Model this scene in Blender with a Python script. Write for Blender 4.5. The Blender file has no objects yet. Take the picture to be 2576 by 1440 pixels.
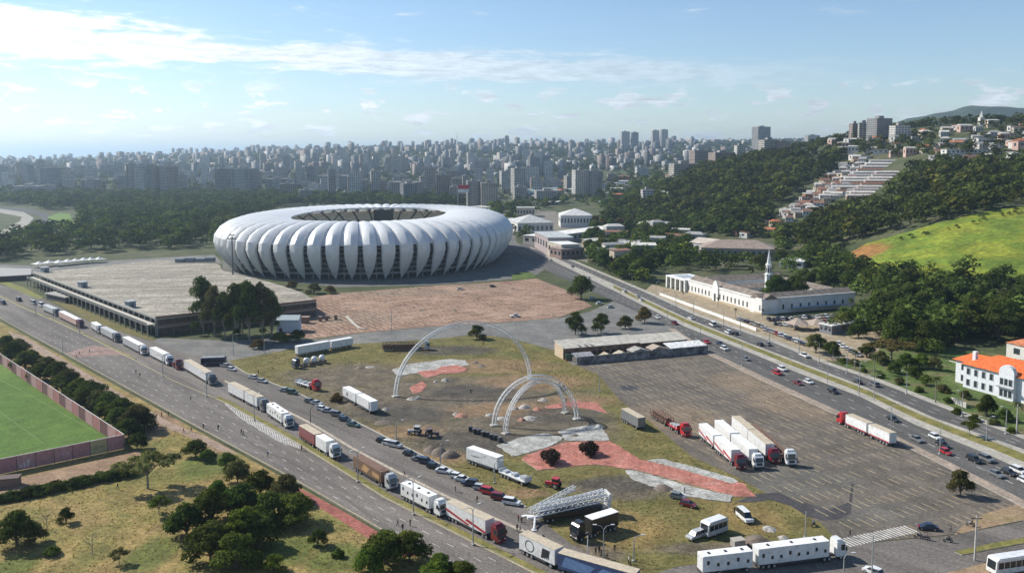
import bpy, bmesh, math, random
import numpy as np
from mathutils import Vector, Matrix
from mathutils.geometry import tessellate_polygon
random.seed(7); RNG = np.random.default_rng(11)
SC = bpy.context.scene
COL = SC.collection
R = math.radians
# ------------------------------------------------------------------ camera
CAM_H, FOC, PITCH, HORIZON = 83.0, 2150.0, R(5.0), 392.0     # focal length and rows on a 2576 x 1440 plate
PPY = HORIZON + FOC * math.tan(PITCH)
cam = bpy.data.cameras.new('camera'); camo = bpy.data.objects.new('camera', cam); COL.objects.link(camo)
camo.location = (0, 0, CAM_H); camo.rotation_euler = (R(90) - PITCH, 0, 0)
cam.sensor_width = 36; cam.lens = 36 * FOC / 2576; cam.shift_y = -(720 - PPY) / 2576
cam.clip_start = 1; cam.clip_end = 120000
SC.camera = camo
# ------------------------------------------------------------------ world and sun
SUN_AZ = math.atan2(-0.91, 0.42)          # clockwise from +Y: the sun stands left and a little behind the stadium
SUN_EL = R(39)
W = bpy.data.worlds.new('World'); SC.world = W; W.use_nodes = True
def world_sky():
    nt = W.node_tree; N = nt.nodes; L = nt.links; N.clear()
    def mth(op, a, b=None, c=None, clamp=False):
        n = N.new('ShaderNodeMath'); n.operation = op; n.use_clamp = clamp
        for i, v in enumerate((a, b, c)):
            if v is None: continue
            if isinstance(v, (int, float)): n.inputs[i].default_value = v
            else: L.new(v, n.inputs[i])
        return n.outputs[0]
    def rng(v, a, b, lo=0., hi=1.):
        n = N.new('ShaderNodeMapRange'); n.interpolation_type = 'SMOOTHSTEP'
        L.new(v, n.inputs[0]); n.inputs[1].default_value = a; n.inputs[2].default_value = b
        n.inputs[3].default_value = lo; n.inputs[4].default_value = hi
        return n.outputs[0]
    out = N.new('ShaderNodeOutputWorld'); bg = N.new('ShaderNodeBackground')
    sky = N.new('ShaderNodeTexSky'); sky.sky_type = 'NISHITA'; sky.sun_disc = False
    sky.sun_elevation = SUN_EL; sky.sun_rotation = SUN_AZ
    sky.altitude = 50; sky.air_density = 1.0; sky.dust_density = 0.15; sky.ozone_density = 3.5
    tc = N.new('ShaderNodeTexCoord'); sep = N.new('ShaderNodeSeparateXYZ'); L.new(tc.outputs['Generated'], sep.inputs[0])
    az = mth('MULTIPLY', mth('ARCTAN2', sep.outputs[0], sep.outputs[1]), 57.2958)      # degrees, 0 ahead, negative left
    el = mth('MULTIPLY', mth('ARCSINE', sep.outputs[2]), 57.2958)
    def noise(sx, sy, detail, rough, off, dist=0.):
        cb = N.new('ShaderNodeCombineXYZ')
        L.new(mth('MULTIPLY_ADD', az, sx, off), cb.inputs[0]); L.new(mth('MULTIPLY_ADD', el, sy, off * .7), cb.inputs[1])
        n = N.new('ShaderNodeTexNoise'); n.inputs['Scale'].default_value = 1; n.inputs['Detail'].default_value = detail
        n.inputs['Roughness'].default_value = rough; n.inputs['Distortion'].default_value = dist
        L.new(cb.outputs[0], n.inputs['Vector']); return n.outputs[0]
    # long bank of cloud, thick on the sun's side and thinning to the right
    t = rng(az, -38, 20)
    c = mth('MULTIPLY_ADD', t, -1.7, 7.0); h = mth('MULTIPLY_ADD', t, -.8, 1.75)
    bank = mth('SUBTRACT', 1., mth('DIVIDE', mth('ABSOLUTE', mth('SUBTRACT', el, c)), h))
    n1 = noise(.09, .75, 9, .66, 3.1, .5); n1b = noise(.40, 2.6, 8, .66, 8.8, .4)
    wisp = mth('ADD', mth('MULTIPLY', mth('SUBTRACT', n1, .5), 4.6), mth('MULTIPLY', mth('SUBTRACT', n1b, .5), 2.6))
    cl1 = rng(mth('ADD', mth('MULTIPLY', bank, 1.6), wisp), -.1, 1.15)
    cl1 = mth('MULTIPLY', cl1, mth('MULTIPLY_ADD', t, -.55, .97))
    cl1 = mth('MULTIPLY', cl1, rng(az, 26, 8))
    # small fair-weather puffs low in the sky
    n2 = noise(.42, 1.0, 6, .58, 21.3, .25)
    puffs = mth('MULTIPLY', rng(n2, .53, .615), mth('MULTIPLY', rng(el, .3, 1.4), rng(el, 5.4, 3.2)))
    # thin high scraps
    n3 = noise(.16, .8, 7, .65, 40.2, .4)
    scr = mth('MULTIPLY', rng(n3, .60, .74), rng(el, 8.2, 9.6))
    veil = mth('MULTIPLY', noise(.05, .25, 5, .6, 60.), mth('MULTIPLY', rng(el, 5.5, 1.), .22))
    k = mth('MAXIMUM', mth('MAXIMUM', cl1, mth('MULTIPLY', puffs, .95)), mth('MAXIMUM', mth('MULTIPLY', scr, .8), veil))
    warm = rng(az, 10, -40)
    ccol = N.new('ShaderNodeMix'); ccol.data_type = 'RGBA'
    L.new(warm, ccol.inputs[0]); ccol.inputs[6].default_value = (7.0, 7.5, 8.1, 1); ccol.inputs[7].default_value = (12., 12., 11.9, 1)
    # thinner and thicker parts of the cloud differ in brightness
    tex = mth('MULTIPLY', rng(n1b, .36, .62, .70, 1.), rng(noise(.9, 4.5, 6, .6, 77.), .3, .65, .86, 1.))
    cs = N.new('ShaderNodeVectorMath'); cs.operation = 'SCALE'; L.new(ccol.outputs[2], cs.inputs[0]); L.new(tex, cs.inputs['Scale'])
    mx = N.new('ShaderNodeMix'); mx.data_type = 'RGBA'
    L.new(k, mx.inputs[0]); L.new(sky.outputs[0], mx.inputs[6]); L.new(cs.outputs[0], mx.inputs[7])
    L.new(mx.outputs[2], bg.inputs[0]); bg.inputs[1].default_value = 0.1
    L.new(bg.outputs[0], out.inputs[0])
world_sky()
sun = bpy.data.lights.new('sun', 'SUN'); sun.energy = 5.0; sun.angle = R(0.5); sun.color = (1.0, 0.95, 0.86)
suno = bpy.data.objects.new('sun', sun); COL.objects.link(suno); suno.location = (-200, 100, 250)
_sd = Vector((math.sin(SUN_AZ) * math.cos(SUN_EL), math.cos(SUN_AZ) * math.cos(SUN_EL), math.sin(SUN_EL)))
suno.rotation_euler = (-_sd).to_track_quat('-Z', 'Y').to_euler()
VS = SC.view_settings; VS.view_transform = 'Standard'; VS.look = 'None'; VS.exposure = 0.5; VS.gamma = 1.0; VS.use_curve_mapping = False
SC.render.film_transparent = False
CY = SC.cycles; CY.use_denoising = True; CY.max_bounces = 5; CY.diffuse_bounces = 2; CY.glossy_bounces = 2; CY.transmission_bounces = 3
CY.volume_bounces = 0; CY.transparent_max_bounces = 6; CY.sample_clamp_indirect = 4; CY.caustics_reflective = False; CY.caustics_refractive = False
try: CY.denoising_input_passes = 'RGB_ALBEDO_NORMAL'; CY.denoising_prefilter = 'ACCURATE'
except Exception: pass
# ------------------------------------------------------------------ plate -> place
_cp, _sp = math.cos(PITCH), math.sin(PITCH)
def ray(x, y):
    u = (x - 1288) / FOC; v = (y - PPY) / FOC
    return (u, _cp - v * _sp, -_sp - v * _cp)
def at(x, y, z=0.0):
    d = ray(x, y); t = (z - CAM_H) / d[2]
    return Vector((d[0] * t, d[1] * t, z))
def atY(x, y, Y):
    d = ray(x, y); t = Y / d[1]
    return Vector((d[0] * t, Y, CAM_H + d[2] * t))
def proj(X, Y, Z):
    """place -> plate pixel, arrays allowed"""
    zc = Z - CAM_H; f = Y * _cp - zc * _sp; u = Y * _sp + zc * _cp
    return 1288 + FOC * X / f, PPY - FOC * u / f
# ------------------------------------------------------------------ terrain
def _terrain():
    pts = []
    def col(x, *yy):
        for y, Y in yy: p = atY(x, y, Y); pts.append((p.x, p.y, p.z))
    # the hill on the right, column by column (plate row, distance)
    col(2560, (715, 480), (600, 560), (520, 650), (440, 800), (345, 1000))
    col(2900, (700, 480), (540, 640), (340, 1000))
    col(2300, (700, 520), (575, 640), (470, 820), (400, 1000), (325, 1200))
    col(2150, (640, 640), (520, 850), (430, 1050), (352, 1250))
    col(2000, (600, 780), (500, 950), (430, 1120), (385, 1300))
    col(1850, (565, 880), (480, 1080), (420, 1300))
    col(1700, (560, 970), (490, 1150), (455, 1350))
    col(1560, (550, 1080), (515, 1300))
    col(2560, (330, 1500)); col(2100, (365, 1700)); col(1800, (410, 2000)); col(2900, (330, 1500))
    # the old town's ridge far behind
    for x, y, Y in ((-700, 422, 4500), (-250, 417, 4500), (0, 413, 4600), (250, 402, 4600), (500, 391, 4600), (750, 382, 4600), (1000, 372, 4600), (1300, 369, 4600),
                    (1600, 366, 4600), (1900, 359, 4800), (2200, 352, 4800), (2600, 340, 5000), (500, 415, 3300), (900, 405, 3200), (1300, 402, 3200), (1700, 398, 3200),
                    (0, 421, 3400), (300, 418, 3300), (2000, 372, 3200), (2400, 362, 3000)):
        col(x, (y, Y))
    for x in (-700, -200, 200, 500, 800, 1100, 1350): 
        for Y in (1300, 1700, 2100):
            p = atY(x, 500, Y); pts.append((p.x, p.y, 0.0 if Y < 2000 else 6.))
    for X, Y in ((-300, 200), (0, 300), (120, 250), (150, 420), (100, 560), (180, 330), (215, 420), (240, 250), (60, 700), (40, 900), (-60, 1100), (-400, 700), (-900, 900), (-1500, 1500),
                 (-900, 300), (200, 100), (300, 200), (150, 520), (190, 490), (420, 250), (120, 640)):
        pts.append((X, Y, 0.0))
    P = np.array(pts); S = 1000.0
    A = P[:, :2] / S
    def K(a, b):
        d2 = ((a[:, None, :] - b[None, :, :]) ** 2).sum(-1)
        return d2 * np.log(d2 + 1e-9) * .5
    n = len(A); M = np.zeros((n + 3, n + 3)); M[:n, :n] = K(A, A) + np.eye(n) * 4e-4
    M[:n, n] = 1; M[:n, n + 1:] = A; M[n, :n] = 1; M[n + 1:, :n] = A.T
    w = np.linalg.solve(M, np.concatenate([P[:, 2], np.zeros(3)]))
    def f(X, Y):
        X = np.atleast_1d(np.asarray(X, float)); Y = np.atleast_1d(np.asarray(Y, float)); out = np.empty(len(X))
        for i in range(0, len(X), 4000):
            q = np.stack([X[i:i + 4000], Y[i:i + 4000]], 1) / S
            out[i:i + 4000] = K(q, A) @ w[:n] + w[n] + q @ w[n + 1:]
        # flat valley floor: everything left of the hill's foot and nearer than the park's far side
        foot = np.interp(Y, [0, 430, 520, 640, 780, 1000, 1200, 1400], [330, 235, 215, 190, 150, 110, 60, -100])
        s = np.clip((X - foot) / 70., 0, 1); s = s * s * (3 - 2 * s)
        b = np.clip((Y - 1500) / 900., 0, 1); b = b * b * (3 - 2 * b)
        m = np.maximum(s * np.clip((Y - 380) / 120, 0, 1), b)
        far = np.clip(1 - (np.hypot(X, Y) - 6500) / 3000., 0, 1)
        return np.clip(out, 0, 175) * m * far
    return f
_GZ = _terrain()
def gz(x, y): return float(_GZ(x, y)[0])
def hit(x, y, lo=250., hi=6000.):
    """the place on the terrain that the plate pixel shows"""
    d = ray(x, y); Y = np.linspace(lo, hi, 1500); t = Y / d[1]
    z = CAM_H + d[2] * t; g = _GZ(d[0] * t, Y); k = np.nonzero(z <= g)[0]
    i = k[0] if len(k) else -1
    return Vector((d[0] * t[i], Y[i], g[i]))
# ------------------------------------------------------------------ materials
MATS = {}
def _nodes(name):
    m = bpy.data.materials.new(name); m.use_nodes = True; nt = m.node_tree; nt.nodes.clear()
    o = nt.nodes.new('ShaderNodeOutputMaterial'); b = nt.nodes.new('ShaderNodeBsdfPrincipled'); nt.links.new(b.outputs[0], o.inputs[0])
    return m, nt, b, o
def _pos(nt):
    g = nt.nodes.new('ShaderNodeNewGeometry'); return g.outputs['Position']
def _noise(nt, vec, scale, detail=5, rough=.6, dist=0.):
    n = nt.nodes.new('ShaderNodeTexNoise'); n.inputs['Scale'].default_value = scale; n.inputs['Detail'].default_value = detail
    n.inputs['Roughness'].default_value = rough; n.inputs['Distortion'].default_value = dist
    if vec is not None: nt.links.new(vec, n.inputs['Vector'])
    return n.outputs[0]
def _ramp(nt, fac, stops, interp='LINEAR'):
    r = nt.nodes.new('ShaderNodeValToRGB'); r.color_ramp.interpolation = interp; e = r.color_ramp.elements
    while len(e) < len(stops): e.new(.5)
    for i, (p, c) in enumerate(stops): e[i].position = p; e[i].color = (*c, 1) if len(c) == 3 else c
    nt.links.new(fac, r.inputs[0]); return r.outputs[0]
def _mix(nt, fac, a, b, mode='MIX'):
    n = nt.nodes.new('ShaderNodeMix'); n.data_type = 'RGBA'; n.blend_type = mode
    for i, v in ((0, fac), (6, a), (7, b)):
        if isinstance(v, (int, float)): n.inputs[i].default_value = v
        elif isinstance(v, tuple): n.inputs[i].default_value = (*v, 1) if len(v) == 3 else v
        else: nt.links.new(v, n.inputs[i])
    return n.outputs[2]
def _math(nt, op, a, b=None, clamp=False):
    n = nt.nodes.new('ShaderNodeMath'); n.operation = op; n.use_clamp = clamp
    for i, v in ((0, a), (1, b)):
        if v is None: continue
        if isinstance(v, (int, float)): n.inputs[i].default_value = v
        else: nt.links.new(v, n.inputs[i])
    return n.outputs[0]
def _smooth(nt, v, a, b):
    n = nt.nodes.new('ShaderNodeMapRange'); n.interpolation_type = 'SMOOTHSTEP'; nt.links.new(v, n.inputs[0])
    n.inputs[1].default_value = a; n.inputs[2].default_value = b; return n.outputs[0]
def mat(name, col=(.5, .5, .5), rough=.7, metal=0., var=.12, scale=1.5, spec=.4, emit=None):
    """plain painted or bare surface with uneven tone"""
    if name in MATS: return MATS[name]
    m, nt, b, o = _nodes(name)
    n = _noise(nt, _pos(nt), scale, 4)
    lo = tuple(max(0, c * (1 - var * 1.6)) for c in col); hi = tuple(min(1, c * (1 + var)) for c in col)
    c = _ramp(nt, n, [(.3, lo), (.7, hi)])
    nt.links.new(c, b.inputs['Base Color'])
    b.inputs['Roughness'].default_value = rough; b.inputs['Metallic'].default_value = metal; b.inputs['Specular IOR Level'].default_value = spec
    m.diffuse_color = (*col, 1); MATS[name] = m; return m
def glass(name='window_glass', col=(.03, .04, .05)):
    if name in MATS: return MATS[name]
    m, nt, b, o = _nodes(name)
    b.inputs['Base Color'].default_value = (*col, 1); b.inputs['Roughness'].default_value = .12; b.inputs['Specular IOR Level'].default_value = .6
    MATS[name] = m; return m
def blobs_mask(nt, ells, amp=.5, nscale=.12, soft=.35):
    """union of soft, noise-edged ellipses given in metres"""
    pos = _pos(nt); sep = nt.nodes.new('ShaderNodeSeparateXYZ'); nt.links.new(pos, sep.inputs[0])
    n = _noise(nt, pos, nscale, 6, .65); res = None
    for (cx, cy, rx, ry, ang) in ells:
        ca, sa = math.cos(ang), math.sin(ang)
        dx = _math(nt, 'SUBTRACT', sep.outputs[0], cx); dy = _math(nt, 'SUBTRACT', sep.outputs[1], cy)
        u = _math(nt, 'ADD', _math(nt, 'MULTIPLY', dx, ca / rx), _math(nt, 'MULTIPLY', dy, sa / rx))
        v = _math(nt, 'ADD', _math(nt, 'MULTIPLY', dx, -sa / ry), _math(nt, 'MULTIPLY', dy, ca / ry))
        d = _math(nt, 'SQRT', _math(nt, 'ADD', _math(nt, 'MULTIPLY', u, u), _math(nt, 'MULTIPLY', v, v)))
        k = _math(nt, 'SUBTRACT', 1., d)
        res = k if res is None else _math(nt, 'MAXIMUM', res, k)
    res = _math(nt, 'ADD', res, _math(nt, 'MULTIPLY', _math(nt, 'SUBTRACT', n, .5), amp * 2))
    return _smooth(nt, res, -soft, soft)
def ell(px, py, wpx, hpx, ang=0.):
    a = at(px, py); b = at(px + wpx, py); c = at(px, py + hpx); d = at(px, py - hpx)
    return (a.x, a.y, abs(b.x - a.x), abs(d.y - c.y) / 2, ang)
def ground_mat(name, stops, scale=.15, fine=1.2, rough=.95, layers=(), bump=.0, stretch=None, finefac=.35):
    """stops: colour ramp over broad noise; layers: (colour_a, colour_b, ellipses, edge noise)"""
    if name in MATS: return MATS[name]
    m, nt, b, o = _nodes(name); pos = _pos(nt); vec = pos
    if stretch:
        mp = nt.nodes.new('ShaderNodeMapping'); mp.vector_type = 'TEXTURE'; mp.inputs['Rotation'].default_value = (0, 0, stretch[0]); mp.inputs['Scale'].default_value = (stretch[1], 1, 1)
        nt.links.new(pos, mp.inputs['Vector']); vec = mp.outputs[0]
    c = _ramp(nt, _noise(nt, vec, scale, 7, .65, .3), stops)
    for L_ in layers:
        ca, cb, ells, amp = L_[:4]
        cc = _ramp(nt, _noise(nt, pos, scale * 3, 5), [(.3, ca), (.7, cb)])
        mk = blobs_mask(nt, ells, amp)
        if len(L_) > 4: mk = _math(nt, 'MULTIPLY', mk, L_[4])
        c = _mix(nt, mk, c, cc)
    f = _noise(nt, pos, fine, 6, .7)
    c = _mix(nt, min(1., finefac * 1.5), c, _ramp(nt, f, [(.32, (.18, .18, .18)), (.68, (.82, .82, .82))]), 'OVERLAY')
    c = _mix(nt, finefac, c, _ramp(nt, _noise(nt, vec, fine * .17, 8, .72, .5), [(.36, (.2, .2, .2)), (.64, (.78, .78, .78))]), 'OVERLAY')
    nt.links.new(c, b.inputs['Base Color']); b.inputs['Roughness'].default_value = rough; b.inputs['Specular IOR Level'].default_value = .2
    if bump:
        bp = nt.nodes.new('ShaderNodeBump'); bp.inputs['Strength'].default_value = bump; bp.inputs['Distance'].default_value = .25
        nt.links.new(f, bp.inputs['Height']); nt.links.new(bp.outputs[0], b.inputs['Normal'])
    MATS[name] = m; return m
def leaf_mat(name, dark, light, trans=.25, tone=False):
    if name in MATS: return MATS[name]
    m = bpy.data.materials.new(name); m.use_nodes = True; nt = m.node_tree; nt.nodes.clear()
    o = nt.nodes.new('ShaderNodeOutputMaterial'); di = nt.nodes.new('ShaderNodeBsdfDiffuse'); tr = nt.nodes.new('ShaderNodeBsdfTranslucent'); mx = nt.nodes.new('ShaderNodeMixShader')
    pos = _pos(nt)
    c = _ramp(nt, _noise(nt, pos, .8, 4, .75), [(.34, dark), (.64, light)])
    c = _mix(nt, 1., c, _ramp(nt, _noise(nt, pos, .07, 2, .5), [(.35, (.62, .66, .6)), (.65, (1.35, 1.3, 1.2))]), 'MULTIPLY')
    if tone:
        ta = nt.nodes.new('ShaderNodeAttribute'); ta.attribute_name = 'tone'; c = _mix(nt, 1., c, ta.outputs['Color'], 'MULTIPLY')
    oi = nt.nodes.new('ShaderNodeObjectInfo')
    hv = nt.nodes.new('ShaderNodeHueSaturation'); nt.links.new(c, hv.inputs['Color'])
    mr = nt.nodes.new('ShaderNodeMapRange'); nt.links.new(oi.outputs['Random'], mr.inputs[0]); mr.inputs[3].default_value = .72; mr.inputs[4].default_value = 1.3
    nt.links.new(mr.outputs[0], hv.inputs['Value'])
    mr2 = nt.nodes.new('ShaderNodeMapRange'); nt.links.new(oi.outputs['Random'], mr2.inputs[0]); mr2.inputs[3].default_value = .475; mr2.inputs[4].default_value = .515
    nt.links.new(mr2.outputs[0], hv.inputs['Hue'])
    nt.links.new(hv.outputs[0], di.inputs[0])
    lt = _mix(nt, 1., hv.outputs[0], (1.15, 1.25, .6), 'MULTIPLY'); nt.links.new(lt, tr.inputs[0])
    mx.inputs[0].default_value = trans; nt.links.new(di.outputs[0], mx.inputs[1]); nt.links.new(tr.outputs[0], mx.inputs[2]); nt.links.new(mx.outputs[0], o.inputs[0])
    MATS[name] = m; return m
# ------------------------------------------------------------------ objects
def link(o, parent=None):
    COL.objects.link(o)
    if parent is not None: o.parent = parent
    return o
def tag(o, label=None, cat=None, group=None, kind=None):
    if label: o['label'] = label
    if cat: o['category'] = cat
    if group: o['group'] = group
    if kind: o['kind'] = kind
    return o
def thing(name, label, cat, loc=(0, 0, 0), rz=0., group=None):
    o = bpy.data.objects.new(name, None); o.empty_display_size = .5; link(o); o.location = loc; o.rotation_euler = (0, 0, rz)
    return tag(o, label, cat, group)
class MB:
    """collects boxes, tubes and prisms; build() links them as ONE mesh object"""
    def __init__(s): s.v = []; s.f = []; s.m = []
    def add(s, vs, fs, mi=0):
        k = len(s.v); s.v += [tuple(v) for v in vs]; s.f += [tuple(i + k for i in f) for f in fs]; s.m += [mi] * len(fs); return s
    def box(s, x0, x1, y0, y1, z0, z1, mi=0, rz=0., o=(0, 0, 0)):
        vs = [(x, y, z) for z in (z0, z1) for y in (y0, y1) for x in (x0, x1)]
        if rz or o != (0, 0, 0):
            c, sn = math.cos(rz), math.sin(rz); vs = [(o[0] + x * c - y * sn, o[1] + x * sn + y * c, o[2] + z) for x, y, z in vs]
        return s.add(vs, [(0, 2, 3, 1), (4, 5, 7, 6), (0, 1, 5, 4), (1, 3, 7, 5), (3, 2, 6, 7), (2, 0, 4, 6)], mi)
    def prism(s, poly, z0, z1, mi=0, top=None):
        """vertical extrusion of a polygon (counter-clockwise)"""
        n = len(poly); a = sum(poly[i][0] * poly[(i + 1) % n][1] - poly[(i + 1) % n][0] * poly[i][1] for i in range(n))
        if a < 0: poly = poly[::-1]
        vs = [(p[0], p[1], z0) for p in poly] + [(p[0], p[1], z1) for p in poly]
        s.add(vs, [(i, (i + 1) % n, n + (i + 1) % n, n + i) for i in range(n)], mi)
        tri = tessellate_polygon([[Vector((p[0], p[1], 0)) for p in poly]])
        mt = mi if top is None else top
        s.add([(p[0], p[1], z1) for p in poly], [t if _ccw(poly, t) else t[::-1] for t in tri], mt)
        s.add([(p[0], p[1], z0) for p in poly], [t[::-1] if _ccw(poly, t) else t for t in tri], mi); return s
    def side(s, prof, y0, y1, mi=0):
        """profile in x-z extruded across y; counter-clockwise seen from -y"""
        n = len(prof); vs = [(x, y0, z) for x, z in prof] + [(x, y1, z) for x, z in prof]
        s.add(vs, [(i, n + i, n + (i + 1) % n, (i + 1) % n)[::-1] for i in range(n)], mi)
        tri = tessellate_polygon([[Vector((x, z, 0)) for x, z in prof]])
        s.add(vs, [t if _ccw(prof, t) else t[::-1] for t in tri] + [tuple(i + n for i in (t[::-1] if _ccw(prof, t) else t)) for t in tri], mi); return s
    def tube(s, p0, p1, r0, r1=None, n=6, mi=0, caps=True):
        r1 = r0 if r1 is None else r1; p0 = Vector(p0); p1 = Vector(p1); d = (p1 - p0)
        if d.length < 1e-6: return s
        d.normalize(); a = d.orthogonal().normalized(); b = d.cross(a)
        vs = []
        for p, r in ((p0, r0), (p1, r1)):
            for i in range(n):
                t = 2 * math.pi * i / n; vs.append(p + a * (math.cos(t) * r) + b * (math.sin(t) * r))
        fs = [(i, (i + 1) % n, n + (i + 1) % n, n + i) for i in range(n)]
        if caps: fs += [tuple(range(n))[::-1], tuple(range(n, 2 * n))]
        return s.add(vs, fs, mi)
    def path(s, pts, rad, n=6, mi=0):
        for i in range(len(pts) - 1):
            r0 = rad[i] if isinstance(rad, (list, tuple)) else rad; r1 = rad[i + 1] if isinstance(rad, (list, tuple)) else rad
            s.tube(pts[i], pts[i + 1], r0, r1, n, mi)
        return s
    def lathe(s, prof, n=12, mi=0, c=(0, 0, 0)):
        k = len(prof); vs = []
        for r, z in prof:
            for i in range(n):
                t = 2 * math.pi * i / n; vs.append((c[0] + r * math.cos(t), c[1] + r * math.sin(t), c[2] + z))
        fs = [(j * n + i, j * n + (i + 1) % n, (j + 1) * n + (i + 1) % n, (j + 1) * n + i) for j in range(k - 1) for i in range(n)]
        return s.add(vs, fs, mi)
    def mesh(s, name, mats, smooth=False):
        me = bpy.data.meshes.new(name); me.from_pydata(s.v, [], s.f)
        for m in (mats if isinstance(mats, (list, tuple)) else [mats]): me.materials.append(m)
        if len(me.materials) > 1: me.polygons.foreach_set('material_index', s.m)
        if smooth: me.polygons.foreach_set('use_smooth', [True] * len(me.polygons))
        me.update(); return me
    def build(s, name, mats, parent=None, loc=None, rz=0., smooth=False):
        o = bpy.data.objects.new(name, s.mesh(name, mats, smooth)); link(o, parent)
        if loc is not None: o.location = loc
        if rz: o.rotation_euler = (0, 0, rz)
        return o
def _ccw(p, t):
    a, b, c = (p[i] for i in t); return (b[0] - a[0]) * (c[1] - a[1]) - (b[1] - a[1]) * (c[0] - a[0]) > 0
def put(name, me, parent=None, loc=(0, 0, 0), rz=0., sc=None, m=None):
    """an object that shares a mesh; m overrides the first material on this object only"""
    o = bpy.data.objects.new(name, me); link(o, parent); o.location = loc
    if rz: o.rotation_euler = (0, 0, rz)
    if sc is not None: o.scale = sc if isinstance(sc, (tuple, list)) else (sc, sc, sc)
    if m is not None:
        o.material_slots[0].link = 'OBJECT'; o.material_slots[0].material = m
    return o
def npmesh(name, verts, quads, m, smooth=False):
    me = bpy.data.meshes.new(name); nv = len(verts); nf = len(quads); k = quads.shape[1]
    me.vertices.add(nv); me.vertices.foreach_set('co', np.ascontiguousarray(verts, np.float32).ravel())
    me.loops.add(nf * k); me.loops.foreach_set('vertex_index', np.ascontiguousarray(quads, np.int32).ravel())
    me.polygons.add(nf); me.polygons.foreach_set('loop_start', np.arange(0, nf * k, k, dtype=np.int32))
    try: me.polygons.foreach_set('loop_total', np.full(nf, k, np.int32))
    except Exception: pass
    if smooth: me.polygons.foreach_set('use_smooth', np.ones(nf, bool))
    me.materials.append(m); me.update(calc_edges=True); return me
def px(poly, z=0.): return [tuple(at(x, y, z)[:2]) for x, y in poly]
def sheet(name, poly, m, z, kind='structure', parent=None, world=False):
    """flat paved or planted surface; poly in plate pixels on the valley floor"""
    w = poly if world else px(poly)
    b = MB(); tri = tessellate_polygon([[Vector((p[0], p[1], 0)) for p in w]])
    b.add([(p[0], p[1], z) for p in w], [t if _ccw(w, t) else t[::-1] for t in tri])
    o = b.build(name, m, parent)
    if parent is None: o['kind'] = kind
    return o
def curb(name, poly, m_side, m_top, h, z=0., parent=None, kind='structure', world=False):
    o = MB().prism(poly if world else px(poly), z, z + h, 0, 1).build(name, [m_side, m_top], parent)
    if parent is None: o['kind'] = kind
    return o
def drape(name, wpoly, m, off=.15, step=12.):
    """a sheet that follows the hillside"""
    bm = bmesh.new(); vs = [bm.verts.new((x, y, 0)) for x, y in wpoly]; bm.faces.new(vs)
    xs = [p[0] for p in wpoly]; ys = [p[1] for p in wpoly]
    for ax, lo, hi in ((0, min(xs), max(xs)), (1, min(ys), max(ys))):
        v = lo + step
        while v < hi:
            co = (v, 0, 0) if ax == 0 else (0, v, 0); no = (1, 0, 0) if ax == 0 else (0, 1, 0)
            bmesh.ops.bisect_plane(bm, geom=bm.verts[:] + bm.edges[:] + bm.faces[:], plane_co=co, plane_no=no); v += step
    co = np.array([v.co[:] for v in bm.verts]); z = _GZ(co[:, 0], co[:, 1])
    for v, zz in zip(bm.verts, z): v.co.z = zz + off
    bmesh.ops.triangulate(bm, faces=bm.faces[:]); bmesh.ops.recalc_face_normals(bm, faces=bm.faces[:])
    me = bpy.data.meshes.new(name); bm.to_mesh(me); bm.free(); me.materials.append(m)
    o = bpy.data.objects.new(name, me); link(o); o['kind'] = 'structure'; return o
def strip(line, w, z=0.):
    """world polygon of a band of width w along a plate polyline"""
    p = [at(x, y, z).to_2d() for x, y in line]; l = []; r = []
    for i in range(len(p)):
        d = (p[min(i + 1, len(p) - 1)] - p[max(i - 1, 0)]).normalized(); n = Vector((-d.y, d.x)) * (w / 2)
        l.append(tuple(p[i] + n)); r.append(tuple(p[i] - n))
    return l + r[::-1]
def resample(line, step):
    """world points every step metres along a plate polyline, with headings"""
    p = [at(x, y).to_2d() for x, y in line]; out = []; acc = 0.
    for i in range(len(p) - 1):
        d = p[i + 1] - p[i]; L_ = d.length; u = d / L_; s = -acc if acc == 0 else step - acc
        if acc == 0: s = 0.
        while s < L_: out.append((p[i] + u * s, math.atan2(u.y, u.x))); s += step
        acc = (L_ - (s - step))
        if acc == 0: acc = 1e-6
    return out
# ================================================================== ground, roads, lots
GRASS_DRY = [(.25, (.14, .105, .038)), (.42, (.25, .18, .072)), (.55, (.19, .155, .052)), (.72, (.10, .11, .03))]
GRASS_MIX = [(.25, (.075, .08, .026)), (.42, (.15, .122, .045)), (.58, (.12, .112, .038)), (.75, (.07, .078, .024))]
def build_ground():
    xs = np.unique(np.concatenate([np.arange(-520, 900, 13.), np.arange(-3000, 3400, 110.), np.linspace(-30000, 30000, 41)]))
    ys = np.unique(np.concatenate([np.arange(-260, 420, 60.), np.arange(420, 1500, 13.), np.arange(1500, 6500, 110.), np.linspace(6500, 60000, 34)]))
    X, Y = np.meshgrid(xs, ys); Z = _GZ(X.ravel(), Y.ravel())
    v = np.stack([X.ravel(), Y.ravel(), Z], 1); nx = len(xs); ny = len(ys)
    i, j = np.meshgrid(np.arange(nx - 1), np.arange(ny - 1)); a = (j * nx + i).ravel()
    q = np.stack([a, a + 1, a + nx + 1, a + nx], 1)
    m = ground_mat('terrain', [(.3, (.035, .05, .018)), (.5, (.065, .075, .03)), (.7, (.10, .095, .055))], .02, .35)
    o = bpy.data.objects.new('ground', npmesh('ground', v, q, m, True)); link(o); o['kind'] = 'structure'
build_ground()
def heading(x0, y0, x1, y1): a, b = at(x0, y0), at(x1, y1); return math.atan2(b.y - a.y, b.x - a.x)
A_AVE = heading(154, 886, 962, 1336); A_LOT = heading(1700, 1000, 2100, 1180); A_RAV = heading(1778, 880, 2400, 1168)
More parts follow.
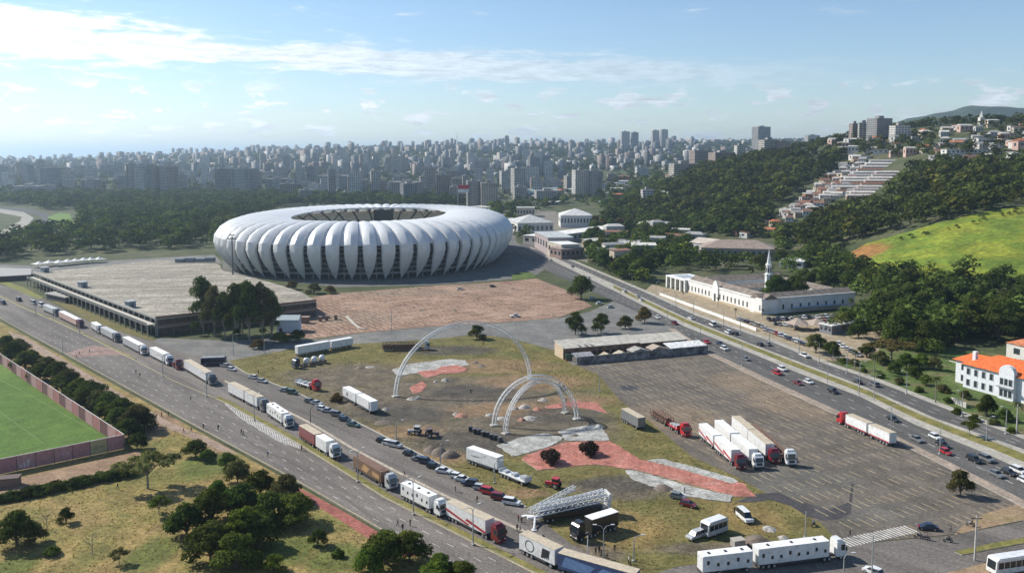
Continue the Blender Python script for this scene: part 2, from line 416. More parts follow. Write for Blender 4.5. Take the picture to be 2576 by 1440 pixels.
M_ASPH = ground_mat('asphalt_worn', [(.3, (.098, .088, .079)), (.5, (.138, .123, .110)), (.7, (.172, .154, .138))], .09, 1.5, .9, finefac=.42, stretch=(A_AVE, 9))
M_ASPH2 = ground_mat('asphalt_dark', [(.3, (.055, .055, .056)), (.6, (.082, .08, .078)), (.75, (.10, .095, .09))], .06, 1.5, .9, finefac=.3)
M_STREET = ground_mat('street_grey', [(.3, (.12, .12, .115)), (.6, (.17, .165, .15)), (.75, (.21, .19, .16))], .05, .8, .9)
M_CONC = ground_mat('concrete_pale', [(.3, (.28, .26, .22)), (.6, (.36, .335, .29)), (.8, (.42, .39, .34))], .15, 2., .9)
M_KERB = mat('kerb_concrete', (.42, .40, .35), .9)
M_PAINT = mat('road_paint_white', (.50, .48, .44), .7, var=.25, scale=.6)
M_PAINTY = mat('road_paint_yellow', (.50, .42, .20), .7, var=.25, scale=.6)
M_VERGE = ground_mat('verge_grass', GRASS_MIX, .12, 1.6, .95, bump=.4)
M_VERGE2 = ground_mat('median_grass', [(.3, (.11, .115, .03)), (.6, (.19, .165, .055)), (.8, (.24, .20, .09))], .2, 1.6, .95)
# dry meadow bottom left
meadow = ground_mat('meadow', GRASS_DRY, .06, .9, .97, layers=[
    ((.07, .10, .022), (.10, .125, .03), [ell(380, 1390, 60, 50), ell(720, 1380, 90, 40), ell(530, 1170, 80, 34), ell(850, 1400, 80, 40), ell(40, 1420, 60, 30)], .55, .8),
    ((.20, .13, .075), (.27, .19, .11), [ell(400, 1060, 70, 45), ell(560, 1120, 50, 18), ell(30, 1160, 60, 12)], .4)], bump=.7, finefac=.5)
sheet('meadow', [(-700, 760), (-250, 672), (0, 808), (154, 893), (494, 1081), (735, 1212), (962, 1343), (1150, 1447), (1400, 1610), (600, 2300), (-900, 2300)], meadow, .02)
# the plaza between the avenue and the big car park
plaza = ground_mat('plaza_grass', GRASS_MIX, .07, .9, .97, layers=[
    ((.085, .072, .055), (.15, .12, .085), [ell(1120, 1005, 340, 66), ell(880, 945, 170, 32), ell(1320, 1075, 230, 54), ell(1150, 1100, 170, 46), ell(1560, 1230, 130, 26), ell(1480, 1390, 90, 26), ell(1800, 1380, 150, 18)], .55, .95),
    ((.17, .115, .065), (.25, .16, .09), [ell(1350, 960, 140, 18), ell(1450, 1010, 100, 16), ell(1210, 920, 190, 18), ell(1020, 1085, 90, 16), ell(1290, 1030, 160, 18), ell(1100, 1150, 70, 20), ell(1330, 1240, 60, 12)], .45, .8),
    ((.055, .05, .044), (.085, .075, .06), [ell(1000, 1040, 120, 26), ell(1420, 1045, 120, 20), ell(1560, 1215, 120, 20), ell(1180, 985, 110, 16), ell(1200, 1110, 130, 26), ell(1130, 880, 120, 12)], .6, .85),
    ((.19, .13, .05), (.25, .17, .07), [ell(1560, 1330, 120, 45), ell(1880, 1300, 80, 40), ell(1750, 1230, 60, 30), ell(1650, 1180, 60, 15)], .4, .7)], bump=.5, finefac=.5)
sheet('plaza_field', [(575, 905), (615, 937), (754, 991), (915, 1071), (1014, 1122), (1304, 1263), (1440, 1370), (1560, 1440), (1600, 1500), (1800, 1520), (2060, 1400), (2110, 1360), (2060, 1310), (1960, 1255),
      (1850, 1195), (1740, 1145), (1640, 1062), (1560, 1005), (1505, 940), (1440, 915), (1400, 880), (1290, 850), (1200, 838), (1100, 850), (900, 862), (760, 870), (700, 882)], plaza, .03)
# avenue on the left with its side lane and parking lane
AVE_NEAR = [(-250, 663), (0, 801), (154, 886), (494, 1074), (735, 1205), (962, 1336), (1150, 1440), (1400, 1600)]
AVE_MED = [(-120, 700), (0, 745), (56, 773), (154, 814), (238, 855), (336, 904), (436, 957), (538, 1000), (567, 1013), (756, 1119), (886, 1200), (966, 1250), (1085, 1310), (1321, 1429), (1420, 1480)]
SIDE_SEP = [(565, 958), (670, 1008), (783, 1065), (886, 1127), (990, 1182), (1132, 1253), (1309, 1333), (1420, 1385), (1540, 1425)]
LOT_KERB = [(590, 921), (615, 937), (754, 991), (915, 1071), (1014, 1122), (1304, 1263), (1321, 1275)]
avenue = sheet('avenue', AVE_NEAR + [(1900, 1600), (1640, 1445), (1560, 1440), (1440, 1370), (1321, 1275), (1304, 1263), (1014, 1122), (915, 1071), (754, 991), (615, 937), (575, 905), (480, 890),
      (384, 858), (231, 812), (110, 752), (0, 715), (-250, 625)], M_ASPH, .05)
street = sheet('street', [(384, 858), (400, 850), (560, 856), (720, 852), (800, 853), (915, 837), (1081, 822), (1247, 813), (1400, 800), (1480, 785), (1543, 757), (1640, 800), (1699, 827), (1500, 917), (1440, 918), (1400, 882),
      (1290, 852), (1200, 840), (1100, 852), (900, 864), (760, 872), (700, 884), (575, 907), (480, 892)], M_STREET, .07)
def shift_px(line, m):
    """plate polyline moved sideways by m metres on the ground -> world points"""
    p = [at(x, y).to_2d() for x, y in line]; o = []
    for i in range(len(p)):
        d = (p[min(i + 1, len(p) - 1)] - p[max(i - 1, 0)]).normalized(); o.append(tuple(p[i] + Vector((-d.y, d.x)) * m))
    return o
def band(line, a, b): return shift_px(line, a) + shift_px(line, b)[::-1]
def marks(name, parent, polys, m, z):
    b = MB()
    for w in polys:
        tri = tessellate_polygon([[Vector((p[0], p[1], 0)) for p in w]]); b.add([(p[0], p[1], z) for p in w], [t if _ccw(w, t) else t[::-1] for t in tri])
    o = b.build(name, m, parent); o['kind'] = 'stuff'; return o
def dash(p, a, L_, w):
    c, s = math.cos(a), math.sin(a)
    return [(p[0] + c * x - s * y, p[1] + s * x + c * y) for x, y in ((0, -w / 2), (L_, -w / 2), (L_, w / 2), (0, w / 2))]
med = AVE_MED[7:]
curb('median_strip', band(med, .3, 1.9), M_KERB, M_VERGE2, .15, .05, world=True)
curb('median_strip', band(AVE_MED[:6], .3, 1.2), M_KERB, M_VERGE2, .15, .05, world=True)
curb('lane_divider', band(SIDE_SEP, -.45, .45), M_KERB, mat('pale_paver', (.40, .34, .27), .9, var=.3), .14, .05, world=True)
curb('verge_kerb', band(LOT_KERB, .0, .35), M_KERB, M_KERB, .14, .05, world=True)
marks('edge_line', avenue, [strip(AVE_MED, .22), band(AVE_NEAR, .5, .68)], M_PAINTY, .062)
lanes = []
near = AVE_NEAR[1:]; W_N = [at(*p).to_2d() for p in AVE_NEAR]; W_M = [at(*p).to_2d() for p in AVE_MED]
def along(line, t):
    """point at y-depth t on a world polyline"""
    for i in range(len(line) - 1):
        a, b = line[i], line[i + 1]
        if min(a.y, b.y) <= t <= max(a.y, b.y): k = (t - a.y) / (b.y - a.y); return a + (b - a) * k
    return None
for fr in (.2, .4, .6, .8):
    t = 150.
    while t < 420:
        a0, m0, a1, m1 = along(W_N, t), along(W_M, t), along(W_N, t + 3), along(W_M, t + 3)
        if a0 and m0 and a1 and m1:
            p = a0 + (m0 - a0) * fr; q = a1 + (m1 - a1) * fr; d = (q - p).normalized(); lanes.append(dash(p, math.atan2(d.y, d.x), 2.4, .15))
        t += 6.4
lanes += [dash(at(600 + i * 10, 1022 + i * 5.6).to_2d(), -.3, .4, .4) for i in range(0)]
marks('lane_dash', avenue, lanes, M_PAINT, .062)
# hatched taper beside the median
hz = []
h0 = [(567, 1018), (620, 1058), (690, 1098), (756, 1129)]; h1 = [(567, 1018), (625, 1048), (695, 1088), (756, 1126)]
for k in range(46):
    t = (k + .5) / 46; x0 = 567 + 189 * t
    ya = np.interp(x0, [567, 605, 700, 756], [1016, 1050, 1108, 1128]); yb = np.interp(x0, [567, 756], [1014, 1121])
    a, b_ = at(x0, ya).to_2d(), at(x0 + 3, yb).to_2d(); d = b_ - a; hz.append(dash(a, math.atan2(d.y, d.x), d.length, .3))
hz += [strip([(567, 1016), (605, 1050), (700, 1108), (756, 1128)], .35), strip([(567, 1014), (756, 1121)], .3)]
marks('hatched_taper', avenue, hz, M_PAINT, .064)
# zebra crossing on raised reddish table, far left
sheet('crossing_table', [(165, 888), (235, 868), (300, 880), (330, 893), (262, 893), (190, 898)], ground_mat('crossing_red', [(.3, (.20, .13, .11)), (.7, (.30, .21, .18))], .3), .056)
zb = []
for k in range(16):
    t = k / 15; a = at(180 + 100 * t, 889 - 10 * t).to_2d(); zb.append(dash(a, .62, 3.0, .45))
marks('zebra_stripe', avenue, zb, M_PAINT, .075)
sheet('footpath', [(20, 832), (60, 845), (154, 900), (260, 962), (345, 1015), (430, 1062), (520, 1098), (600, 1142), (560, 1135), (420, 1075), (330, 1030), (250, 980), (150, 915), (40, 858)],
      ground_mat('path_earth', [(.3, (.22, .155, .115)), (.7, (.33, .25, .19))], .2), .035)
sheet('cycle_path', [(740, 1222), (790, 1245), (860, 1283), (960, 1342), (1050, 1398), (1010, 1400), (925, 1352), (860, 1310), (790, 1268), (730, 1238)],
      ground_mat('cycle_red', [(.3, (.22, .075, .06)), (.7, (.31, .12, .095))], .3), .036)
# big car park on the right
M_LOT = ground_mat('car_park', [(.3, (.085, .076, .064)), (.5, (.118, .102, .085)), (.7, (.15, .125, .10))], .06, 1.2, .92, stretch=(A_LOT, 1.5), finefac=.4, layers=[
    ((.05, .05, .055), (.065, .063, .068), [ell(1583, 975, 24, 8)], .3),
    ((.20, .15, .10), (.25, .18, .12), [ell(1700, 1050, 110, 40), ell(2000, 1010, 120, 40), ell(1880, 960, 90, 25)], .5, .55),
    ((.10, .10, .09), (.12, .115, .10), [ell(2000, 1210, 160, 40), ell(2200, 1290, 120, 30)], .5, .6)])
LOT = [(1451, 918), (1781, 887), (1950, 962), (2104, 1034), (2255, 1100), (2400, 1172), (2576, 1262), (2800, 1380), (2700, 1390), (2576, 1308), (2400, 1343), (2130, 1368), (2060, 1385), (2110, 1362), (2060, 1312), (1960, 1257),
       (1850, 1197), (1740, 1147), (1640, 1064), (1560, 1007), (1505, 942)]
car_park = sheet('car_park', LOT, M_LOT, .055)
# stall lines: rows of parallel strokes
stalls = []
d0 = at(1700, 1000).to_2d(); d1 = at(2100, 1180).to_2d(); ax = (d1 - d0).normalized(); an = math.atan2(ax.y, ax.x); nx_ = Vector((-ax.y, ax.x))
lotw = px(LOT)
def inside(p, poly):
    c = False; n = len(poly)
    for i in range(n):
        (x0, y0), (x1, y1) = poly[i], poly[i - 1]
        if (y0 > p[1]) != (y1 > p[1]) and p[0] < (x1 - x0) * (p[1] - y0) / (y1 - y0) + x0: c = not c
    return c
rs = random.Random(3)
for i in range(-14, 22):
    for j in range(-60, 60):
        p = d0 + ax * (i * 7.6) + nx_ * (j * 2.6)
        if rs.random() < .12: continue
        e = p + ax * 4.6
        if inside(p, lotw) and inside(e, lotw) and inside(p + nx_ * 3, lotw) and inside(p - nx_ * 3, lotw): stalls.append(dash(p + ax * rs.uniform(0, .5), an, rs.uniform(3.6, 5.2), .2))
marks('stall_line', car_park, stalls, mat('stall_paint_worn', (.44, .35, .20), .9, var=.4, scale=.35), .067)
# the paler sheet asphalt tongue: a dark resurfaced curve
curve = [(1850, 1262), (1900, 1242), (1960, 1238), (2000, 1258), (2040, 1268), (2080, 1280), (2112, 1272), (2135, 1262), (2142, 1215), (2148, 1216), (2143, 1262), (2140, 1290), (2110, 1306), (2070, 1308), (2030, 1298), (1990, 1272), (1940, 1256), (1900, 1262)]
sheet('asphalt_patch', curve, ground_mat('asphalt_fresh', [(.3, (.045, .043, .046)), (.7, (.07, .066, .068))], .1), .066, parent=car_park)
# red gravel lot in front of the stadium
M_RED = ground_mat('red_lot', [(.25, (.14, .085, .06)), (.45, (.22, .14, .10)), (.6, (.28, .185, .135)), (.75, (.33, .235, .175))], .035, .9, .95, finefac=.5, layers=[
    ((.15, .12, .09), (.20, .15, .11), [ell(900, 800, 110, 14), ell(1000, 735, 160, 10), ell(1200, 720, 60, 8)], .5, .6)])
RED = [(770, 850), (780, 852), (915, 836), (1081, 821), (1247, 812), (1400, 799), (1490, 770), (1440, 735), (1350, 700), (1290, 706), (1100, 718), (850, 737), (700, 760), (690, 790), (700, 840)]
red_lot = sheet('red_lot', RED, M_RED, .06)
redw = px(RED); st2 = []
e0 = at(1100, 760).to_2d(); ea = math.radians(-58); ex = Vector((math.cos(ea), math.sin(ea))); ny2 = Vector((-ex.y, ex.x))
for i in range(-14, 15):
    for j in range(-75, 75):
        p = e0 + ex * (i * 9.5) + ny2 * (j * 3.2); q = p + ex * 7.6
        if rs.random() < .1: continue
        if inside(p, redw) and inside(q, redw) and inside(p + ny2 * 3, redw) and inside(q - ny2 * 3, redw) and p.x > -108: st2.append(dash(p, ea, rs.uniform(6, 8.2), .42))
marks('stall_line', red_lot, st2, mat('stall_paint_red_lot', (.48, .36, .23), .9, var=.3, scale=.3), .072)
curb('kerb_island', strip([(872, 796), (890, 815), (905, 826), (920, 828)], 1.2), M_KERB, M_KERB, .4, .06, world=True)
sheet('forecourt', [(560, 690), (700, 705), (850, 722), (1100, 716), (1290, 702), (1350, 690), (1400, 660), (1300, 610), (1290, 560), (560, 600)], ground_mat('forecourt_grey', [(.3, (.10, .10, .095)), (.7, (.16, .155, .14))], .06), .04)
sheet('lawn_patch', [(1285, 693), (1300, 686), (1335, 684), (1350, 696), (1320, 703), (1290, 704)], ground_mat('lawn_green', [(.3, (.06, .095, .02)), (.7, (.10, .135, .035))], .3), .08)
# avenue on the right: two carriageways and a planted median
RA_L = [(1285, 640), (1400, 692), (1543, 757), (1699, 827), (1778, 880), (1950, 961), (2104, 1031), (2255, 1097), (2400, 1168), (2576, 1258), (2800, 1372)]
RA_R = [(1325, 600), (1400, 640), (1500, 683), (1621, 734), (1752, 794), (1934, 856), (2065, 911), (2206, 959), (2352, 1017), (2576, 1104), (2800, 1200)]
M_AV2 = ground_mat('asphalt_avenue', [(.3, (.075, .073, .07)), (.6, (.11, .105, .098)), (.75, (.135, .125, .115))], .08, 1.3, .9, stretch=(A_RAV, 9), finefac=.4)
r_av = sheet('avenue', RA_L + RA_R[::-1], M_AV2, .08)
MED_L = [(1330, 628), (1400, 660), (1543, 730), (1725, 822), (1882, 884), (2012, 939), (2167, 998), (2303, 1068), (2485, 1142), (2700, 1240)]
MED_R = [(1335, 621), (1400, 650), (1543, 714), (1725, 799), (1882, 862), (2012, 911), (2182, 976), (2352, 1052), (2576, 1131), (2750, 1200)]
curb('median_strip', px(MED_L + MED_R[::-1]), M_KERB, M_CONC, .14, .08, world=True)
def mid(a, b, t, n=24):
    A = [Vector(at(*p)[:2]) for p in a]; B = [Vector(at(*p)[:2]) for p in b]; o = []
    def samp(P, s):
        L_ = [0.]
        for i in range(len(P) - 1): L_.append(L_[-1] + (P[i + 1] - P[i]).length)
        x = s * L_[-1]
        for i in range(len(P) - 1):
            if x <= L_[i + 1] + 1e-6: return P[i] + (P[i + 1] - P[i]) * ((x - L_[i]) / (L_[i + 1] - L_[i]))
    for k in range(n + 1): o.append(samp(A, k / n) * (1 - t) + samp(B, k / n) * t)
    return o
g0 = mid(MED_L[2:], MED_R[2:], .38); g1 = mid(MED_L[2:], MED_R[2:], .78)
curb('median_planting', [tuple(p) for p in g0] + [tuple(p) for p in g1[::-1]], M_VERGE2, M_VERGE2, .07, .22, world=True)
ld = []
for A, B, frs in ((RA_L, MED_L, (.36, .68)), (MED_R, RA_R, (.33, .66))):
    for fr in frs:
        ln = mid(A, B, fr, 60)
        for i in range(len(ln) - 1):
            d = ln[i + 1] - ln[i]; L_ = d.length; n = max(1, int(L_ / 7)); a = math.atan2(d.y, d.x)
            for k in range(n):
                ld.append(dash(ln[i] + d * (k / n), a, min(3., L_ / n * .5), .22))
marks('lane_dash', r_av, ld, M_PAINT, .092)
curb('sidewalk', band(RA_L[3:], -3.4, -.02), M_KERB, ground_mat('sidewalk_pink', [(.3, (.23, .185, .145)), (.7, (.32, .26, .21))], .4), .12, .056, world=True)
curb('sidewalk', band(RA_R[1:], .02, 3.2), M_KERB, M_CONC, .12, .03, world=True)
# cross road at the bottom right
CROSS = [(1640, 1445), (1700, 1425), (1850, 1405), (2060, 1387), (2130, 1370), (2400, 1345), (2576, 1310), (2800, 1265), (3000, 1500), (2576, 1600), (1900, 1700), (1640, 1560)]
cross = sheet('cross_road', CROSS, M_ASPH, .062)
zb = []
for k in range(21):
    t = k / 20; a = at(2142 + 168 * t, 1374 - 36 * t).to_2d(); zb.append(dash(a, R(118), 3.8, .5))
marks('zebra_stripe', cross, zb, M_PAINT, .075)
curb('kerb_island', px([(2400, 1388), (2500, 1366), (2700, 1330), (2700, 1345), (2500, 1380), (2420, 1396)]), M_KERB, M_VERGE2, .14, .062, world=True)
sheet('verge', [(2400, 1345), (2420, 1322), (2480, 1290), (2576, 1262), (2800, 1230), (2800, 1262), (2576, 1306)], ground_mat('verge_earth', [(.3, (.20, .15, .09)), (.5, (.27, .19, .12)), (.75, (.16, .14, .05))], .15), .068)
sheet('verge', [(2300, 1460), (2380, 1440), (2520, 1405), (2700, 1400), (2800, 1600), (2300, 1600)], ground_mat('verge_earth', []), .07)
sheet('verge', [(2060, 1310), (2110, 1362), (2060, 1386), (1850, 1404), (1700, 1424), (1700, 1408), (1960, 1385)], M_VERGE, .064)
# right-hand lawns between avenue and hill
sheet('lawn', [(2109, 915), (2206, 955), (2352, 1013), (2576, 1100), (2800, 1195), (2800, 1000), (2576, 900), (2300, 860), (2130, 890)], ground_mat('lawn_bright', [(.3, (.05, .08, .018)), (.5, (.08, .115, .03)), (.62, (.14, .12, .06)), (.8, (.07, .09, .03))], .09, .8, .95, bump=.4, finefac=.5), .04)
sheet('asylum_forecourt', [(1621, 732), (1640, 715), (1730, 735), (1916, 792), (1990, 800), (2180, 790), (2230, 830), (2200, 905), (2065, 908), (1934, 853), (1752, 791)], ground_mat('forecourt_sand', [(.3, (.24, .185, .12)), (.5, (.31, .25, .17)), (.7, (.20, .17, .10))], .12), .045)
# painted slabs of the skate plaza
M_SLAB = ground_mat('slab_grey', [(.28, (.16, .15, .13)), (.42, (.29, .285, .26)), (.7, (.40, .395, .37))], .22, 1.5, finefac=.5)
M_SLABR = ground_mat('slab_red', [(.28, (.20, .11, .08)), (.42, (.32, .125, .095)), (.6, (.38, .165, .13)), (.75, (.40, .24, .20))], .25, 1.5, finefac=.5)
def slab(poly, m, lab, h=.12): 
    w = [Vector(p) for p in px(poly)]; g = random.Random(len(poly) * 7 + int(poly[0][0])); out = []
    for i in range(len(w)):
        a, b = w[i], w[(i + 1) % len(w)]; n = max(1, int((b - a).length / 1.3))
        for k in range(n): p = a + (b - a) * (k / n); out.append((p.x + g.uniform(-.3, .3), p.y + g.uniform(-.35, .35)))
    return curb('painted_slab', out, M_KERB, m, h, .03, world=True)
slab([(985, 930), (1030, 915), (1130, 903), (1170, 906), (1180, 918), (1110, 930), (1000, 945)], M_SLAB, '')
slab([(1050, 935), (1100, 929), (1110, 922), (1150, 918), (1175, 927), (1170, 936), (1110, 941), (1075, 950), (1060, 946)], M_SLABR, '', .14)
slab([(1040, 990), (1030, 975), (1062, 958), (1075, 968), (1060, 985)], M_SLABR, '', .10)
slab([(1250, 1120), (1310, 1100), (1370, 1090), (1420, 1100), (1390, 1120), (1330, 1140), (1290, 1148)], M_SLAB, '')
slab([(1405, 1085), (1440, 1075), (1510, 1066), (1535, 1107), (1500, 1108), (1425, 1108)], M_SLAB, '')
slab([(1330, 1142), (1392, 1122), (1425, 1111), (1535, 1110), (1595, 1145), (1610, 1156), (1870, 1215), (1905, 1250), (1850, 1248), (1600, 1182), (1500, 1168), (1350, 1182), (1310, 1155)], M_SLABR, '', .13)
slab([(1625, 1158), (1660, 1153), (1720, 1168), (1840, 1202), (1855, 1212), (1840, 1217), (1690, 1174)], M_SLAB, '', .16)
slab([(1573, 1183), (1600, 1184), (1720, 1219), (1845, 1248), (1835, 1262), (1740, 1252), (1650, 1226), (1590, 1205)], M_SLAB, '', .16)
slab([(1370, 1022), (1440, 1008), (1500, 1012), (1530, 1040), (1490, 1030), (1440, 1022), (1380, 1028)], M_SLABR, '', .08)
# training pitch
M_TURF = ground_mat('turf_mown', [(.3, (.062, .12, .018)), (.7, (.085, .145, .026))], .05, 1.2, .95, layers=[((.09, .16, .03), (.11, .18, .035), [ell(20, 925, 60, 30)], .5)])
pitch_ = sheet('training_pitch', [(-420, 700), (0, 912), (132, 1006), (271, 1099), (300, 1122), (0, 1190), (-420, 1290)], M_TURF, .045)
marks('pitch_line', pitch_, [strip([(-300, 800), (60, 985), (245, 1088)], .14), strip([(-420, 860), (0, 1035), (110, 1115)], .14), strip([(245, 1088), (110, 1118), (0, 1143)], .14)], mat('pitch_paint_faded', (.17, .24, .10), .9), .058)
sheet('dirt_track', [(-300, 1290), (0, 1212), (313, 1142), (345, 1130), (375, 1142), (330, 1172), (180, 1205), (0, 1255), (-300, 1340)], ground_mat('track_earth', [(.3, (.19, .12, .075)), (.7, (.29, .20, .13))], .15), .03)
# left of the parking building
sheet('lawn', [(-200, 690), (0, 712), (95, 752), (110, 748), (60, 722), (0, 702), (-200, 672)], ground_mat('lawn_yellow', [(.3, (.13, .14, .03)), (.7, (.20, .19, .06))], .2), .052)
sheet('verge', [(130, 757), (170, 760), (388, 852), (384, 857), (231, 811)], M_VERGE, .053)
sheet('park_lawn', [(120, 545), (150, 535), (175, 537), (190, 570), (170, 575), (128, 572)], ground_mat('lawn_park', [(.3, (.10, .17, .03)), (.7, (.13, .20, .04))], .1), .06)
M_PROAD = ground_mat('park_road', [(.3, (.24, .225, .19)), (.7, (.33, .31, .27))], .05)
sheet('park_road', [(-200, 525), (0, 525), (60, 533), (85, 548), (70, 565), (0, 597), (-200, 640), (-200, 615), (0, 582), (50, 556), (55, 545), (0, 535), (-200, 540)], M_PROAD, .05)
sheet('park_road', [(0, 520), (60, 524), (115, 534), (130, 552), (118, 572), (100, 578), (95, 565), (108, 550), (95, 540), (60, 531), (0, 527)], M_ASPH2, .045)
sheet('forecourt', [(-200, 655), (80, 668), (280, 655), (540, 640), (560, 662), (400, 655), (100, 690), (-200, 680)], M_STREET, .04)
sheet('urban_ground', [(1240, 560), (1232, 535), (1320, 520), (1480, 516), (1500, 560), (1590, 575), (1585, 605), (1480, 660), (1400, 640), (1330, 598)], ground_mat('urban_earth', [(.3, (.13, .12, .10)), (.5, (.20, .18, .15)), (.7, (.09, .10, .05))], .05, .5), .035)
# ================================================================== the stadium
def stadium():
    CX, CYY, AX, AY, NP = -115.0, 702.0, 115.0, 143.0, 66
    T = thing('stadium', 'large oval white stadium with petal shaped roof membranes over dark open galleries', 'stadium', (CX, CYY, 0), R(-4))
    M_MEM = bpy.data.materials.new('roof_membrane'); M_MEM.use_nodes = True; nt = M_MEM.node_tree; b = nt.nodes['Principled BSDF']
    c = _ramp(nt, _noise(nt, _pos(nt), .25, 5, .65), [(.3, (.76, .77, .78)), (.7, (.88, .88, .87))]); oi = nt.nodes.new('ShaderNodeObjectInfo'); mr = nt.nodes.new('ShaderNodeMapRange'); nt.links.new(oi.outputs['Random'], mr.inputs[0]); mr.inputs[3].default_value = .9; mr.inputs[4].default_value = 1.0
    hs = nt.nodes.new('ShaderNodeHueSaturation'); nt.links.new(mr.outputs[0], hs.inputs['Value']); nt.links.new(_mix(nt, .35, c, _ramp(nt, _noise(nt, _pos(nt), 1.6, 6, .7), [(.35, (.62, .61, .58)), (.6, (1, 1, 1))]), 'MULTIPLY'), hs.inputs['Color']); nt.links.new(hs.outputs[0], b.inputs['Base Color'])
    b.inputs['Roughness'].default_value = .33; b.inputs['Metallic'].default_value = .0; b.inputs['Specular IOR Level'].default_value = .55
    tr = nt.nodes.new('ShaderNodeBsdfTranslucent'); tr.inputs[0].default_value = (.8, .78, .72, 1); ms = nt.nodes.new('ShaderNodeMixShader'); ms.inputs[0].default_value = .16
    nt.links.new(b.outputs[0], ms.inputs[1]); nt.links.new(tr.outputs[0], ms.inputs[2]); nt.links.new(ms.outputs[0], nt.nodes['Material Output'].inputs[0])
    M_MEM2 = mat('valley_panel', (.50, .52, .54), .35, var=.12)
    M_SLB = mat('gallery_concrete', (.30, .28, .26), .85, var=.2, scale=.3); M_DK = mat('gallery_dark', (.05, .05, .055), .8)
    def ring(th, off):
        """plan point at angle th, off metres outside the rim line"""
        e = 2.25; c_, s_ = math.cos(th), math.sin(th)
        r = (abs(c_ / AX) ** e + abs(s_ / AY) ** e) ** (-1 / e)
        c2, s2 = c_ / AX ** 2, s_ / AY ** 2; n = math.hypot(c2, s2)
        return r * c_ + c2 / n * off, r * s_ + s2 / n * off
    # profile of one petal: (offset from rim, height)
    prof = [(-11.5, .8), (-8.6, 4.5), (-5.2, 9.5), (-2.6, 14.5), (-1.0, 19.5), (-1.6, 24.2), (-4.8, 28.8), (-10, 32.4), (-17.5, 35.0), (-26, 36.4), (-36, 36.9), (-46, 36.4), (-55.5, 35.2)]
    wid = [.045, .17, .28, .335, .355, .36, .365, .37, .385, .40, .42, .44, .47]
    rdg = [.3, .9, 1.3, 1.6, 1.7, 1.7, 1.6, 1.4, 1.2, 1.0, .85, .75, .6]       # how far the ridge stands out
    dep = [.3, .6, 1.0, 1.4, 1.7, 1.9, 1.9, 1.7, 1.4, 1.1, .8, .6, .4]          # depth of the folded edge
    # arc-length-even angles so that every petal has the same width
    th = np.linspace(0, 2 * math.pi, 2001); P = np.array([ring(t, 0) for t in th]); L_ = np.concatenate([[0], np.cumsum(np.hypot(*(P[1:] - P[:-1]).T))])
    ang = lambda k: float(np.interp((k / NP * L_[-1]) % L_[-1], L_, th))
    def nrm(i):
        a = prof[max(i - 1, 0)]; b_ = prof[min(i + 1, len(prof) - 1)]; d = Vector((b_[0] - a[0], b_[1] - a[1])).normalized(); return Vector((d.y, -d.x))
    M_ST = mat('steel_white', (.62, .64, .66), .5)
    for k in range(NP):
        n = len(prof); vs = []
        for i, (o, z) in enumerate(prof):
            nn = nrm(i)
            for f, q in ((-1.06, -dep[i]), (-1, 0), (-.5, rdg[i] * .68), (0, rdg[i]), (.5, rdg[i] * .68), (1, 0), (1.06, -dep[i])):
                x, y = ring(ang(k + wid[i] * f), o + nn.x * q); vs.append((x, y, z + nn.y * q))
        o = MB().add(vs, [(i * 7 + j, i * 7 + j + 1, (i + 1) * 7 + j + 1, (i + 1) * 7 + j) for i in range(n - 1) for j in range(6)]).build('roof_petal', M_MEM, T)
        # the fold along the edges stays crisp, the long curve is smooth
        o.data.polygons.foreach_set('use_smooth', [True] * len(o.data.polygons)); o.data.set_sharp_from_angle(angle=R(24))
        x0, y0 = ring(ang(k), -11.5); x1, y1 = ring(ang(k), -12.5)
        MB().tube((x1, y1, 0), (x0, y0, 1.4), .45, .3, 6).build('petal_foot', M_ST, T)
        vs = []
        for i in range(5, n):
            nn = nrm(i); hw = .5 - wid[i] + .03
            for f in (-1, 0, 1): x, y = ring(ang(k + .5 + f * hw), prof[i][0] + nn.x * (-dep[i] * .75)); vs.append((x, y, prof[i][1] - nn.y * dep[i] * .75))
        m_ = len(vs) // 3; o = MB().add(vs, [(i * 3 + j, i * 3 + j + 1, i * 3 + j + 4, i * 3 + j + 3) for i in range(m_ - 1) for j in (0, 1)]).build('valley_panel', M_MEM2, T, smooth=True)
    # galleries behind the petals
    def annulus(name, o0, o1, z0, z1, m, n=132):
        vs = []; 
        for i in range(n):
            t = 2 * math.pi * i / n; a_ = ring(t, o0); b_ = ring(t, o1); vs += [(*a_, z0), (*b_, z0), (*b_, z1), (*a_, z1)]
        fs = []
        for i in range(n):
            j = (i + 1) % n
            for q in range(4): fs.append((i * 4 + q, i * 4 + (q + 1) % 4, j * 4 + (q + 1) % 4, j * 4 + q)[::-1])
        return MB().add(vs, fs).build(name, m, T)
    for z in (3.6, 7.0, 10.4, 13.8, 17.2, 20.6, 24.0):
        o1 = -10.5 + max(0, z - 6) * .22
        annulus('gallery_slab', -26, o1, z, z + .45, M_SLB); annulus('gallery_rail', o1 - .12, o1 - .02, z + .8, z + 1.15, mat('rail_grey', (.42, .42, .42), .6))
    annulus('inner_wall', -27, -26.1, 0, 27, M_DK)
    for k in range(NP):
        for s in (.5,):
            x, y = ring(ang(k + s), -14); MB().box(-.4, .4, -.4, .4, 0, 25, o=(x, y, 0)).build('gallery_column', M_SLB, T)
    for k in range(0, NP, 3):
        x, y = ring(ang(k + .5), -12.6); x2, y2 = ring(ang(k + 2.4), -12.6)
        MB().tube((x, y, 5), (x2, y2, 15), .35, .35, 4).build('stair_ramp', M_SLB, T)
    # bowl of seats under the roof, down to the pitch
    vs = []; rows = [(-24, 30), (-34, 25.5), (-44, 19), (-46, 16), (-58, 10), (-60, 8), (-72, 2.0), (-74, .2)]; n = 132
    for o_, z in rows:
        for i in range(n): vs.append((*ring(2 * math.pi * i / n, o_), z))
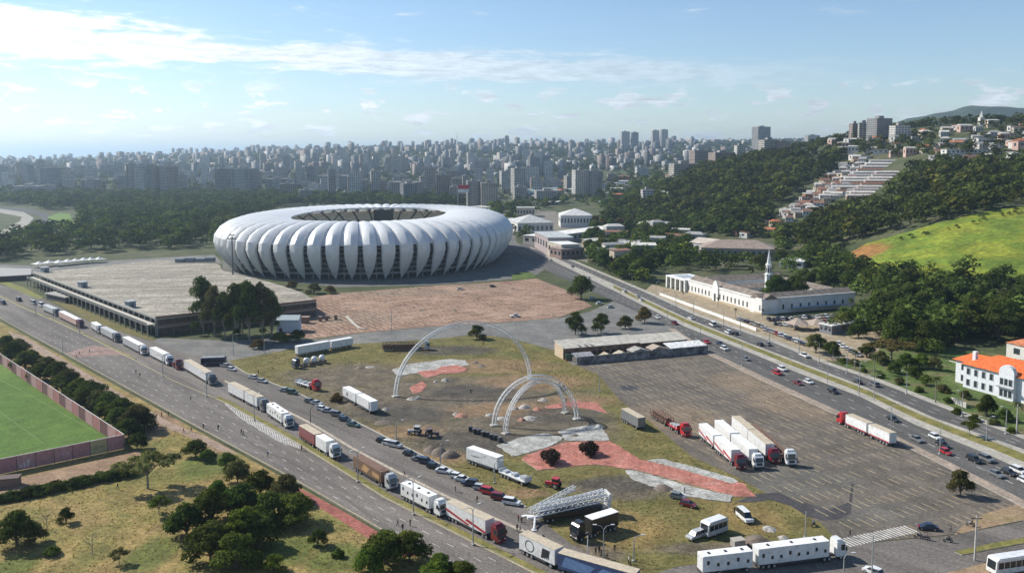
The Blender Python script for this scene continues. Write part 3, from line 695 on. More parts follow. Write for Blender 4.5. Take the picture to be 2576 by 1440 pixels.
    fs = [(r * n + i, r * n + (i + 1) % n, (r + 1) * n + (i + 1) % n, (r + 1) * n + i) for r in range(len(rows) - 1) for i in range(n)]
    MB().add(vs, fs).build('seat_bowl', mat('seats_pale', (.62, .59, .50), .8, var=.25, scale=.5), T)
    for k in range(0, 44):
        t = 2 * math.pi * k / 44; mb = MB()
        for r in range(len(rows) - 1):
            a_ = ring(t, rows[r][0]); b_ = ring(t, rows[r + 1][0]); mb.tube((*a_, rows[r][1] + .2), (*b_, rows[r + 1][1] + .2), .8, .8, 4)
        mb.build('stair_aisle', M_DK, T)
    MB().prism([ring(2 * math.pi * i / 60, -74) for i in range(60)], -.02, .1).build('pitch', mat('pitch_turf', (.07, .13, .025), .9), T)
    annulus('roof_ring', -56.2, -55.2, 34.4, 35.5, mat('steel_white', (.62, .64, .66), .5))
    for k in range(0, NP, 6):
        x, y = ring(ang(k + .5), -54); x2, y2 = ring(ang(k + .5), -40); MB().tube((x, y, 34.2), (x2, y2, 22), .35, .5, 6).build('roof_strut', M_DK, T)
    for tb, nm in ((100, 'scoreboard'), (-80, 'scoreboard')):
        x, y = ring(R(tb), -57.5); o = MB().box(-9, 9, -.5, .5, 23, 33.6).build(nm, mat('screen_black', (.015, .017, .02), .3), T, (x, y, 0), R(tb + 90))
stadium()
# ================================================================== vegetation
def leaf_cloud(lobes, n, size, seed, up=.35, under=.35, fill=.45):
    g = np.random.default_rng(seed); C = np.array([l[:3] for l in lobes], float); Rr = np.array([l[3:6] for l in lobes], float)
    w = Rr.prod(1) ** (2 / 3); k = g.choice(len(lobes), n, p=w / w.sum())
    d = g.normal(size=(n, 3)); d /= np.linalg.norm(d, axis=1)[:, None]
    flip = (d[:, 2] < -.25) & (g.random(n) > under); d[flip, 2] *= -1
    r = fill + (1.06 - fill) * np.sqrt(g.random(n)); r *= 1 + .16 * np.sin(d[:, 0] * 5 + k) * np.sin(d[:, 1] * 4.3 + k * 2)
    p = C[k] + d * Rr[k] * r[:, None]
    nn = d + g.normal(size=(n, 3)) * .55 + np.array([0, 0, up]); nn /= np.linalg.norm(nn, axis=1)[:, None]
    a = np.cross(nn, g.normal(size=(n, 3))); a /= np.linalg.norm(a, axis=1)[:, None]; b = np.cross(nn, a)
    s = size * (.55 + .9 * g.random((n, 1))); e = s * (.5 + .5 * g.random((n, 1)))
    V = np.stack([p - a * s * .5 - b * e * .2, p + b * -e * .55, p + a * s * .5 + b * e * .15, p + b * e * .5], 1).reshape(-1, 3)
    return V, np.arange(4 * n).reshape(-1, 4)
M_BARK = mat('bark', (.10, .08, .06), .9, var=.3, scale=4.)
M_BARKP = mat('bark_pale', (.24, .21, .17), .9, var=.3, scale=4.)
LF = {'dark': leaf_mat('leaf_dark', (.018, .034, .010), (.09, .12, .030)), 'mid': leaf_mat('leaf_mid', (.026, .048, .010), (.12, .15, .034)),
      'bright': leaf_mat('leaf_bright', (.030, .060, .010), (.12, .165, .03)), 'olive': leaf_mat('leaf_olive', (.04, .05, .02), (.15, .145, .06)),
      'autumn': leaf_mat('leaf_autumn', (.05, .04, .016), (.18, .13, .055)), 'wood': leaf_mat('leaf_wood', (.024, .046, .014), (.10, .145, .040), tone=True), 'hill': leaf_mat('leaf_hill', (.024, .042, .012), (.11, .14, .036), tone=True), 'hill1': leaf_mat('leaf_hill_tree', (.018, .034, .010), (.10, .13, .033)),
      'scorched': leaf_mat('leaf_scorched', (.025, .018, .016), (.07, .05, .045)), 'palm': leaf_mat('leaf_palm', (.030, .045, .014), (.08, .10, .035)), 'straw': leaf_mat('leaf_straw', (.24, .18, .07), (.36, .27, .11), .45), 'grass': leaf_mat('leaf_grass', (.09, .10, .025), (.22, .20, .06))}
def limbs(mb, base, tips, r):
    h = min(t[2] for t in tips) * .55; top = Vector((base[0], base[1], h)); mb.tube((*base[:2], -.3), top, r, r * .75, 7)
    for t in tips:
        t = Vector(t); m_ = top + (t - top) * .5 + Vector((0, 0, .12 * (t - top).length)); mb.tube(top, m_, r * .6, r * .38, 5); mb.tube(m_, t, r * .38, r * .12, 5)
TREE = {}
def tree_kind(name, lobes, n, size, r, seed, bark=None, **k):
    V, F = leaf_cloud(lobes, n, size, seed, **k); cr = npmesh('crown', V, F, LF['mid'])
    mb = MB(); limbs(mb, (0, 0), [(l[0] * .75, l[1] * .75, max(l[2] - l[5] * .1, .6)) for l in lobes], r); TREE[name] = (cr, mb.mesh('trunk', bark or M_BARK))
def lob(seed, n, R0, H0, H1, r0, r1, flat=.8):
    g = random.Random(seed); o = []
    for i in range(n):
        a = 2.4 * i + g.uniform(-.4, .4); q = R0 * math.sqrt((i + .3) / n); rr = g.uniform(r0, r1); z = H1 - (H1 - H0) * (q / R0) ** 1.5 * g.uniform(.5, 1.1) - rr * .6
        o.append((q * math.cos(a), q * math.sin(a), z, rr, rr, rr * flat))
    return o
for i in range(5): tree_kind('round%d' % i, lob(10 + i, 11, 3.0, 2.2, 8.0, 1.3, 2.1), 5200, .42, .26, 50 + i)          # 8 m
for i in range(3): tree_kind('shrub%d' % i, lob(30 + i, 6, 1.3, .6, 2.4, .7, 1.0, .9), 1800, .30, .07, 70 + i, under=.8)    # 2.4 m
for i in range(3): tree_kind('tall%d' % i, lob(40 + i, 17, 5.6, 7., 26., 2.2, 3.9, .8), 9000, .72, .42, 80 + i, M_BARKP, fill=.25)  # 26 m
for i in range(3): tree_kind('big%d' % i, lob(44 + i, 15, 5.2, 4.5, 14., 1.9, 3.1, .8), 6000, .62, .4, 180 + i)                # 14 m
tree_kind('umbrella', lob(60, 12, 4.4, 5.4, 6.6, 1.0, 1.5, .55), 3600, .38, .22, 90, M_BARKP, fill=.3)
tree_kind('sparse', lob(61, 7, 1.6, 1.6, 4.2, .6, 1.0, .8), 900, .3, .09, 91, M_BARKP, fill=.2)
# palm: ringed trunk, arching fronds of two leaf blades
def palm():
    V = []; F = []; g = random.Random(5)
    for k in range(22):
        a = k * 2.4; tilt = g.uniform(-.5, .9); L_ = g.uniform(2.2, 2.9); pts = []
        for s in range(6):
            t = s / 5; r = L_ * t * (1 - .18 * t); z = 9. + math.sin(tilt) * L_ * t - 1.5 * t * t; pts.append(Vector((r * math.cos(a), r * math.sin(a), z)))
        sd = Vector((-math.sin(a), math.cos(a), 0))
        for s in range(5):
            w0, w1 = .42 * (1 - s / 6), .42 * (1 - (s + 1) / 6)
            for sg in (-1, 1):
                q = [pts[s], pts[s + 1], pts[s + 1] + sd * sg * w1 - Vector((0, 0, w1 * .6)), pts[s] + sd * sg * w0 - Vector((0, 0, w0 * .6))]; F.append(range(len(V), len(V) + 4)); V += [tuple(v) for v in q]
    TREE['palm'] = (npmesh('crown', np.array(V), np.array([list(f) for f in F]), LF['palm']), MB().path([(0, 0, -.3), (.05, 0, 3), (0, .05, 6), (0, 0, 9.1)], [.26, .2, .17, .16], 7).mesh('trunk', M_BARKP))
palm()
def bare(seed, H):
    g = random.Random(seed); mb = MB()
    def br(p, d, L_, r, k):
        q = p + d * L_; mb.tube(p, q, r, r * .65, 5)
        if k == 0: return
        for _ in range(3 if k > 1 else 2):
            nd = (d + Vector((g.uniform(-.8, .8), g.uniform(-.8, .8), g.uniform(-.15, .5)))).normalized(); br(q, nd, L_ * g.uniform(.6, .8), r * .6, k - 1)
    br(Vector((0, 0, -.2)), Vector((.05, 0, 1)), H * .3, .11, 4); return mb
NT = [0]
def tree(kind, label, p, h, leaf='mid', wide=1., group=None, name='tree', rz=None):
    cr, tr = TREE[kind]; base = {'round': 8., 'shrub': 2.4, 'tall': 26., 'big': 14., 'umbrella': 6.6, 'sparse': 4.2, 'palm': 10.}[kind.rstrip('0123456789')]
    s = h / base; NT[0] += 1
    t = thing(name, label, 'palm' if kind == 'palm' else ('bush' if kind.startswith('shrub') else 'tree'), p, random.uniform(0, 6.28) if rz is None else rz, group); t.scale = (s * wide, s * wide, s)
    put('trunk', tr, t); put('crown', cr, t, m=LF[leaf]); return t
def rk(k, n): return k + str(random.randrange(n))
# --- bottom left meadow: every tree in view
for x, y, h, k, lf, w, lab in (
    (470, 1352, 7.2, 'round0', 'dark', 1.15, 'dark leafy tree on the left edge of the big meadow thicket'),
    (530, 1408, 7.6, 'round1', 'dark', 1.2, 'dark broad tree at the lower left of the meadow thicket'),
    (592, 1428, 7.0, 'round2', 'mid', 1.2, 'rounded dark tree at the foot of the meadow thicket'),
    (612, 1375, 8.2, 'round3', 'bright', .95, 'brighter green conical tree in the middle of the thicket'),
    (648, 1372, 6.8, 'round4', 'dark', 1.15, 'dark leaved tree right of the bright green one in the thicket'),
    (530, 1315, 7.4, 'round1', 'mid', 1.1, 'leafy tree in the upper left of the meadow thicket'),
    (605, 1305, 7.8, 'round0', 'dark', 1.2, 'dense dark tree in the heart of the meadow thicket'),
    (680, 1318, 7.2, 'round2', 'dark', 1.2, 'dark tree at the right heart of the meadow thicket'),
    (742, 1318, 6.8, 'round3', 'mid', 1.15, 'round tree on the right edge of the thicket by the avenue'),
    (722, 1262, 6.4, 'round4', 'olive', 1.1, 'olive tinged tree at the thicket top right near the cycle path'),
    (655, 1245, 6.0, 'round0', 'mid', 1.1, 'tree at the top of the thicket beside the avenue kerb'),
    (598, 1212, 5.6, 'round1', 'olive', 1., 'greyish green slender tree at the thicket top left'),
    (572, 1182, 4.6, 'round2', 'dark', 1., 'small dark tree between thicket and avenue edge'),
    (548, 1262, 5.2, 'round3', 'bright', 1., 'low bright green tree on the left flank of the thicket'),
    (492, 1148, 4.6, 'round4', 'dark', 1.25, 'dark rounded clump of foliage beside the avenue above the path'),
    (522, 1160, 3.2, 'round0', 'mid', 1.3, 'low green bushy tree right of the dark clump by the avenue'),
    (800, 1372, 3.6, 'round1', 'dark', 1., 'small dark tree near the red cycle path'),
    (968, 1418, 6.8, 'round2', 'mid', 1.15, 'large round green tree at the bottom centre by the avenue'),
    (1030, 1412, 6.2, 'round4', 'mid', 1.15, 'round green tree next to the largest bottom centre tree'),
    (1108, 1452, 4.6, 'round0', 'bright', 1.3, 'green tree cut by the bottom edge beside the avenue'),
    (1160, 1460, 3.8, 'round3', 'mid', 1.3, 'lowest green tree at the bottom edge nearest the lane dashes'),
    (930, 1440, 5.0, 'round1', 'bright', 1.1, 'bright green tree left of the large bottom centre tree'),
    (42, 1372, 7.4, 'round3', 'dark', 1.05, 'large dark tree at the far left of the meadow'),
    (88, 1365, 4.2, 'round1', 'olive', 1., 'thin grey green tree beside the large dark left tree'),
    (166, 1314, 3.4, 'round2', 'dark', .9, 'small round standalone tree with its shadow on dry grass'),
    (345, 1128, 4.4, 'round4', 'dark', 1.1, 'dark tree by the corner of the pink pitch wall'),
    (372, 1228, 8.6, 'umbrella', 'olive', 1.05, 'flat topped umbrella tree with bare forked stems in the meadow'),
    (400, 1292, 4.6, 'sparse', 'mid', 1.2, 'leaning thin tree below the umbrella tree'),
    (300, 1418, 3.6, 'sparse', 'olive', 1.1, 'grey olive shrubby tree standing low in the dry meadow'),
    (690, 1438, 3.6, 'round2', 'bright', 1.1, 'yellow green tree low at the bottom edge of the meadow'),
    (132, 1395, 1.8, 'shrub1', 'mid', 1.2, 'small bush below the large dark left tree'),
    (852, 1400, 1.8, 'shrub2', 'mid', 1., 'small lone bush on the grass near the bottom centre trees'),
    (1200, 852, 6.8, 'round2', 'mid', 1.05, 'lone round tree on the grass under the big white arch'),
    (1462, 752, 14., 'big0', 'dark', 1.05, 'lone large dark tree at the right corner of the red lot'),
    (1447, 842, 11., 'big1', 'dark', .85, 'dark tree left of the warehouse in the street row'),
    (1512, 838, 9.6, 'big2', 'dark', .9, 'dark tree in the middle of the row behind the warehouse'),
    (1573, 826, 6.5, 'round1', 'olive', 1.1, 'olive low tree in the row behind the warehouse'),
    (1622, 812, 8.2, 'round0', 'autumn', 1.0, 'reddish brown tree at the right end of the row behind the warehouse'),
    (1425, 896, 4.8, 'round3', 'olive', 1., 'olive tree against the left end of the warehouse'),
    (2416, 1246, 6.6, 'round4', 'olive', .8, 'lone olive tree on a small island at the car park corner'),
    (2438, 1098, 4.6, 'umbrella', 'mid', .7, 'small flat crowned tree in the median of the right avenue'),
    (848, 1010, 3., 'shrub0', 'autumn', 1., 'brown scrubby bush on the verge above the parked cars'),
    (2052, 888, 8.5, 'big2', 'olive', 1.1, 'wide olive tree beside the avenue right of the parked cars'),
    (2092, 902, 7.5, 'big0', 'dark', 1., 'dark green tree beside the wide olive tree at the avenue'),
    (2242, 905, 8., 'umbrella', 'autumn', 1.5, 'bare looking grey brown spreading tree on the lawn'),
    (2160, 850, 9., 'big1', 'dark', 1., 'dark tree left of the grey spreading tree'),
    (2350, 930, 5.5, 'round1', 'olive', 1., 'round olive tree left of the orange roofed mansion'),
    (2428, 1002, 3., 'round2', 'olive', 1.2, 'low bushy tree in front of the mansion'),
    (2482, 1045, 7., 'round3', 'dark', .8, 'dark tree standing before the mansion porch'),
    (2566, 965, 9., 'big2', 'autumn', .8, 'russet tree at the right edge covering the mansion corner'),
    (1953, 760, 16., 'big0', 'dark', 1.0, 'left of the two round dark trees in the white asylum courtyard'),
    (1999, 760, 15.5, 'big2', 'dark', 1.05, 'right of the two round dark trees in the white asylum courtyard'),
    (1812, 742, 5.5, 'sparse', 'olive', .9, 'thin tree rising over the asylum entrance roof'),
    (735, 728, 6., 'round1', 'autumn', 1.1, 'brownish tree at the stadium foot left of the forecourt'),
    (790, 738, 6.5, 'round2', 'olive', 1.3, 'olive tree at the stadium foot behind the parking deck'),
    (832, 738, 5., 'round3', 'autumn', 1.3, 'small autumnal tree at the right end of the stadium foot row'),
    (706, 862, 5., 'round4', 'mid', 1.5, 'low green tree right of the blue kiosk'),
    (748, 858, 5.5, 'round0', 'mid', 1.2, 'bushy green tree at the street corner by the red lot'),
    (650, 876, 4., 'round1', 'autumn', 1.6, 'brown low tree under the tall trees by the street')):
    big = k.startswith('round') and y > 1100 and x < 1300
    tree(k, lab, at(x, y), h * (1.05 if big else 1.), lf, w * (1.1 if big else 1.08))
b_ = thing('bare_tree', 'leafless twisted grey tree alone in the dry meadow', 'tree', at(232, 1392)); bare(4, 5.5).build('branches', M_BARKP, b_)
b_ = thing('bare_tree', 'small leafless tree leaning beside the large dark left tree', 'tree', at(118, 1330)); bare(9, 4.5).build('branches', M_BARKP, b_)
# tall eucalyptus group in front of the parking deck
for i, (x, y, h) in enumerate(((512, 838, 27), (540, 846, 24), (566, 852, 22), (596, 856, 26), (628, 860, 28), (660, 858, 27), (684, 850, 22), (610, 838, 24))):
    tree('tall%d' % (i % 3), ['leftmost tall tree of the grove before the parking deck', 'second tall tree from the left in the deck grove', 'third tall tree from the left in the deck grove', 'fourth tall tree from the left in the deck grove',
         'tallest tree in the right half of the deck grove', 'tall tree near the right end of the deck grove', 'rightmost tall tree of the deck grove beside the blue kiosk', 'tall tree at the back of the deck grove by the wall'][i],
         at(x, y), h, ('dark', 'olive', 'dark', 'mid')[i % 4], .85, 'tall trees before the parking deck')
# trees along the outside of the pitch fence
fence_trees = [(10, 868), (40, 880), (22, 893), (75, 905), (58, 915), (110, 925), (95, 942), (140, 945), (165, 962), (150, 972), (195, 975), (182, 990), (222, 1000), (240, 1015), (212, 1012), (268, 1020), (258, 1040), (300, 1040), (290, 1062), (325, 1058), (345, 1068), (318, 1085)]
for i, (x, y) in enumerate(fence_trees):
    tree(rk('round', 5), 'dark bushy tree behind the pitch fence, %s' % ['at the left edge', 'near the left edge', 'by the zebra crossing end', 'along the middle of the fence', 'towards the fence corner', 'at the fence corner'][min(5, i * 6 // 22)], at(x + 6, y + 14), random.uniform(5.6, 8.0), random.choice(['dark', 'mid', 'dark', 'olive']), 1.35, 'tree belt behind the pitch fence')
for i in range(15):
    t = i / 14; x = 0 + 325 * t; y = 1262 - 68 * t
    tree(rk('shrub', 3), 'low dark hedge bush along the dirt track, %s' % ['at the left edge', 'left of its middle', 'at its middle', 'right of its middle', 'at its right end'][i // 3], at(x, y), random.uniform(1.7, 2.6), 'dark', 1.5, 'hedge bushes along the dirt track', 'hedge_bush')
for x, y, lab in ((1385, 1162, 'left dark scorched bush on the red painted slab'), (1482, 1142, 'right dark scorched bush on the red painted slab')):
    tree('shrub1', lab, at(x, y, .16), 3.6, 'scorched', 1.15, None, 'scorched_bush')
# palms
for x, y, h, lab in ((2199, 940, 8, 'palm on the lawn edge left of the mansion'), (2353, 1012, 9.5, 'tall palm at the right avenue kerb before the mansion'), (2478, 1046, 7, 'palm in front of the mansion wall'),
        (2558, 1080, 9, 'palm at the right edge by the white post'), (2150, 928, 8, 'palm beside the lawn near the dark trees'), (2095, 908, 7, 'palm standing at the avenue by the dark tree'), (2140, 790, 9, 'palm behind the right end of the asylum'),
        (1806, 772, 5.5, 'young palm in the asylum front garden'), (1850, 800, 5.5, 'palm at the right of the asylum front garden'), (2570, 975, 8, 'palm cut by the right edge near the mansion'), (2195, 905, 8, 'palm at the back of the bright lawn'),
        (1918, 800, 5, 'palm at the asylum front corner'), (1718, 752, 5, 'palm near the portico of the asylum')):
    tree('palm', lab, at(x, y), h, 'palm', 1., None, 'palm_tree')
# scattered woodland trees, each an individual
def place(i, n, y, ys):
    a = ['at the far left', 'left of centre', 'near the middle', 'right of centre', 'at the far right'][min(4, int(5 * i / n))]
    t = (y - min(ys)) / (max(ys) - min(ys) + 1e-6); return ('in the back row ' if t < .33 else 'in the middle row ' if t < .66 else 'in the front row ') + a
def scatter(poly, n, h0, h1, kinds, leaves, words, group, mind, terrain=False, seed=1, avoid=()):
    g = random.Random(seed); xs = [p[0] for p in poly]; ys = [p[1] for p in poly]; pts = []; tries = 0
    while len(pts) < n and tries < n * 60:
        tries += 1; x, y = g.uniform(min(xs), max(xs)), g.uniform(min(ys), max(ys))
        if not inside((x, y), poly) or any(a[0] < x < a[2] and a[1] < y < a[3] for a in avoid): continue
        p = hit(x, y) if terrain else at(x, y)
        if any((p - q[0]).length < mind for q in pts): continue
        pts.append((p, x, y))
    pts.sort(key=lambda q: q[1])
    for i, (p, x, y) in enumerate(pts):
        tree(g.choice(kinds), '%s, %s' % (words, place(i, len(pts), y, ys)), p, g.uniform(h0, h1), g.choice(leaves), g.uniform(.9, 1.2), group)
scatter([(2040, 850), (2180, 845), (2330, 905), (2400, 915), (2576, 900), (2650, 880), (2650, 740), (2300, 720), (2190, 735), (2210, 790), (2060, 840)], 52, 11, 18, ['big0', 'big1', 'big2', 'round1'], ['dark', 'dark', 'mid', 'hill1'], 'tall dark tree behind the mansion', 'trees in the wood behind the mansion', 7.5, False, 5, ((1930, 760, 2190, 835), (2380, 860, 2576, 1010)))
scatter([(1470, 600), (1640, 600), (1760, 590), (1900, 640), (1640, 668), (1620, 715), (1560, 705), (1480, 655)], 60, 9, 15, ['big0', 'big1', 'big2'], ['dark', 'mid', 'hill1', 'dark'], 'dense tree behind the right avenue', 'trees behind the right avenue', 8, False, 6, ((1730, 600, 1950, 680),))
scatter([(1480, 560), (1560, 545), (1700, 545), (1800, 560), (1800, 600), (1480, 600)], 45, 9, 15, ['big0', 'big1', 'big2'], ['dark', 'mid', 'hill1', 'autumn'], 'dark tree at the hill foot', 'trees at the hill foot', 9, True, 7)
scatter([(2020, 700), (2180, 695), (2290, 715), (2190, 730), (2100, 712), (2030, 720)], 16, 6, 10, ['round0', 'round2', 'big1'], ['dark', 'mid', 'olive'], 'tree below the bright hill field', 'trees at the foot of the hill field', 6, False, 8)
for i, (x, y, k, h) in enumerate(((2120, 912, 'shrub0', 2.2), (2150, 918, 'shrub1', 2.6), (2172, 935, 'shrub2', 1.8), (2216, 950, 'shrub0', 2.0), (2250, 938, 'round1', 4.5), (2262, 965, 'shrub1', 2.4), (2300, 950, 'round2', 5.), (2312, 985, 'shrub2', 2.), (2330, 968, 'round0', 4.), (2372, 985, 'shrub0', 2.8), (2385, 1012, 'shrub1', 1.8), (2408, 1040, 'shrub2', 2.), (2450, 1058, 'shrub0', 2.2), (2500, 1068, 'shrub1', 2.), (2530, 1058, 'round3', 4.), (2545, 1088, 'shrub2', 1.8), (2280, 925, 'round4', 6.), (2215, 915, 'round2', 5.5), (2180, 900, 'round1', 6.), (2320, 925, 'round0', 6.))):
    tree(k, 'garden %s on the right lawn, %s' % ('bush' if k[0] == 's' else 'tree', ['at its left corner', 'left behind the kerb', 'before the left palm', 'by the lamp posts', 'behind the grey spreading tree', 'near the two palms', 'in its middle', 'at the kerb middle', 'left of the olive tree', 'below the olive tree', 'beside the garden wall left', 'below the garden wall', 'right of the garden wall', 'before the mansion porch', 'right of the mansion porch', 'at the right edge', 'at the back middle', 'at the back left', 'at the back far left', 'at the back right'][i]), at(x, y), h, ['mid', 'olive', 'dark', 'bright'][i % 4], 1.2, 'garden plants on the right lawn')
# --- woods that read as one mass
LOW = []
for i in range(7):
    L_ = lob(100 + i, 6, 2.9, 3.5, 9.0, 1.5, 2.4, .8); LOW.append(leaf_cloud(L_, 76, 1.6, 200 + i, up=.5, under=.1, fill=.8)[0])
def wood(name, label, cat, P, H, m, wide=1.15):
    V = []; g = np.random.default_rng(3); TN = []
    for i in range(len(P)):
        u = g.random(); q = .5 + .95 * g.random() ** 1.3; TN.append((q * (1.25 if u > .85 else 1.), q, q * (.8 if u > .85 else 1.), 1))
        b = LOW[g.integers(7)]; a = g.random() * 6.28; s = H[i] / 9.; c, sn = math.cos(a) * s * wide, math.sin(a) * s * wide
        V.append(np.stack([b[:, 0] * c - b[:, 1] * sn + P[i, 0], b[:, 0] * sn + b[:, 1] * c + P[i, 1], b[:, 2] * s + P[i, 2]], 1))
    V = np.concatenate(V); me = npmesh(name, V, np.arange(len(V)).reshape(-1, 4), m); at_ = me.color_attributes.new('tone', 'FLOAT_COLOR', 'POINT'); at_.data.foreach_set('color', np.repeat(np.array(TN, np.float32), len(V) // len(P), 0).ravel())
    o = bpy.data.objects.new(name, me); link(o); return tag(o, label, cat, None, 'stuff')
def world_scatter(polys, box, n, seed, keep_out=(), jit=1.):
    """even random scatter over the ground, kept where the plate region shows it"""
    g = np.random.default_rng(seed); X = g.uniform(box[0], box[1], n); Y = g.uniform(box[2], box[3], n); Z = _GZ(X, Y); x, y = proj(X, Y, Z)
    ok = np.array([any(inside((a, b), p) for p in polys) and not any(inside((a, b), k) for k in keep_out) for a, b in zip(x, y)])
    return np.stack([X, Y, Z], 1)[ok]
PARK = [(-260, 662), (0, 655), (80, 645), (250, 636), (545, 622), (600, 560), (720, 520), (1240, 520), (1240, 506), (760, 492), (-260, 488)]
KEEP = ([(108, 530), (200, 528), (205, 585), (100, 590), (0, 612), (-260, 660), (-260, 530), (0, 515), (60, 518)], [(210, 580), (330, 572), (400, 568), (330, 585)])
Pk = world_scatter([PARK], (-1250, 60, 600, 1800), 13000, 21, KEEP)
wood('park_wood', 'wide dark green park wood between the avenue and the towers', 'wood', Pk, 7 + 12 * RNG.random(len(Pk)) ** 1.6, LF['wood'])
HILL = [[(1500, 560), (1560, 530), (1680, 472), (1760, 430), (1900, 402), (2130, 392), (2085, 440), (1940, 525), (1950, 575), (1900, 600), (1800, 575), (1600, 560)],
        [(1950, 615), (1990, 592), (2110, 540), (2190, 535), (2285, 445), (2350, 425), (2520, 430), (2700, 380), (2700, 500), (2576, 515), (2300, 572), (2130, 612), (2070, 640), (1990, 640)]]
Ph = world_scatter(HILL, (80, 800, 560, 1420), 10500, 22)
wood('hill_wood', 'dark forest covering the hillside on the right', 'wood', Ph, 7 + 12 * RNG.random(len(Ph)) ** 1.6, LF['hill'])
Pr = world_scatter([[(1880, 400), (2000, 345), (2150, 330), (2300, 300), (2576, 300), (2700, 310), (2700, 430), (2500, 432), (2350, 424), (2270, 408), (2150, 392)]], (300, 1100, 820, 1800), 2100, 23)
wood('ridge_trees', 'scattered dark trees among the houses on the hill crest', 'wood', Pr, RNG.uniform(6, 14, len(Pr)), LF['hill'])
Pm = world_scatter([[(1230, 520), (1500, 510), (1560, 470), (1900, 395), (1800, 380), (1500, 415), (1240, 440), (760, 450), (760, 500)]], (-500, 900, 1050, 3400), 2600, 24)
wood('city_trees', 'dark treetops between the city blocks', 'wood', Pm, RNG.uniform(8, 14, len(Pm)), LF['hill'])
LOW_MID = LOW; LOW = [leaf_cloud(lob(140 + i, 5, 2.9, 3.0, 9.0, 1.6, 2.4, .8), 22, 3.2, 400 + i, up=.5, under=.1, fill=.85)[0] for i in range(7)]
Pf = world_scatter([[(-60, 488), (-60, 418), (250, 402), (900, 374), (1500, 366), (1900, 352), (2200, 345), (2000, 372), (1500, 430), (1240, 470), (760, 486)]], (-3300, 2300, 1900, 5300), 16000, 25)
wood('far_trees', 'hazy blue green treetops far behind the city', 'wood', Pf, RNG.uniform(10, 18, len(Pf)), LF['hill'])
LOW_FAR = LOW; LOW = [leaf_cloud(lob(120 + i, 8, 2.9, 2.6, 9.0, 1.3, 2.2, .8), 230, 1.0, 300 + i, up=.4, under=.3, fill=.7)[0] for i in range(7)]
Pv = world_scatter([[(1440, 640), (1475, 560), (1560, 530), (1800, 560), (1960, 600), (1990, 640), (2100, 640), (2070, 690), (1960, 650), (1730, 625), (1740, 665), (1640, 668), (1620, 712), (1560, 702)],
    [(2190, 740), (2070, 700), (2050, 655), (2120, 668), (2260, 695), (2700, 705), (2700, 900), (2400, 905), (2330, 895), (2180, 842), (2060, 835), (2210, 795)]], (40, 420, 330, 1150), 4600, 27,
    ([(1295, 500), (1500, 500), (1590, 570), (1580, 610), (1480, 655), (1370, 640)], [(1730, 590), (1960, 600), (1955, 662), (1735, 660)], [(2380, 855), (2700, 855), (2700, 1000), (2380, 1000)]))
_A, _B = at(1729, 735), at(1916, 791); _u = (_B - _A).normalized(); _n = Vector((-_u.y, _u.x, 0)); _LA = (_B - _A).length
Pv2 = world_scatter([[(1640, 668), (1740, 660), (1960, 662), (2040, 690), (2200, 735), (2200, 790), (2050, 720), (1960, 692), (1700, 690), (1640, 705)], [(1240, 560), (1235, 525), (1500, 500), (1560, 530), (1475, 560), (1440, 640), (1300, 600)], [(1500, 520), (1560, 455), (1640, 440), (1700, 470), (1600, 530)]], (-90, 420, 380, 1500), 2600, 28,
    ([(1295, 545), (1400, 520), (1500, 520), (1590, 570), (1580, 610), (1480, 655), (1370, 640)], [(1730, 590), (1960, 600), (1955, 662), (1735, 660)]))
_q = (Pv2 - np.array(_A)); _lx = _q @ np.array(_u); _ly = _q @ np.array(_n); Pv = np.concatenate([Pv, Pv2[~((_lx > -18) & (_lx < _LA + 62) & (_ly > -22) & (_ly < 66))]])
wood('valley_wood', 'dark leafy wood filling the valley between avenue and hill', 'wood', Pv, 6 + 10 * RNG.random(len(Pv)) ** 1.4, LF['hill'], 1.25)
# scrub on the bright hill field
Pe = world_scatter([[(2100, 640), (2180, 655), (2280, 690), (2576, 700), (2576, 715), (2180, 690), (2070, 655)], [(2230, 610), (2400, 575), (2576, 525), (2576, 535), (2300, 600)]], (150, 420, 430, 800), 2600, 26)
wood('field_scrub', 'green scrub bushes along the edges of the bright hill field', 'scrub', Pe, RNG.uniform(1.6, 4.6, len(Pe)), LF['hill'], 1.5)

# --- grass that nobody could count
def tufts(name, label, polys, box, n, leaf, h, seed, keep=(), patch=.5):
    g = np.random.default_rng(seed); P = world_scatter(polys, box, n, seed, keep)
    w = np.sin(P[:, 0] * .21 + np.sin(P[:, 1] * .13) * 2) * np.sin(P[:, 1] * .17 + np.sin(P[:, 0] * .11) * 2); P = P[g.random(len(P)) < .35 + .65 * (w > -patch)]
    k = len(P); a = g.random(k) * 3.14; s = h * (.5 + g.random(k)); V = []
    for da in (0, 1.57):
        dx, dy = np.cos(a + da) * s * .9, np.sin(a + da) * s * .9; lx, ly = (g.random(k) - .5) * s, (g.random(k) - .5) * s
        V.append(np.stack([np.stack([P[:, 0] - dx * .5, P[:, 1] - dy * .5, P[:, 2] + .02], 1), np.stack([P[:, 0] + dx * .5, P[:, 1] + dy * .5, P[:, 2] + .02], 1), np.stack([P[:, 0] + dx * .7 + lx, P[:, 1] + dy * .7 + ly, P[:, 2] + s], 1), np.stack([P[:, 0] - dx * .7 + lx, P[:, 1] - dy * .7 + ly, P[:, 2] + s * .8], 1)], 1))
    V = np.concatenate(V).reshape(-1, 3); o = bpy.data.objects.new(name, npmesh(name, V, np.arange(len(V)).reshape(-1, 4), LF[leaf])); link(o); tag(o, label, 'grass', None, 'stuff')
MEAD = [(-60, 1260), (330, 1200), (345, 1150), (430, 1080), (494, 1092), (735, 1222), (962, 1352), (1150, 1460), (1150, 1520), (-60, 1520)]
CYC = [(735, 1220), (860, 1280), (1060, 1395), (1010, 1405), (860, 1315), (728, 1240)]
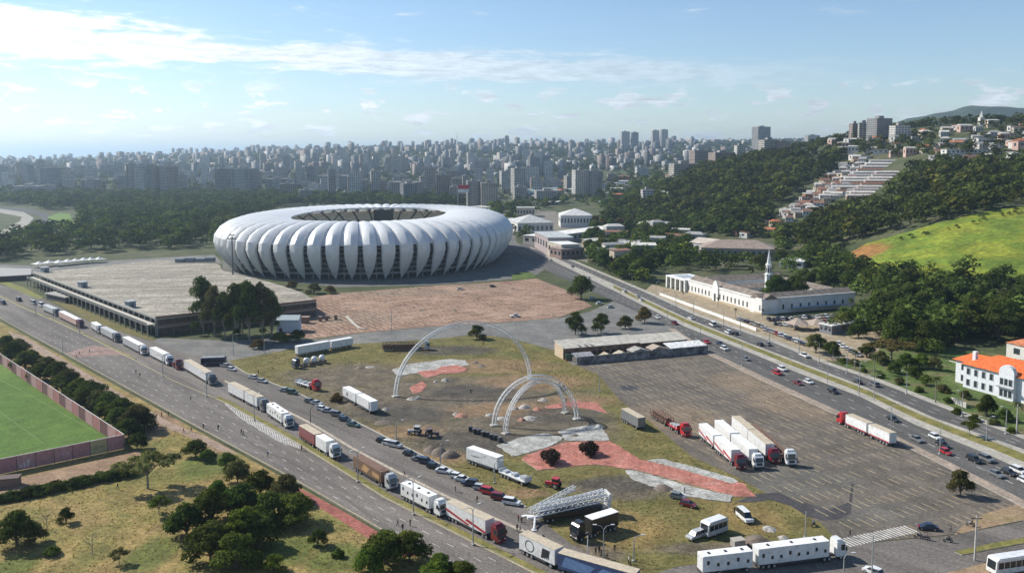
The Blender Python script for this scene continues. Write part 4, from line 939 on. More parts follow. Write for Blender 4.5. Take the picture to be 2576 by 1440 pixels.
tufts('meadow_grass', 'tall dry straw coloured grass covering the meadow', [MEAD], (-150, 20, 130, 300), 24000, 'straw', .16, 61, (CYC,))
tufts('meadow_weeds', 'greener weeds scattered through the dry meadow', [MEAD], (-150, 20, 130, 300), 6000, 'grass', .2, 62, (CYC,), -.1)
PLZ = [(585, 910), (760, 990), (915, 1064), (1014, 1115), (1304, 1256), (1440, 1362), (1560, 1432), (1690, 1420), (1960, 1380), (2050, 1310), (1850, 1200), (1740, 1150), (1640, 1066), (1500, 940), (1440, 918), (1290, 856), (1200, 844), (900, 868), (700, 886)]
DIRT = ([(760, 960), (900, 925), (1000, 905), (1230, 900), (1330, 960), (1500, 1010), (1560, 1060), (1620, 1150), (1900, 1245), (1850, 1265), (1600, 1215), (1310, 1180), (1160, 1110), (1000, 1085), (860, 1010)], [(1310, 1275), (1550, 1235), (1560, 1345), (1440, 1372)], [(860, 1000), (960, 1040), (960, 1070), (850, 1015)])
tufts('plaza_grass', 'patchy olive grass on the plaza ground', [PLZ], (-110, 95, 140, 380), 34000, 'grass', .17, 63, DIRT)
# ================================================================== city blocks and hill houses
def city_mat():
    m, nt, b, o = _nodes('far_facade'); at_ = nt.nodes.new('ShaderNodeAttribute'); at_.attribute_name = 'tone'
    pos = _pos(nt); sep = nt.nodes.new('ShaderNodeSeparateXYZ'); nt.links.new(pos, sep.inputs[0])
    geo = nt.nodes.new('ShaderNodeNewGeometry'); sn = nt.nodes.new('ShaderNodeSeparateXYZ'); nt.links.new(geo.outputs['Normal'], sn.inputs[0])
    wall = _math(nt, 'LESS_THAN', _math(nt, 'ABSOLUTE', sn.outputs[2]), .5)
    fz = _math(nt, 'FRACT', _math(nt, 'DIVIDE', sep.outputs[2], 3.1)); fx = _math(nt, 'FRACT', _math(nt, 'DIVIDE', _math(nt, 'ADD', sep.outputs[0], sep.outputs[1]), 4.2))
    w = _math(nt, 'MULTIPLY', _math(nt, 'MULTIPLY', _math(nt, 'GREATER_THAN', fz, .45), _math(nt, 'GREATER_THAN', fx, .45)), wall)
    c = _mix(nt, _math(nt, 'MULTIPLY', w, .7), at_.outputs['Color'], (.05, .06, .07)); nt.links.new(c, b.inputs['Base Color']); b.inputs['Roughness'].default_value = .8
    return m
TONES = [(.50, .48, .44), (.42, .39, .34), (.55, .54, .52), (.30, .29, .28), (.38, .30, .25), (.46, .43, .40), (.24, .24, .25), (.60, .58, .54), (.33, .26, .22)]
M_WIN = glass(); M_ROOFG = mat('roof_grey', (.27, .26, .25), .9, var=.25, scale=.3)
def wallm(i): return mat('block_wall_%d' % i, tuple(c * .85 for c in TONES[i]), .85, var=.15, scale=.1)
def tower(label, X, Y, z0, w, d, h, rz, tone, group=None, name='apartment_block', bal=0, cat='building'):
    t = thing(name, label, cat, (X, Y, z0), rz, group); wm = wallm(tone); w2, d2 = w / 2, d / 2
    MB().box(-w2, w2, -d2, d2, -2, h).build('wall', wm, t)
    rb = MB().box(-w2 - .3, w2 + .3, -d2 - .3, d2 + .3, h, h + .5); rb.box(-w2 * .35, w2 * .3, -d2 * .4, d2 * .4, h + .5, h + 4.0); rb.build('roof', M_ROOFG, t)
    nf = max(2, int(h / 3.1)); g = MB(); k = .06
    for L_, ax in ((w, 0), (d, 1)):
        nc = max(2, int(L_ / 3.6)); cw = L_ / nc
        for f in range(nf):
            zz = 1.2 + f * (h - 1.2) / nf
            for c_ in range(nc):
                a = -L_ / 2 + (c_ + .22) * cw; e = a + cw * .56
                for sg in (-1, 1):
                    q = sg * ((d2 if ax == 0 else w2) + k)
                    P = [(a, q, zz), (e, q, zz), (e, q, zz + 1.5), (a, q, zz + 1.5)] if ax == 0 else [(q, a, zz), (q, e, zz), (q, e, zz + 1.5), (q, a, zz + 1.5)]
                    g.add(P, [(0, 1, 2, 3)])
    g.build('window_grid', M_WIN, t)['kind'] = 'stuff'
    if bal:
        bm = MB()
        for f in range(nf): bm.box(-w2 * .5, w2 * .5, -d2 - 1.3, -d2, 1 + f * (h - 1.2) / nf - .15, 1 + f * (h - 1.2) / nf + .75)
        bm.build('balcony', mat('balcony_pale', (.5, .5, .5), .8), t)['kind'] = 'stuff'
    return t
def tower_px(label, x0, x1, yt, yb, tone, rz=0., dr=.8, bal=0, terr=False, group=None):
    p = hit((x0 + x1) / 2, yb, 300, 5000) if terr else at((x0 + x1) / 2, yb)
    w = (x1 - x0) * p.y / FOC; h = atY((x0 + x1) / 2, yt, p.y).z - p.z
    tower(label, p.x, p.y + w * dr / 2, p.z, w / (abs(math.cos(rz)) + abs(math.sin(rz)) * dr), w * dr, max(6, h), rz, tone, group, bal=bal)
for x0, x1, yt, yb, tn, rz, lab in (
    (316, 341, 412, 492, 3, .3, 'grey slab tower at the left of the four standing over the park'), (338, 368, 416, 493, 0, -.2, 'pale grey tower with dark bands over the park wood'),
    (368, 394, 416, 492, 4, .2, 'pinkish brown tower beside the pale one over the park'), (394, 440, 418, 492, 4, -.3, 'dark brown twin tower at the right of the park group'),
    (250, 292, 414, 462, 6, .2, 'dark blue grey tower left of the park tower group'), (100, 152, 422, 482, 6, -.2, 'broad dark block near the left edge of the city'),
    (152, 182, 428, 484, 5, .3, 'slim pale tower against the broad dark left block'), (-12, 15, 418, 470, 6, .2, 'dark tower cut by the left edge of the view'),
    (476, 508, 410, 458, 0, .1, 'slim pale tower between the park group and the twin dark slabs'), (537, 578, 424, 490, 6, .25, 'dark slab tower left of its lower twin'),
    (578, 640, 424, 492, 3, -.2, 'wide dark residential slab with pale balconies'), (664, 722, 450, 492, 3, .2, 'low grey block behind the right end of the park'),
    (795, 880, 442, 484, 3, -.15, 'long grey office block above the stadium left'), (965, 1026, 396, 460, 4, .15, 'massive brownish slab over the city centre'),
    (1058, 1088, 386, 438, 5, -.2, 'slim grey tower right of the massive brownish slab'), (930, 956, 430, 500, 5, .3, 'narrow grey tower right behind the stadium roof'),
    (980, 1062, 458, 508, 1, -.2, 'beige pair of blocks right behind the stadium'), (1172, 1210, 455, 524, 3, .2, 'grey windowed left half of the block pair behind the stadium flag'),
    (1208, 1252, 460, 526, 1, .1, 'beige right half of the block pair behind the stadium'), (1224, 1242, 426, 475, 7, 0, 'thin white tower above the beige block'),
    (1256, 1302, 430, 478, 0, .2, 'pale cluster tower in the middle of the city'), (1308, 1356, 421, 478, 7, -.15, 'white apartment slab with dark window columns'),
    (1372, 1402, 378, 424, 3, .2, 'grey far tower of the pale hillside pair'), (1404, 1442, 380, 432, 0, -.2, 'pale far tower in the hillside pair'), (1446, 1494, 384, 432, 6, .2, 'blue grey far tower at the right of the hillside pair'),
    (1440, 1482, 428, 512, 7, .25, 'tall white apartment block with sixteen storeys by the wood'), (1480, 1517, 430, 514, 3, -.25, 'right half of the tall white apartment block, its shade painted in as grey'),  # grey wall tone paints in the shaded side of one white block
    (1096, 1130, 440, 505, 8, .1, 'reddish block right of the beige pair'), (1130, 1160, 470, 512, 4, .1, 'low brown block left of the flag'), (880, 925, 452, 500, 1, .2, 'low beige block above the stadium opening'),
    (700, 740, 462, 500, 8, .2, 'reddish low block at the edge of the park wood'), (1290, 1325, 470, 505, 1, .2, 'cream low block left of the round hall'), (1345, 1410, 480, 512, 5, .1, 'grey institution with rows of windows behind the halls'),
    (440, 470, 440, 488, 5, .2, 'grey block between tower groups'), (200, 245, 452, 492, 4, .2, 'brown mid rise left of the park group'), (30, 95, 468, 494, 5, .1, 'low pale hospital block at the far left')):
    tower_px(lab, x0, x1, yt, yb, tn, rz, .7, bal=(tn in (3, 4)))
for x0, x1, yt, yb, tn, rz, lab in ((1897, 1938, 319, 392, 3, .3, 'tall grey tower at the left end of the hill crest'), (1915, 1960, 352, 396, 1, .2, 'beige block in front of the tall crest tower'), (1955, 1992, 356, 388, 4, -.2, 'pink block on the crest right of the tall tower'),
    (2140, 2162, 311, 350, 4, .2, 'left brown tower of the three on the crest'), (2162, 2190, 309, 350, 1, -.2, 'middle beige tower of the three on the crest'), (2192, 2246, 298, 350, 3, .3, 'largest grey tower on the crest'), (2248, 2290, 316, 348, 7, .1, 'white block right of the crest towers'),
    (1740, 1790, 378, 418, 8, .2, 'red brown slab with white tanks on the slope'), (1790, 1850, 384, 420, 4, .2, 'brown lower slab on the slope'), (1690, 1760, 412, 446, 1, .1, 'cream stepped apartment building on the wooded slope'), (1600, 1632, 420, 444, 7, .1, 'small white block among trees left of the slope'),
    (2030, 2062, 340, 366, 1, .1, 'beige small block on the crest'), (1850, 1875, 366, 405, 7, .2, 'white small tower left of the crest')):
    tower_px(lab, x0, x1, yt, yb, tn, rz, .7, 0, True)
# random middle-distance blocks, each an individual, then the far mass
def city():
    g = random.Random(31); n = 0; used = []; XS = []
    def region(x, y, Y):
        if x < 760: return Y > 1900
        if x < 1240: return Y > 1520
        if x < 1560: return Y > 1380
        return Y > 1900 and y < 430
    tries = 0; cols = ['white', 'cream', 'pale grey', 'grey', 'brown', 'stone coloured', 'dark grey', 'chalk white', 'brick red']
    tm = [2, 1, 0, 3, 4, 5, 6, 7, 8]
    while n < 250 and tries < 9000:
        tries += 1; Y = g.uniform(1400, 2900); X = g.uniform(-.64, .36) * Y; z = gz(X, Y); x, y = proj(X, Y, z)
        if not (-40 < x < 1900) or not region(x, y, Y): continue
        if x > 1450 and g.random() < .7: continue
        w, d = g.uniform(13, 26), g.uniform(12, 20); h = g.choice([9, 12, 18, 24, 30, 36, 45, 54]) * g.uniform(.9, 1.1)
        if x > 1450: h = min(h, 20)
        if any(abs(X - u[0]) < (w + u[2]) / 2 + 3 and abs(Y - u[1]) < (d + u[2]) / 2 + 6 for u in used): continue
        used.append((X, Y, w)); k = g.randrange(9); n += 1
        side = 'left' if x < 500 else 'centre left' if x < 900 else 'centre' if x < 1300 else 'centre right' if x < 1600 else 'right'
        dist = 'nearer' if Y < 1900 else 'middle' if Y < 2400 else 'farther'
        tower('%s %s flats in the %s rows of the city, %s' % ('low' if h < 14 else 'mid height' if h < 28 else 'tall', cols[k], dist, side), X, Y, z, w, d, h, g.uniform(-.5, .5), tm[k], 'city blocks behind the stadium')
    V = []; T_ = []; F = []
    def bx(X, Y, z0, w, d, h, rz, col):
        c, s = math.cos(rz), math.sin(rz); k = len(V)
        for zz in (z0 - 6, z0 + h):
            for a, b in ((-w, -d), (w, -d), (w, d), (-w, d)): V.append((X + (a * c - b * s) / 2, Y + (a * s + b * c) / 2, zz)); T_.append((*col, 1))
        F.extend([(k, k + 1, k + 5, k + 4), (k + 1, k + 2, k + 6, k + 5), (k + 2, k + 3, k + 7, k + 6), (k + 3, k, k + 4, k + 7), (k + 4, k + 5, k + 6, k + 7)])
    N = 3300; Xs = []; gg = np.random.default_rng(8); Ys = 2500 + 3200 * gg.random(N) ** 1.1; Xa = gg.uniform(-.70, .66, N) * Ys; Zs = _GZ(Xa, Ys); xs, ys = proj(Xa, Ys, Zs)
    for X, Y, z, x in zip(Xa, Ys, Zs, xs):
        dense = np.interp(x, [-100, 300, 900, 1400, 1700, 2000, 2600], [.8, .85, 1, 1, .9, .5, .35])
        if g.random() > dense: continue
        w, d = g.uniform(11, 34), g.uniform(11, 24); far = (Y - 2500) / 2500
        h = g.choice([6, 6, 8, 9, 12, 16, 24, 34, 46]) * g.uniform(.85, 1.2) * (.8 if x < 1750 else .45) * (.75 if x < 250 else 1.)
        tn = TONES[g.randrange(9)]; q = g.uniform(.3, .85); bx(X, Y, z, w, d, h, g.uniform(-.6, .6), tuple(min(.7, c * q) for c in tn))
        if h > 18: bx(X, Y, z + h, w * .35, d * .35, g.uniform(2, 5), 0, tn)
    me = npmesh('far_city', np.array(V), np.array(F), city_mat()); at_ = me.color_attributes.new('tone', 'FLOAT_COLOR', 'POINT'); at_.data.foreach_set('color', np.array(T_, np.float32).ravel())
    o = bpy.data.objects.new('far_city', me); link(o); tag(o, 'hazy far city of countless pale blocks up to the skyline', 'city', None, 'stuff')
city()
tower_px('tallest far office tower on the skyline right of centre', 1562, 1584, 331, 378, 5, .1, .8, 0, True); tower_px('twin far tower on the skyline beside the tallest one', 1588, 1606, 333, 378, 6, .1, .8, 0, True)
tower_px('left of two far towers near the skyline gap', 1640, 1658, 328, 374, 5, .1, .8, 0, True); tower_px('right of two far towers near the skyline gap', 1662, 1680, 326, 374, 0, .1, .8, 0, True); tower_px('thin far tower standing out of the skyline above the flag', 1270, 1280, 342, 388, 5, .1, .8, 0, True)
# antenna mast
mp = hit(1150, 372, 2000, 5000); t = thing('antenna_mast', 'thin lattice antenna mast on the skyline above the stadium flag', 'mast', mp); MB().tube((0, 0, 0), (0, 0, 85), 1.6, .5, 5).build('mast', mat('mast_grey', (.3, .3, .32), .6), t); MB().tube((0, 0, 60), (0, 0, 62), 2.6, 2.6, 8).build('platform', mat('mast_grey'), t)
# far blue mountain
def mountain():
    n = 60; vs = []; rows = 9
    for j in range(rows):
        for i in range(n):
            xD = 2080 + i * 22; base = atY(xD, 352, 4300); y = np.interp(xD, [2080, 2240, 2300, 2370, 2440, 2520, 2600, 2800, 3100, 3400], [356, 300, 283, 268, 264, 272, 268, 280, 310, 356]) + 1.6 * math.sin(i * 1.7) + math.sin(i * .61) * 1.5
            z = atY(xD, y, 4300).z; t = j / (rows - 1); vs.append((base.x * (1 + .12 * t), 3900 + 900 * t, max(0, (z) * math.sin(math.pi * min(1, t * 1.0)) ** .8) + 6 * math.sin(i * .9 + j * 2)))
    fs = [(j * n + i, j * n + i + 1, (j + 1) * n + i + 1, (j + 1) * n + i) for j in range(rows - 1) for i in range(n - 1)]
    o = MB().add(vs, fs).build('far_hill', ground_mat('far_hill_green', [(.3, (.03, .045, .02)), (.7, (.06, .075, .035))], .01, .05), smooth=True); o['kind'] = 'structure'
mountain()
# ------------------------------------------------------------------ small houses
ROOFS = {'orange tiled': (.42, .14, .06), 'rust brown': (.22, .11, .07), 'grey sheet': (.32, .31, .30), 'white': (.54, .52, .48), 'dark': (.12, .11, .11), 'pale fibre cement': (.46, .44, .40)}
WALLS = {'white': (.56, .54, .50), 'cream': (.48, .41, .31), 'brick': (.32, .17, .11), 'grey': (.40, .39, .37), 'pink': (.52, .36, .30), 'pale blue': (.42, .50, .56)}
def house(label, p, w, d, h, rz, wc, rc, group=None, roof='gable', name='house', cat='house', nwin=3):
    t = thing(name, label, cat, p, rz, group); w2, d2 = w / 2, d / 2
    MB().box(-w2, w2, -d2, d2, -3, h).build('wall', mat('house_wall_' + wc, WALLS[wc], .85), t)
    rm = mat('house_roof_' + rc, ROOFS[rc], .85, var=.25, scale=.6); e = .4
    if roof == 'flat': MB().box(-w2 - e, w2 + e, -d2 - e, d2 + e, h, h + .3).build('roof', rm, t)
    elif roof == 'shed': MB().add([(-w2 - e, -d2 - e, h + .02), (w2 + e, -d2 - e, h + .02), (w2 + e, d2 + e, h + d * .14), (-w2 - e, d2 + e, h + d * .14), (-w2 - e, -d2 - e, h + .25), (w2 + e, -d2 - e, h + .25), (w2 + e, d2 + e, h + d * .14 + .2), (-w2 - e, d2 + e, h + d * .14 + .2)],
            [(3, 2, 1, 0), (4, 5, 6, 7), (0, 1, 5, 4), (1, 2, 6, 5), (2, 3, 7, 6), (3, 0, 4, 7)]).build('roof', rm, t)
    else:
        hp = d2 * .9 if roof == 'hip' else 0; zr = h + d * .24
        V = [(-w2 - e, -d2 - e, h), (w2 + e, -d2 - e, h), (w2 + e, d2 + e, h), (-w2 - e, d2 + e, h), (-w2 - e + hp, 0, zr), (w2 + e - hp, 0, zr)]
        MB().add(V, [(0, 1, 5, 4), (2, 3, 4, 5), (1, 2, 5), (3, 0, 4), (3, 2, 1, 0)]).build('roof', rm, t)
    g = MB()
    for i in range(nwin):
        a = -w2 + w * (i + .3) / nwin; b = -w2 + w * (i + .7) / nwin
        for sg in (-1,):
            g.add([(a, -d2 - .04, h * .35), (b, -d2 - .04, h * .35), (b, -d2 - .04, h * .75), (a, -d2 - .04, h * .75)], [(0, 1, 2, 3)])
    g.add([(-w2 - .04, -d * .15, h * .35), (-w2 - .04, d * .15, h * .35), (-w2 - .04, d * .15, h * .75), (-w2 - .04, -d * .15, h * .75)], [(3, 2, 1, 0)])
    g.build('window_grid', M_WIN, t)['kind'] = 'stuff'
    return t
def house_field(poly, n, words, group, seed, mind=9., wcs=None, rcs=None, w=(7, 12), h=(3, 6.5), terr=True, rz=(-.6, .6)):
    g = random.Random(seed); xs = [p[0] for p in poly]; ys = [p[1] for p in poly]; P = []; tr = 0
    while len(P) < n and tr < n * 40:
        tr += 1; x, y = g.uniform(min(xs), max(xs)), g.uniform(min(ys), max(ys))
        if not inside((x, y), poly): continue
        p = hit(x, y, 300, 3000) if terr else at(x, y)
        if any((p - q).length < mind for q in P): continue
        P.append(p); wc = g.choice(wcs or list(WALLS)); rc = g.choice(rcs or list(ROOFS))
        ps = ['left end', 'left part', 'middle', 'right part', 'right end'][min(4, int(5 * (x - min(xs)) / (max(xs) - min(xs))))]; vt = 'upper' if y < (min(ys) + max(ys)) / 2 else 'lower'
        house('%s house, %s roof, %s, %s %s' % (wc, rc, words, vt, ps), p, g.uniform(*w), g.uniform(6, 10), g.uniform(*h), g.uniform(*rz), wc, rc, group, g.choice(['gable', 'gable', 'hip', 'shed', 'flat']))
house_field([(1965, 548), (2030, 500), (2100, 440), (2150, 398), (2190, 400), (2130, 480), (2060, 530), (1985, 560)], 74, 'in the hillside settlement', 'hillside settlement houses', 41, 7.5, ['white', 'grey', 'cream', 'brick'], ['rust brown', 'dark', 'grey sheet', 'pale fibre cement'], (7, 12), (3.5, 6))
house_field([(1900, 402), (1990, 356), (2140, 352), (2290, 336), (2480, 318), (2576, 312), (2620, 330), (2620, 385), (2480, 412), (2400, 418), (2300, 395), (2150, 388)], 66, 'among trees on the hill crest', 'houses on the hill crest', 42, 14, ['white', 'cream', 'white', 'pink', 'grey'], ['orange tiled', 'rust brown', 'white', 'grey sheet', 'pale fibre cement'], (9, 18), (4, 9))
house_field([(1560, 470), (1700, 450), (1760, 470), (1640, 520), (1500, 520)], 16, 'in the wood right of the city', 'houses in the wood', 43, 14, ['white', 'cream'], ['white', 'grey sheet', 'orange tiled'], (9, 16), (4, 9))
house_field([(1230, 512), (1560, 500), (1600, 470), (1560, 440), (1240, 478), (800, 480), (800, 500)], 46, 'at the near edge of the city', 'houses at the near edge of the city', 44, 20, None, None, (12, 26), (4, 10))
house_field([(1700, 575), (1790, 560), (1960, 560), (1975, 590), (1850, 600)], 14, 'below the settlement', 'houses at the foot of the settlement hill', 45, 11, ['white', 'cream', 'pink', 'brick'], ['orange tiled', 'rust brown', 'grey sheet', 'white'], (9, 15), (4, 7))
house_field([(1490, 640), (1500, 585), (1640, 560), (1780, 590), (1720, 640), (1640, 655), (1560, 690)], 18, 'in the wood behind the right avenue', 'buildings in the wood behind the right avenue', 46, 19, ['white', 'grey', 'cream', 'white'], ['white', 'grey sheet', 'pale fibre cement', 'rust brown'], (12, 24), (9, 14), False)
# long terraced rows stepping up the hill
for i in range(13):
    t = i / 12
    for c_, (xo, ln) in enumerate(((0, 30), (62, 24))):
        if c_ == 1 and i > 8: continue
        p = hit(2098 + xo * (1 - .25 * t) + 122 * t, 500 - 88 * t, 300, 2500)
        house('%s terraced row with pale roof on the hillside, %s' % ('left' if c_ == 0 else 'right', ['one from the bottom', 'two from the bottom', 'three from the bottom', 'four from the bottom', 'five from the bottom', 'six from the bottom', 'at the middle', 'six from the top', 'five from the top', 'four from the top', 'three from the top', 'second from the top', 'at the very top'][i]),
              p, ln, 7, 3.6, R(-9), 'white' if c_ == 0 else 'pink', ['pale fibre cement', 'white', 'grey sheet', 'pale fibre cement', 'rust brown'][i % 5], 'terraced rows on the hillside', 'gable', 'terraced_row', 'house', 9)
house('white long single storey building high on the wooded hill', hit(2440, 388), 60, 12, 5, .05, 'white', 'white', None, 'flat', 'long_house', 'house', 12)
house('white two level villa above the long hill building', hit(2475, 366), 22, 12, 8, .1, 'white', 'white', None, 'flat', 'villa', 'house', 5)
house('bright red roofed house at the right edge of the hill', hit(2572, 372), 22, 16, 6, .2, 'white', 'orange tiled', None, 'hip')
cp = hit(2468, 314, 300, 2500); t = thing('church_spire', 'small white church spire on the right skyline', 'church', cp); MB().box(-3, 3, -3, 3, -2, 10).build('tower', mat('house_wall_white'), t); MB().lathe([(3.2, 10), (.1, 19)], 4).build('spire', mat('house_wall_white'), t)
# bright field on the slope
fp = [hit(x, y, 380, 1200) for x, y in ((2085, 652), (2130, 640), (2180, 612), (2300, 580), (2430, 545), (2560, 520), (2700, 500), (2760, 690), (2576, 702), (2400, 700), (2260, 690), (2150, 668))]
drape('hill_field', [(p.x, p.y) for p in fp], ground_mat('hill_field_green', [(.28, (.06, .10, .014)), (.45, (.115, .165, .018)), (.6, (.19, .205, .022)), (.8, (.08, .13, .018))], .03, .35, .95, layers=[((.24, .085, .035), (.30, .13, .05), [(hit(2150, 645).x, hit(2150, 645).y, 22, 26, 0.)], .5, .8)], bump=.6, finefac=.5), .25)
# ================================================================== buildings near the plaza
def frame2(p0, p1):
    """origin, heading and length of the line p0 -> p1 on the ground"""
    d = (p1 - p0); return p0, math.atan2(d.y, d.x), d.to_2d().length
M_WHITE = mat('wall_white', (.68, .67, .64), .8, var=.1, scale=.3)
# --- parking deck left of the stadium
def deck():
    H = 8.0
    top = [at(x, y, H) for x, y in ((85, 686), (392, 801), (795, 757), (760, 735), (690, 712), (560, 680), (551, 664), (400, 653))]
    t = thing('parking_deck', 'large two storey concrete parking deck with pale empty roof left of the stadium', 'parking deck', (0, 0, 0))
    w = [(p.x, p.y) for p in top]
    m_top = ground_mat('deck_top', [(.3, (.20, .18, .145)), (.5, (.29, .26, .21)), (.7, (.35, .315, .26))], .06, .8, .9, stretch=(.15, 5), finefac=.6)
    MB().prism(w, H - .6, H, 0, 1).build('roof_slab', [M_KERB, m_top], t)
    MB().prism([(x * .998, y + .0) for x, y in w], 3.6, 4.1).build('middle_slab', mat('deck_concrete', (.26, .25, .23), .9), t)
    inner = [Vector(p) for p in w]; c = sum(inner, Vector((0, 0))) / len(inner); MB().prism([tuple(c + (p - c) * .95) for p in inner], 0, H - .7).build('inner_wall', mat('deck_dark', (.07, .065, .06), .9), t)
    for a, b, brick in ((0, 1, 0), (1, 2, 1)):
        A, B = Vector(w[a]), Vector(w[b]); L_ = (B - A).length; u = (B - A) / L_; n = int(L_ / 7.5); an = math.atan2(u.y, u.x)
        for i in range(n + 1):
            p = A + u * (i * L_ / n); MB().box(-.3, .3, .1, .7, 0, H - .6).build('column', mat('deck_concrete'), t, (p.x, p.y, 0), an)
        off = Vector((u.y, -u.x))
        MB().box(0, L_, -.25, 0, H, H + 1.0).build('parapet', mat('parapet_brown', (.22, .13, .10), .9) if brick else M_KERB, t, (A.x, A.y, 0), an)
        if not brick:
            MB().box(0, L_, -4.2, -.3, 5.2, 5.6).build('walkway', M_KERB, t, (A.x, A.y, 0), an); MB().box(0, L_, -4.3, -4.2, 5.6, 6.5).build('walkway_rail', mat('rail_dark', (.12, .12, .12), .6), t, (A.x, A.y, 0), an)
            for i in range(0, n + 1): p = A + u * (i * L_ / n) + off * 3.9; MB().box(-.25, .25, -.25, .25, 0, 5.2).build('walkway_post', mat('deck_concrete'), t, (p.x, p.y, 0), an)
        else:
            MB().box(0, L_, .1, .35, 0, H - .6).build('front_wall', mat('deck_wall_brown', (.085, .062, .05), .9, var=.35, scale=.4), t, (A.x, A.y, 0), an); MB().box(0, L_, -.1, .05, 3.2, 5.0).build('wall_band', mat('parapet_brown'), t, (A.x, A.y, 0), an)
    # faded stall lines on the roof
    g = random.Random(2); polys = []; ea = .15; ex = Vector((math.cos(ea), math.sin(ea))); ny = Vector((-ex.y, ex.x)); e0 = c
    for i in range(-14, 14):
        for j in range(-60, 60):
            p = e0 + ex * (i * 7.5) + ny * (j * 2.6)
            if inside(p, w) and inside(p + ex * 5, w) and g.random() < .9: polys.append(dash(p, ea, 4.8, .22))
    marks('stall_line', t, polys, mat('deck_line', (.13, .11, .085), .9, var=.3), H + .012)
    for x, y, lab in ((328, 772, 0), (208, 722, 0), (113, 684, 0)):
        p = at(x, y, H); k = thing('stair_hut', ['grey stair hut with flat lid on the deck near its corner', 'grey stair hut with flat lid in the middle of the deck edge', 'grey stair hut with flat lid at the far end of the deck'][(328, 208, 113).index(x)], 'hut', p, .9)
        MB().box(-1.8, 1.8, -2.2, 2.2, 0, 3.0).build('wall', mat('hut_grey', (.24, .27, .30), .8), k); MB().box(-2.3, 2.3, -2.7, 2.7, 3, 3.3).build('roof', mat('hut_roof', (.30, .33, .35), .7), k); MB().box(-.5, .5, -2.26, -2.2, 0, 2.1).build('door', mat('hut_door', (.06, .07, .08), .6), k)
    p = at(440, 660, H); k = thing('roof_equipment', 'row of dark machinery cabins on the far side of the deck', 'cabins', p, .1)
    for i in range(4): MB().box(i * 7, i * 7 + 6, 0, 4, 0, 2.6 + .6 * (i % 2)).build('cabin', mat('cabin_grey', (.20, .22, .24), .7), k)
deck()
# ramp building at the far left edge and the lower canopy before the deck
for pts, lab in ((((-60, 712), (78, 704), (80, 688), (-60, 684)), 'long grey ramp shed at the far left beside the lawn'), (((165, 764), (197, 758), (178, 742), (112, 752)), 'low grey canopy shed before the parking deck')):
    w = px(pts); t = thing('shed', lab, 'shed', (0, 0, 0)); MB().prism(w, 3.2, 3.7).build('roof', mat('shed_roof', (.30, .29, .27), .8), t)
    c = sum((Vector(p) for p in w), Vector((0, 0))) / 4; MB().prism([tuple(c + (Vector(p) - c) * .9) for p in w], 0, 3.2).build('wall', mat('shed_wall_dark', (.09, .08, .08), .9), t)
# white tents beyond the deck
for i, (x, y, w_) in enumerate(((100, 672, 9), (125, 669, 9), (150, 668, 10), (172, 666, 10), (192, 664, 9), (212, 662, 9), (230, 661, 8), (250, 660, 8))):
    p = at(x, y); t = thing('tent', 'white peaked tent behind the parking deck, %s of the tent row' % ['left end', 'second from the left', 'third from the left', 'left of the middle', 'right of the middle', 'third from the right', 'second from the right', 'right end'][i], 'tent', p, .2, 'white tents behind the deck')
    MB().lathe([(w_ * .72, 2.8), (w_ * .3, 3.5), (.2, 4.6)], 4).build('canopy', mat('tent_white', (.52, .52, .51), .7), t); 
    for a in (45, 135, 225, 315): MB().tube((w_ * .66 * math.cos(R(a - 45)), w_ * .66 * math.sin(R(a - 45)), 0), (w_ * .66 * math.cos(R(a - 45)), w_ * .66 * math.sin(R(a - 45)), 2.9), .08, .08, 5).build('pole', M_KERB, t)
# blue-white kiosk and brown hut by the grove
p = at(728, 832); t = thing('kiosk', 'pale blue gabled kiosk beside the tall tree grove', 'kiosk', p, .05)
MB().box(-5, 5, -3.5, 3.5, 0, 6).build('wall', mat('kiosk_blue', (.42, .52, .60), .8), t); MB().add([(-5.4, -3.9, 6), (5.4, -3.9, 6), (5.4, 3.9, 6), (-5.4, 3.9, 6), (-5.4, 0, 7.8), (5.4, 0, 7.8)], [(0, 1, 5, 4), (2, 3, 4, 5), (1, 2, 5), (3, 0, 4), (3, 2, 1, 0)]).build('roof', mat('kiosk_roof', (.36, .42, .44), .7), t); MB().box(-4, -2.6, -3.56, -3.5, 0, 2.2).build('door', M_WIN, t)
p = at(768, 812); t = thing('gate_hut', 'small brown hut between kiosk and red lot', 'hut', p); MB().box(-1.8, 1.8, -1.5, 1.5, 0, 3).build('wall', mat('hut_brown', (.20, .13, .10), .85), t); MB().box(-2.2, 2.2, -1.9, 1.9, 3, 3.3).build('roof', mat('hut_brown_roof', (.28, .19, .15), .8), t)
for i, (x, y) in enumerate(((806, 808), (822, 806), (845, 804))):
    t = thing('ticket_booth', '%s of three small dark ticket booths on the red lot' % ['left', 'middle', 'right'][i], 'booth', at(x, y), 0, 'ticket booths'); MB().box(-.7, .7, -.7, .7, 0, 2.4).build('wall', mat('hut_brown'), t); MB().box(-.9, .9, -.9, .9, 2.4, 2.6).build('roof', mat('hut_brown_roof'), t)
# --- stadium floodlight mast
p = at(587, 722); t = thing('floodlight_mast', 'tall dark floodlight mast standing before the stadium left side', 'mast', p); MB().tube((0, 0, 0), (0, 0, 33), .55, .35, 8).build('pole', mat('mast_dark', (.10, .10, .10), .6), t)
MB().box(-2.6, 2.6, -.4, .4, 30.5, 31).box(-1.6, 1.6, -.4, .4, 33, 33.6).build('cross_arm', mat('mast_dark'), t)
for i in (-2.2, -.8, .8, 2.2): MB().box(i - .35, i + .35, -.7, -.4, 31, 31.8).build('lamp', mat('lamp_grey', (.4, .4, .4), .5), t)
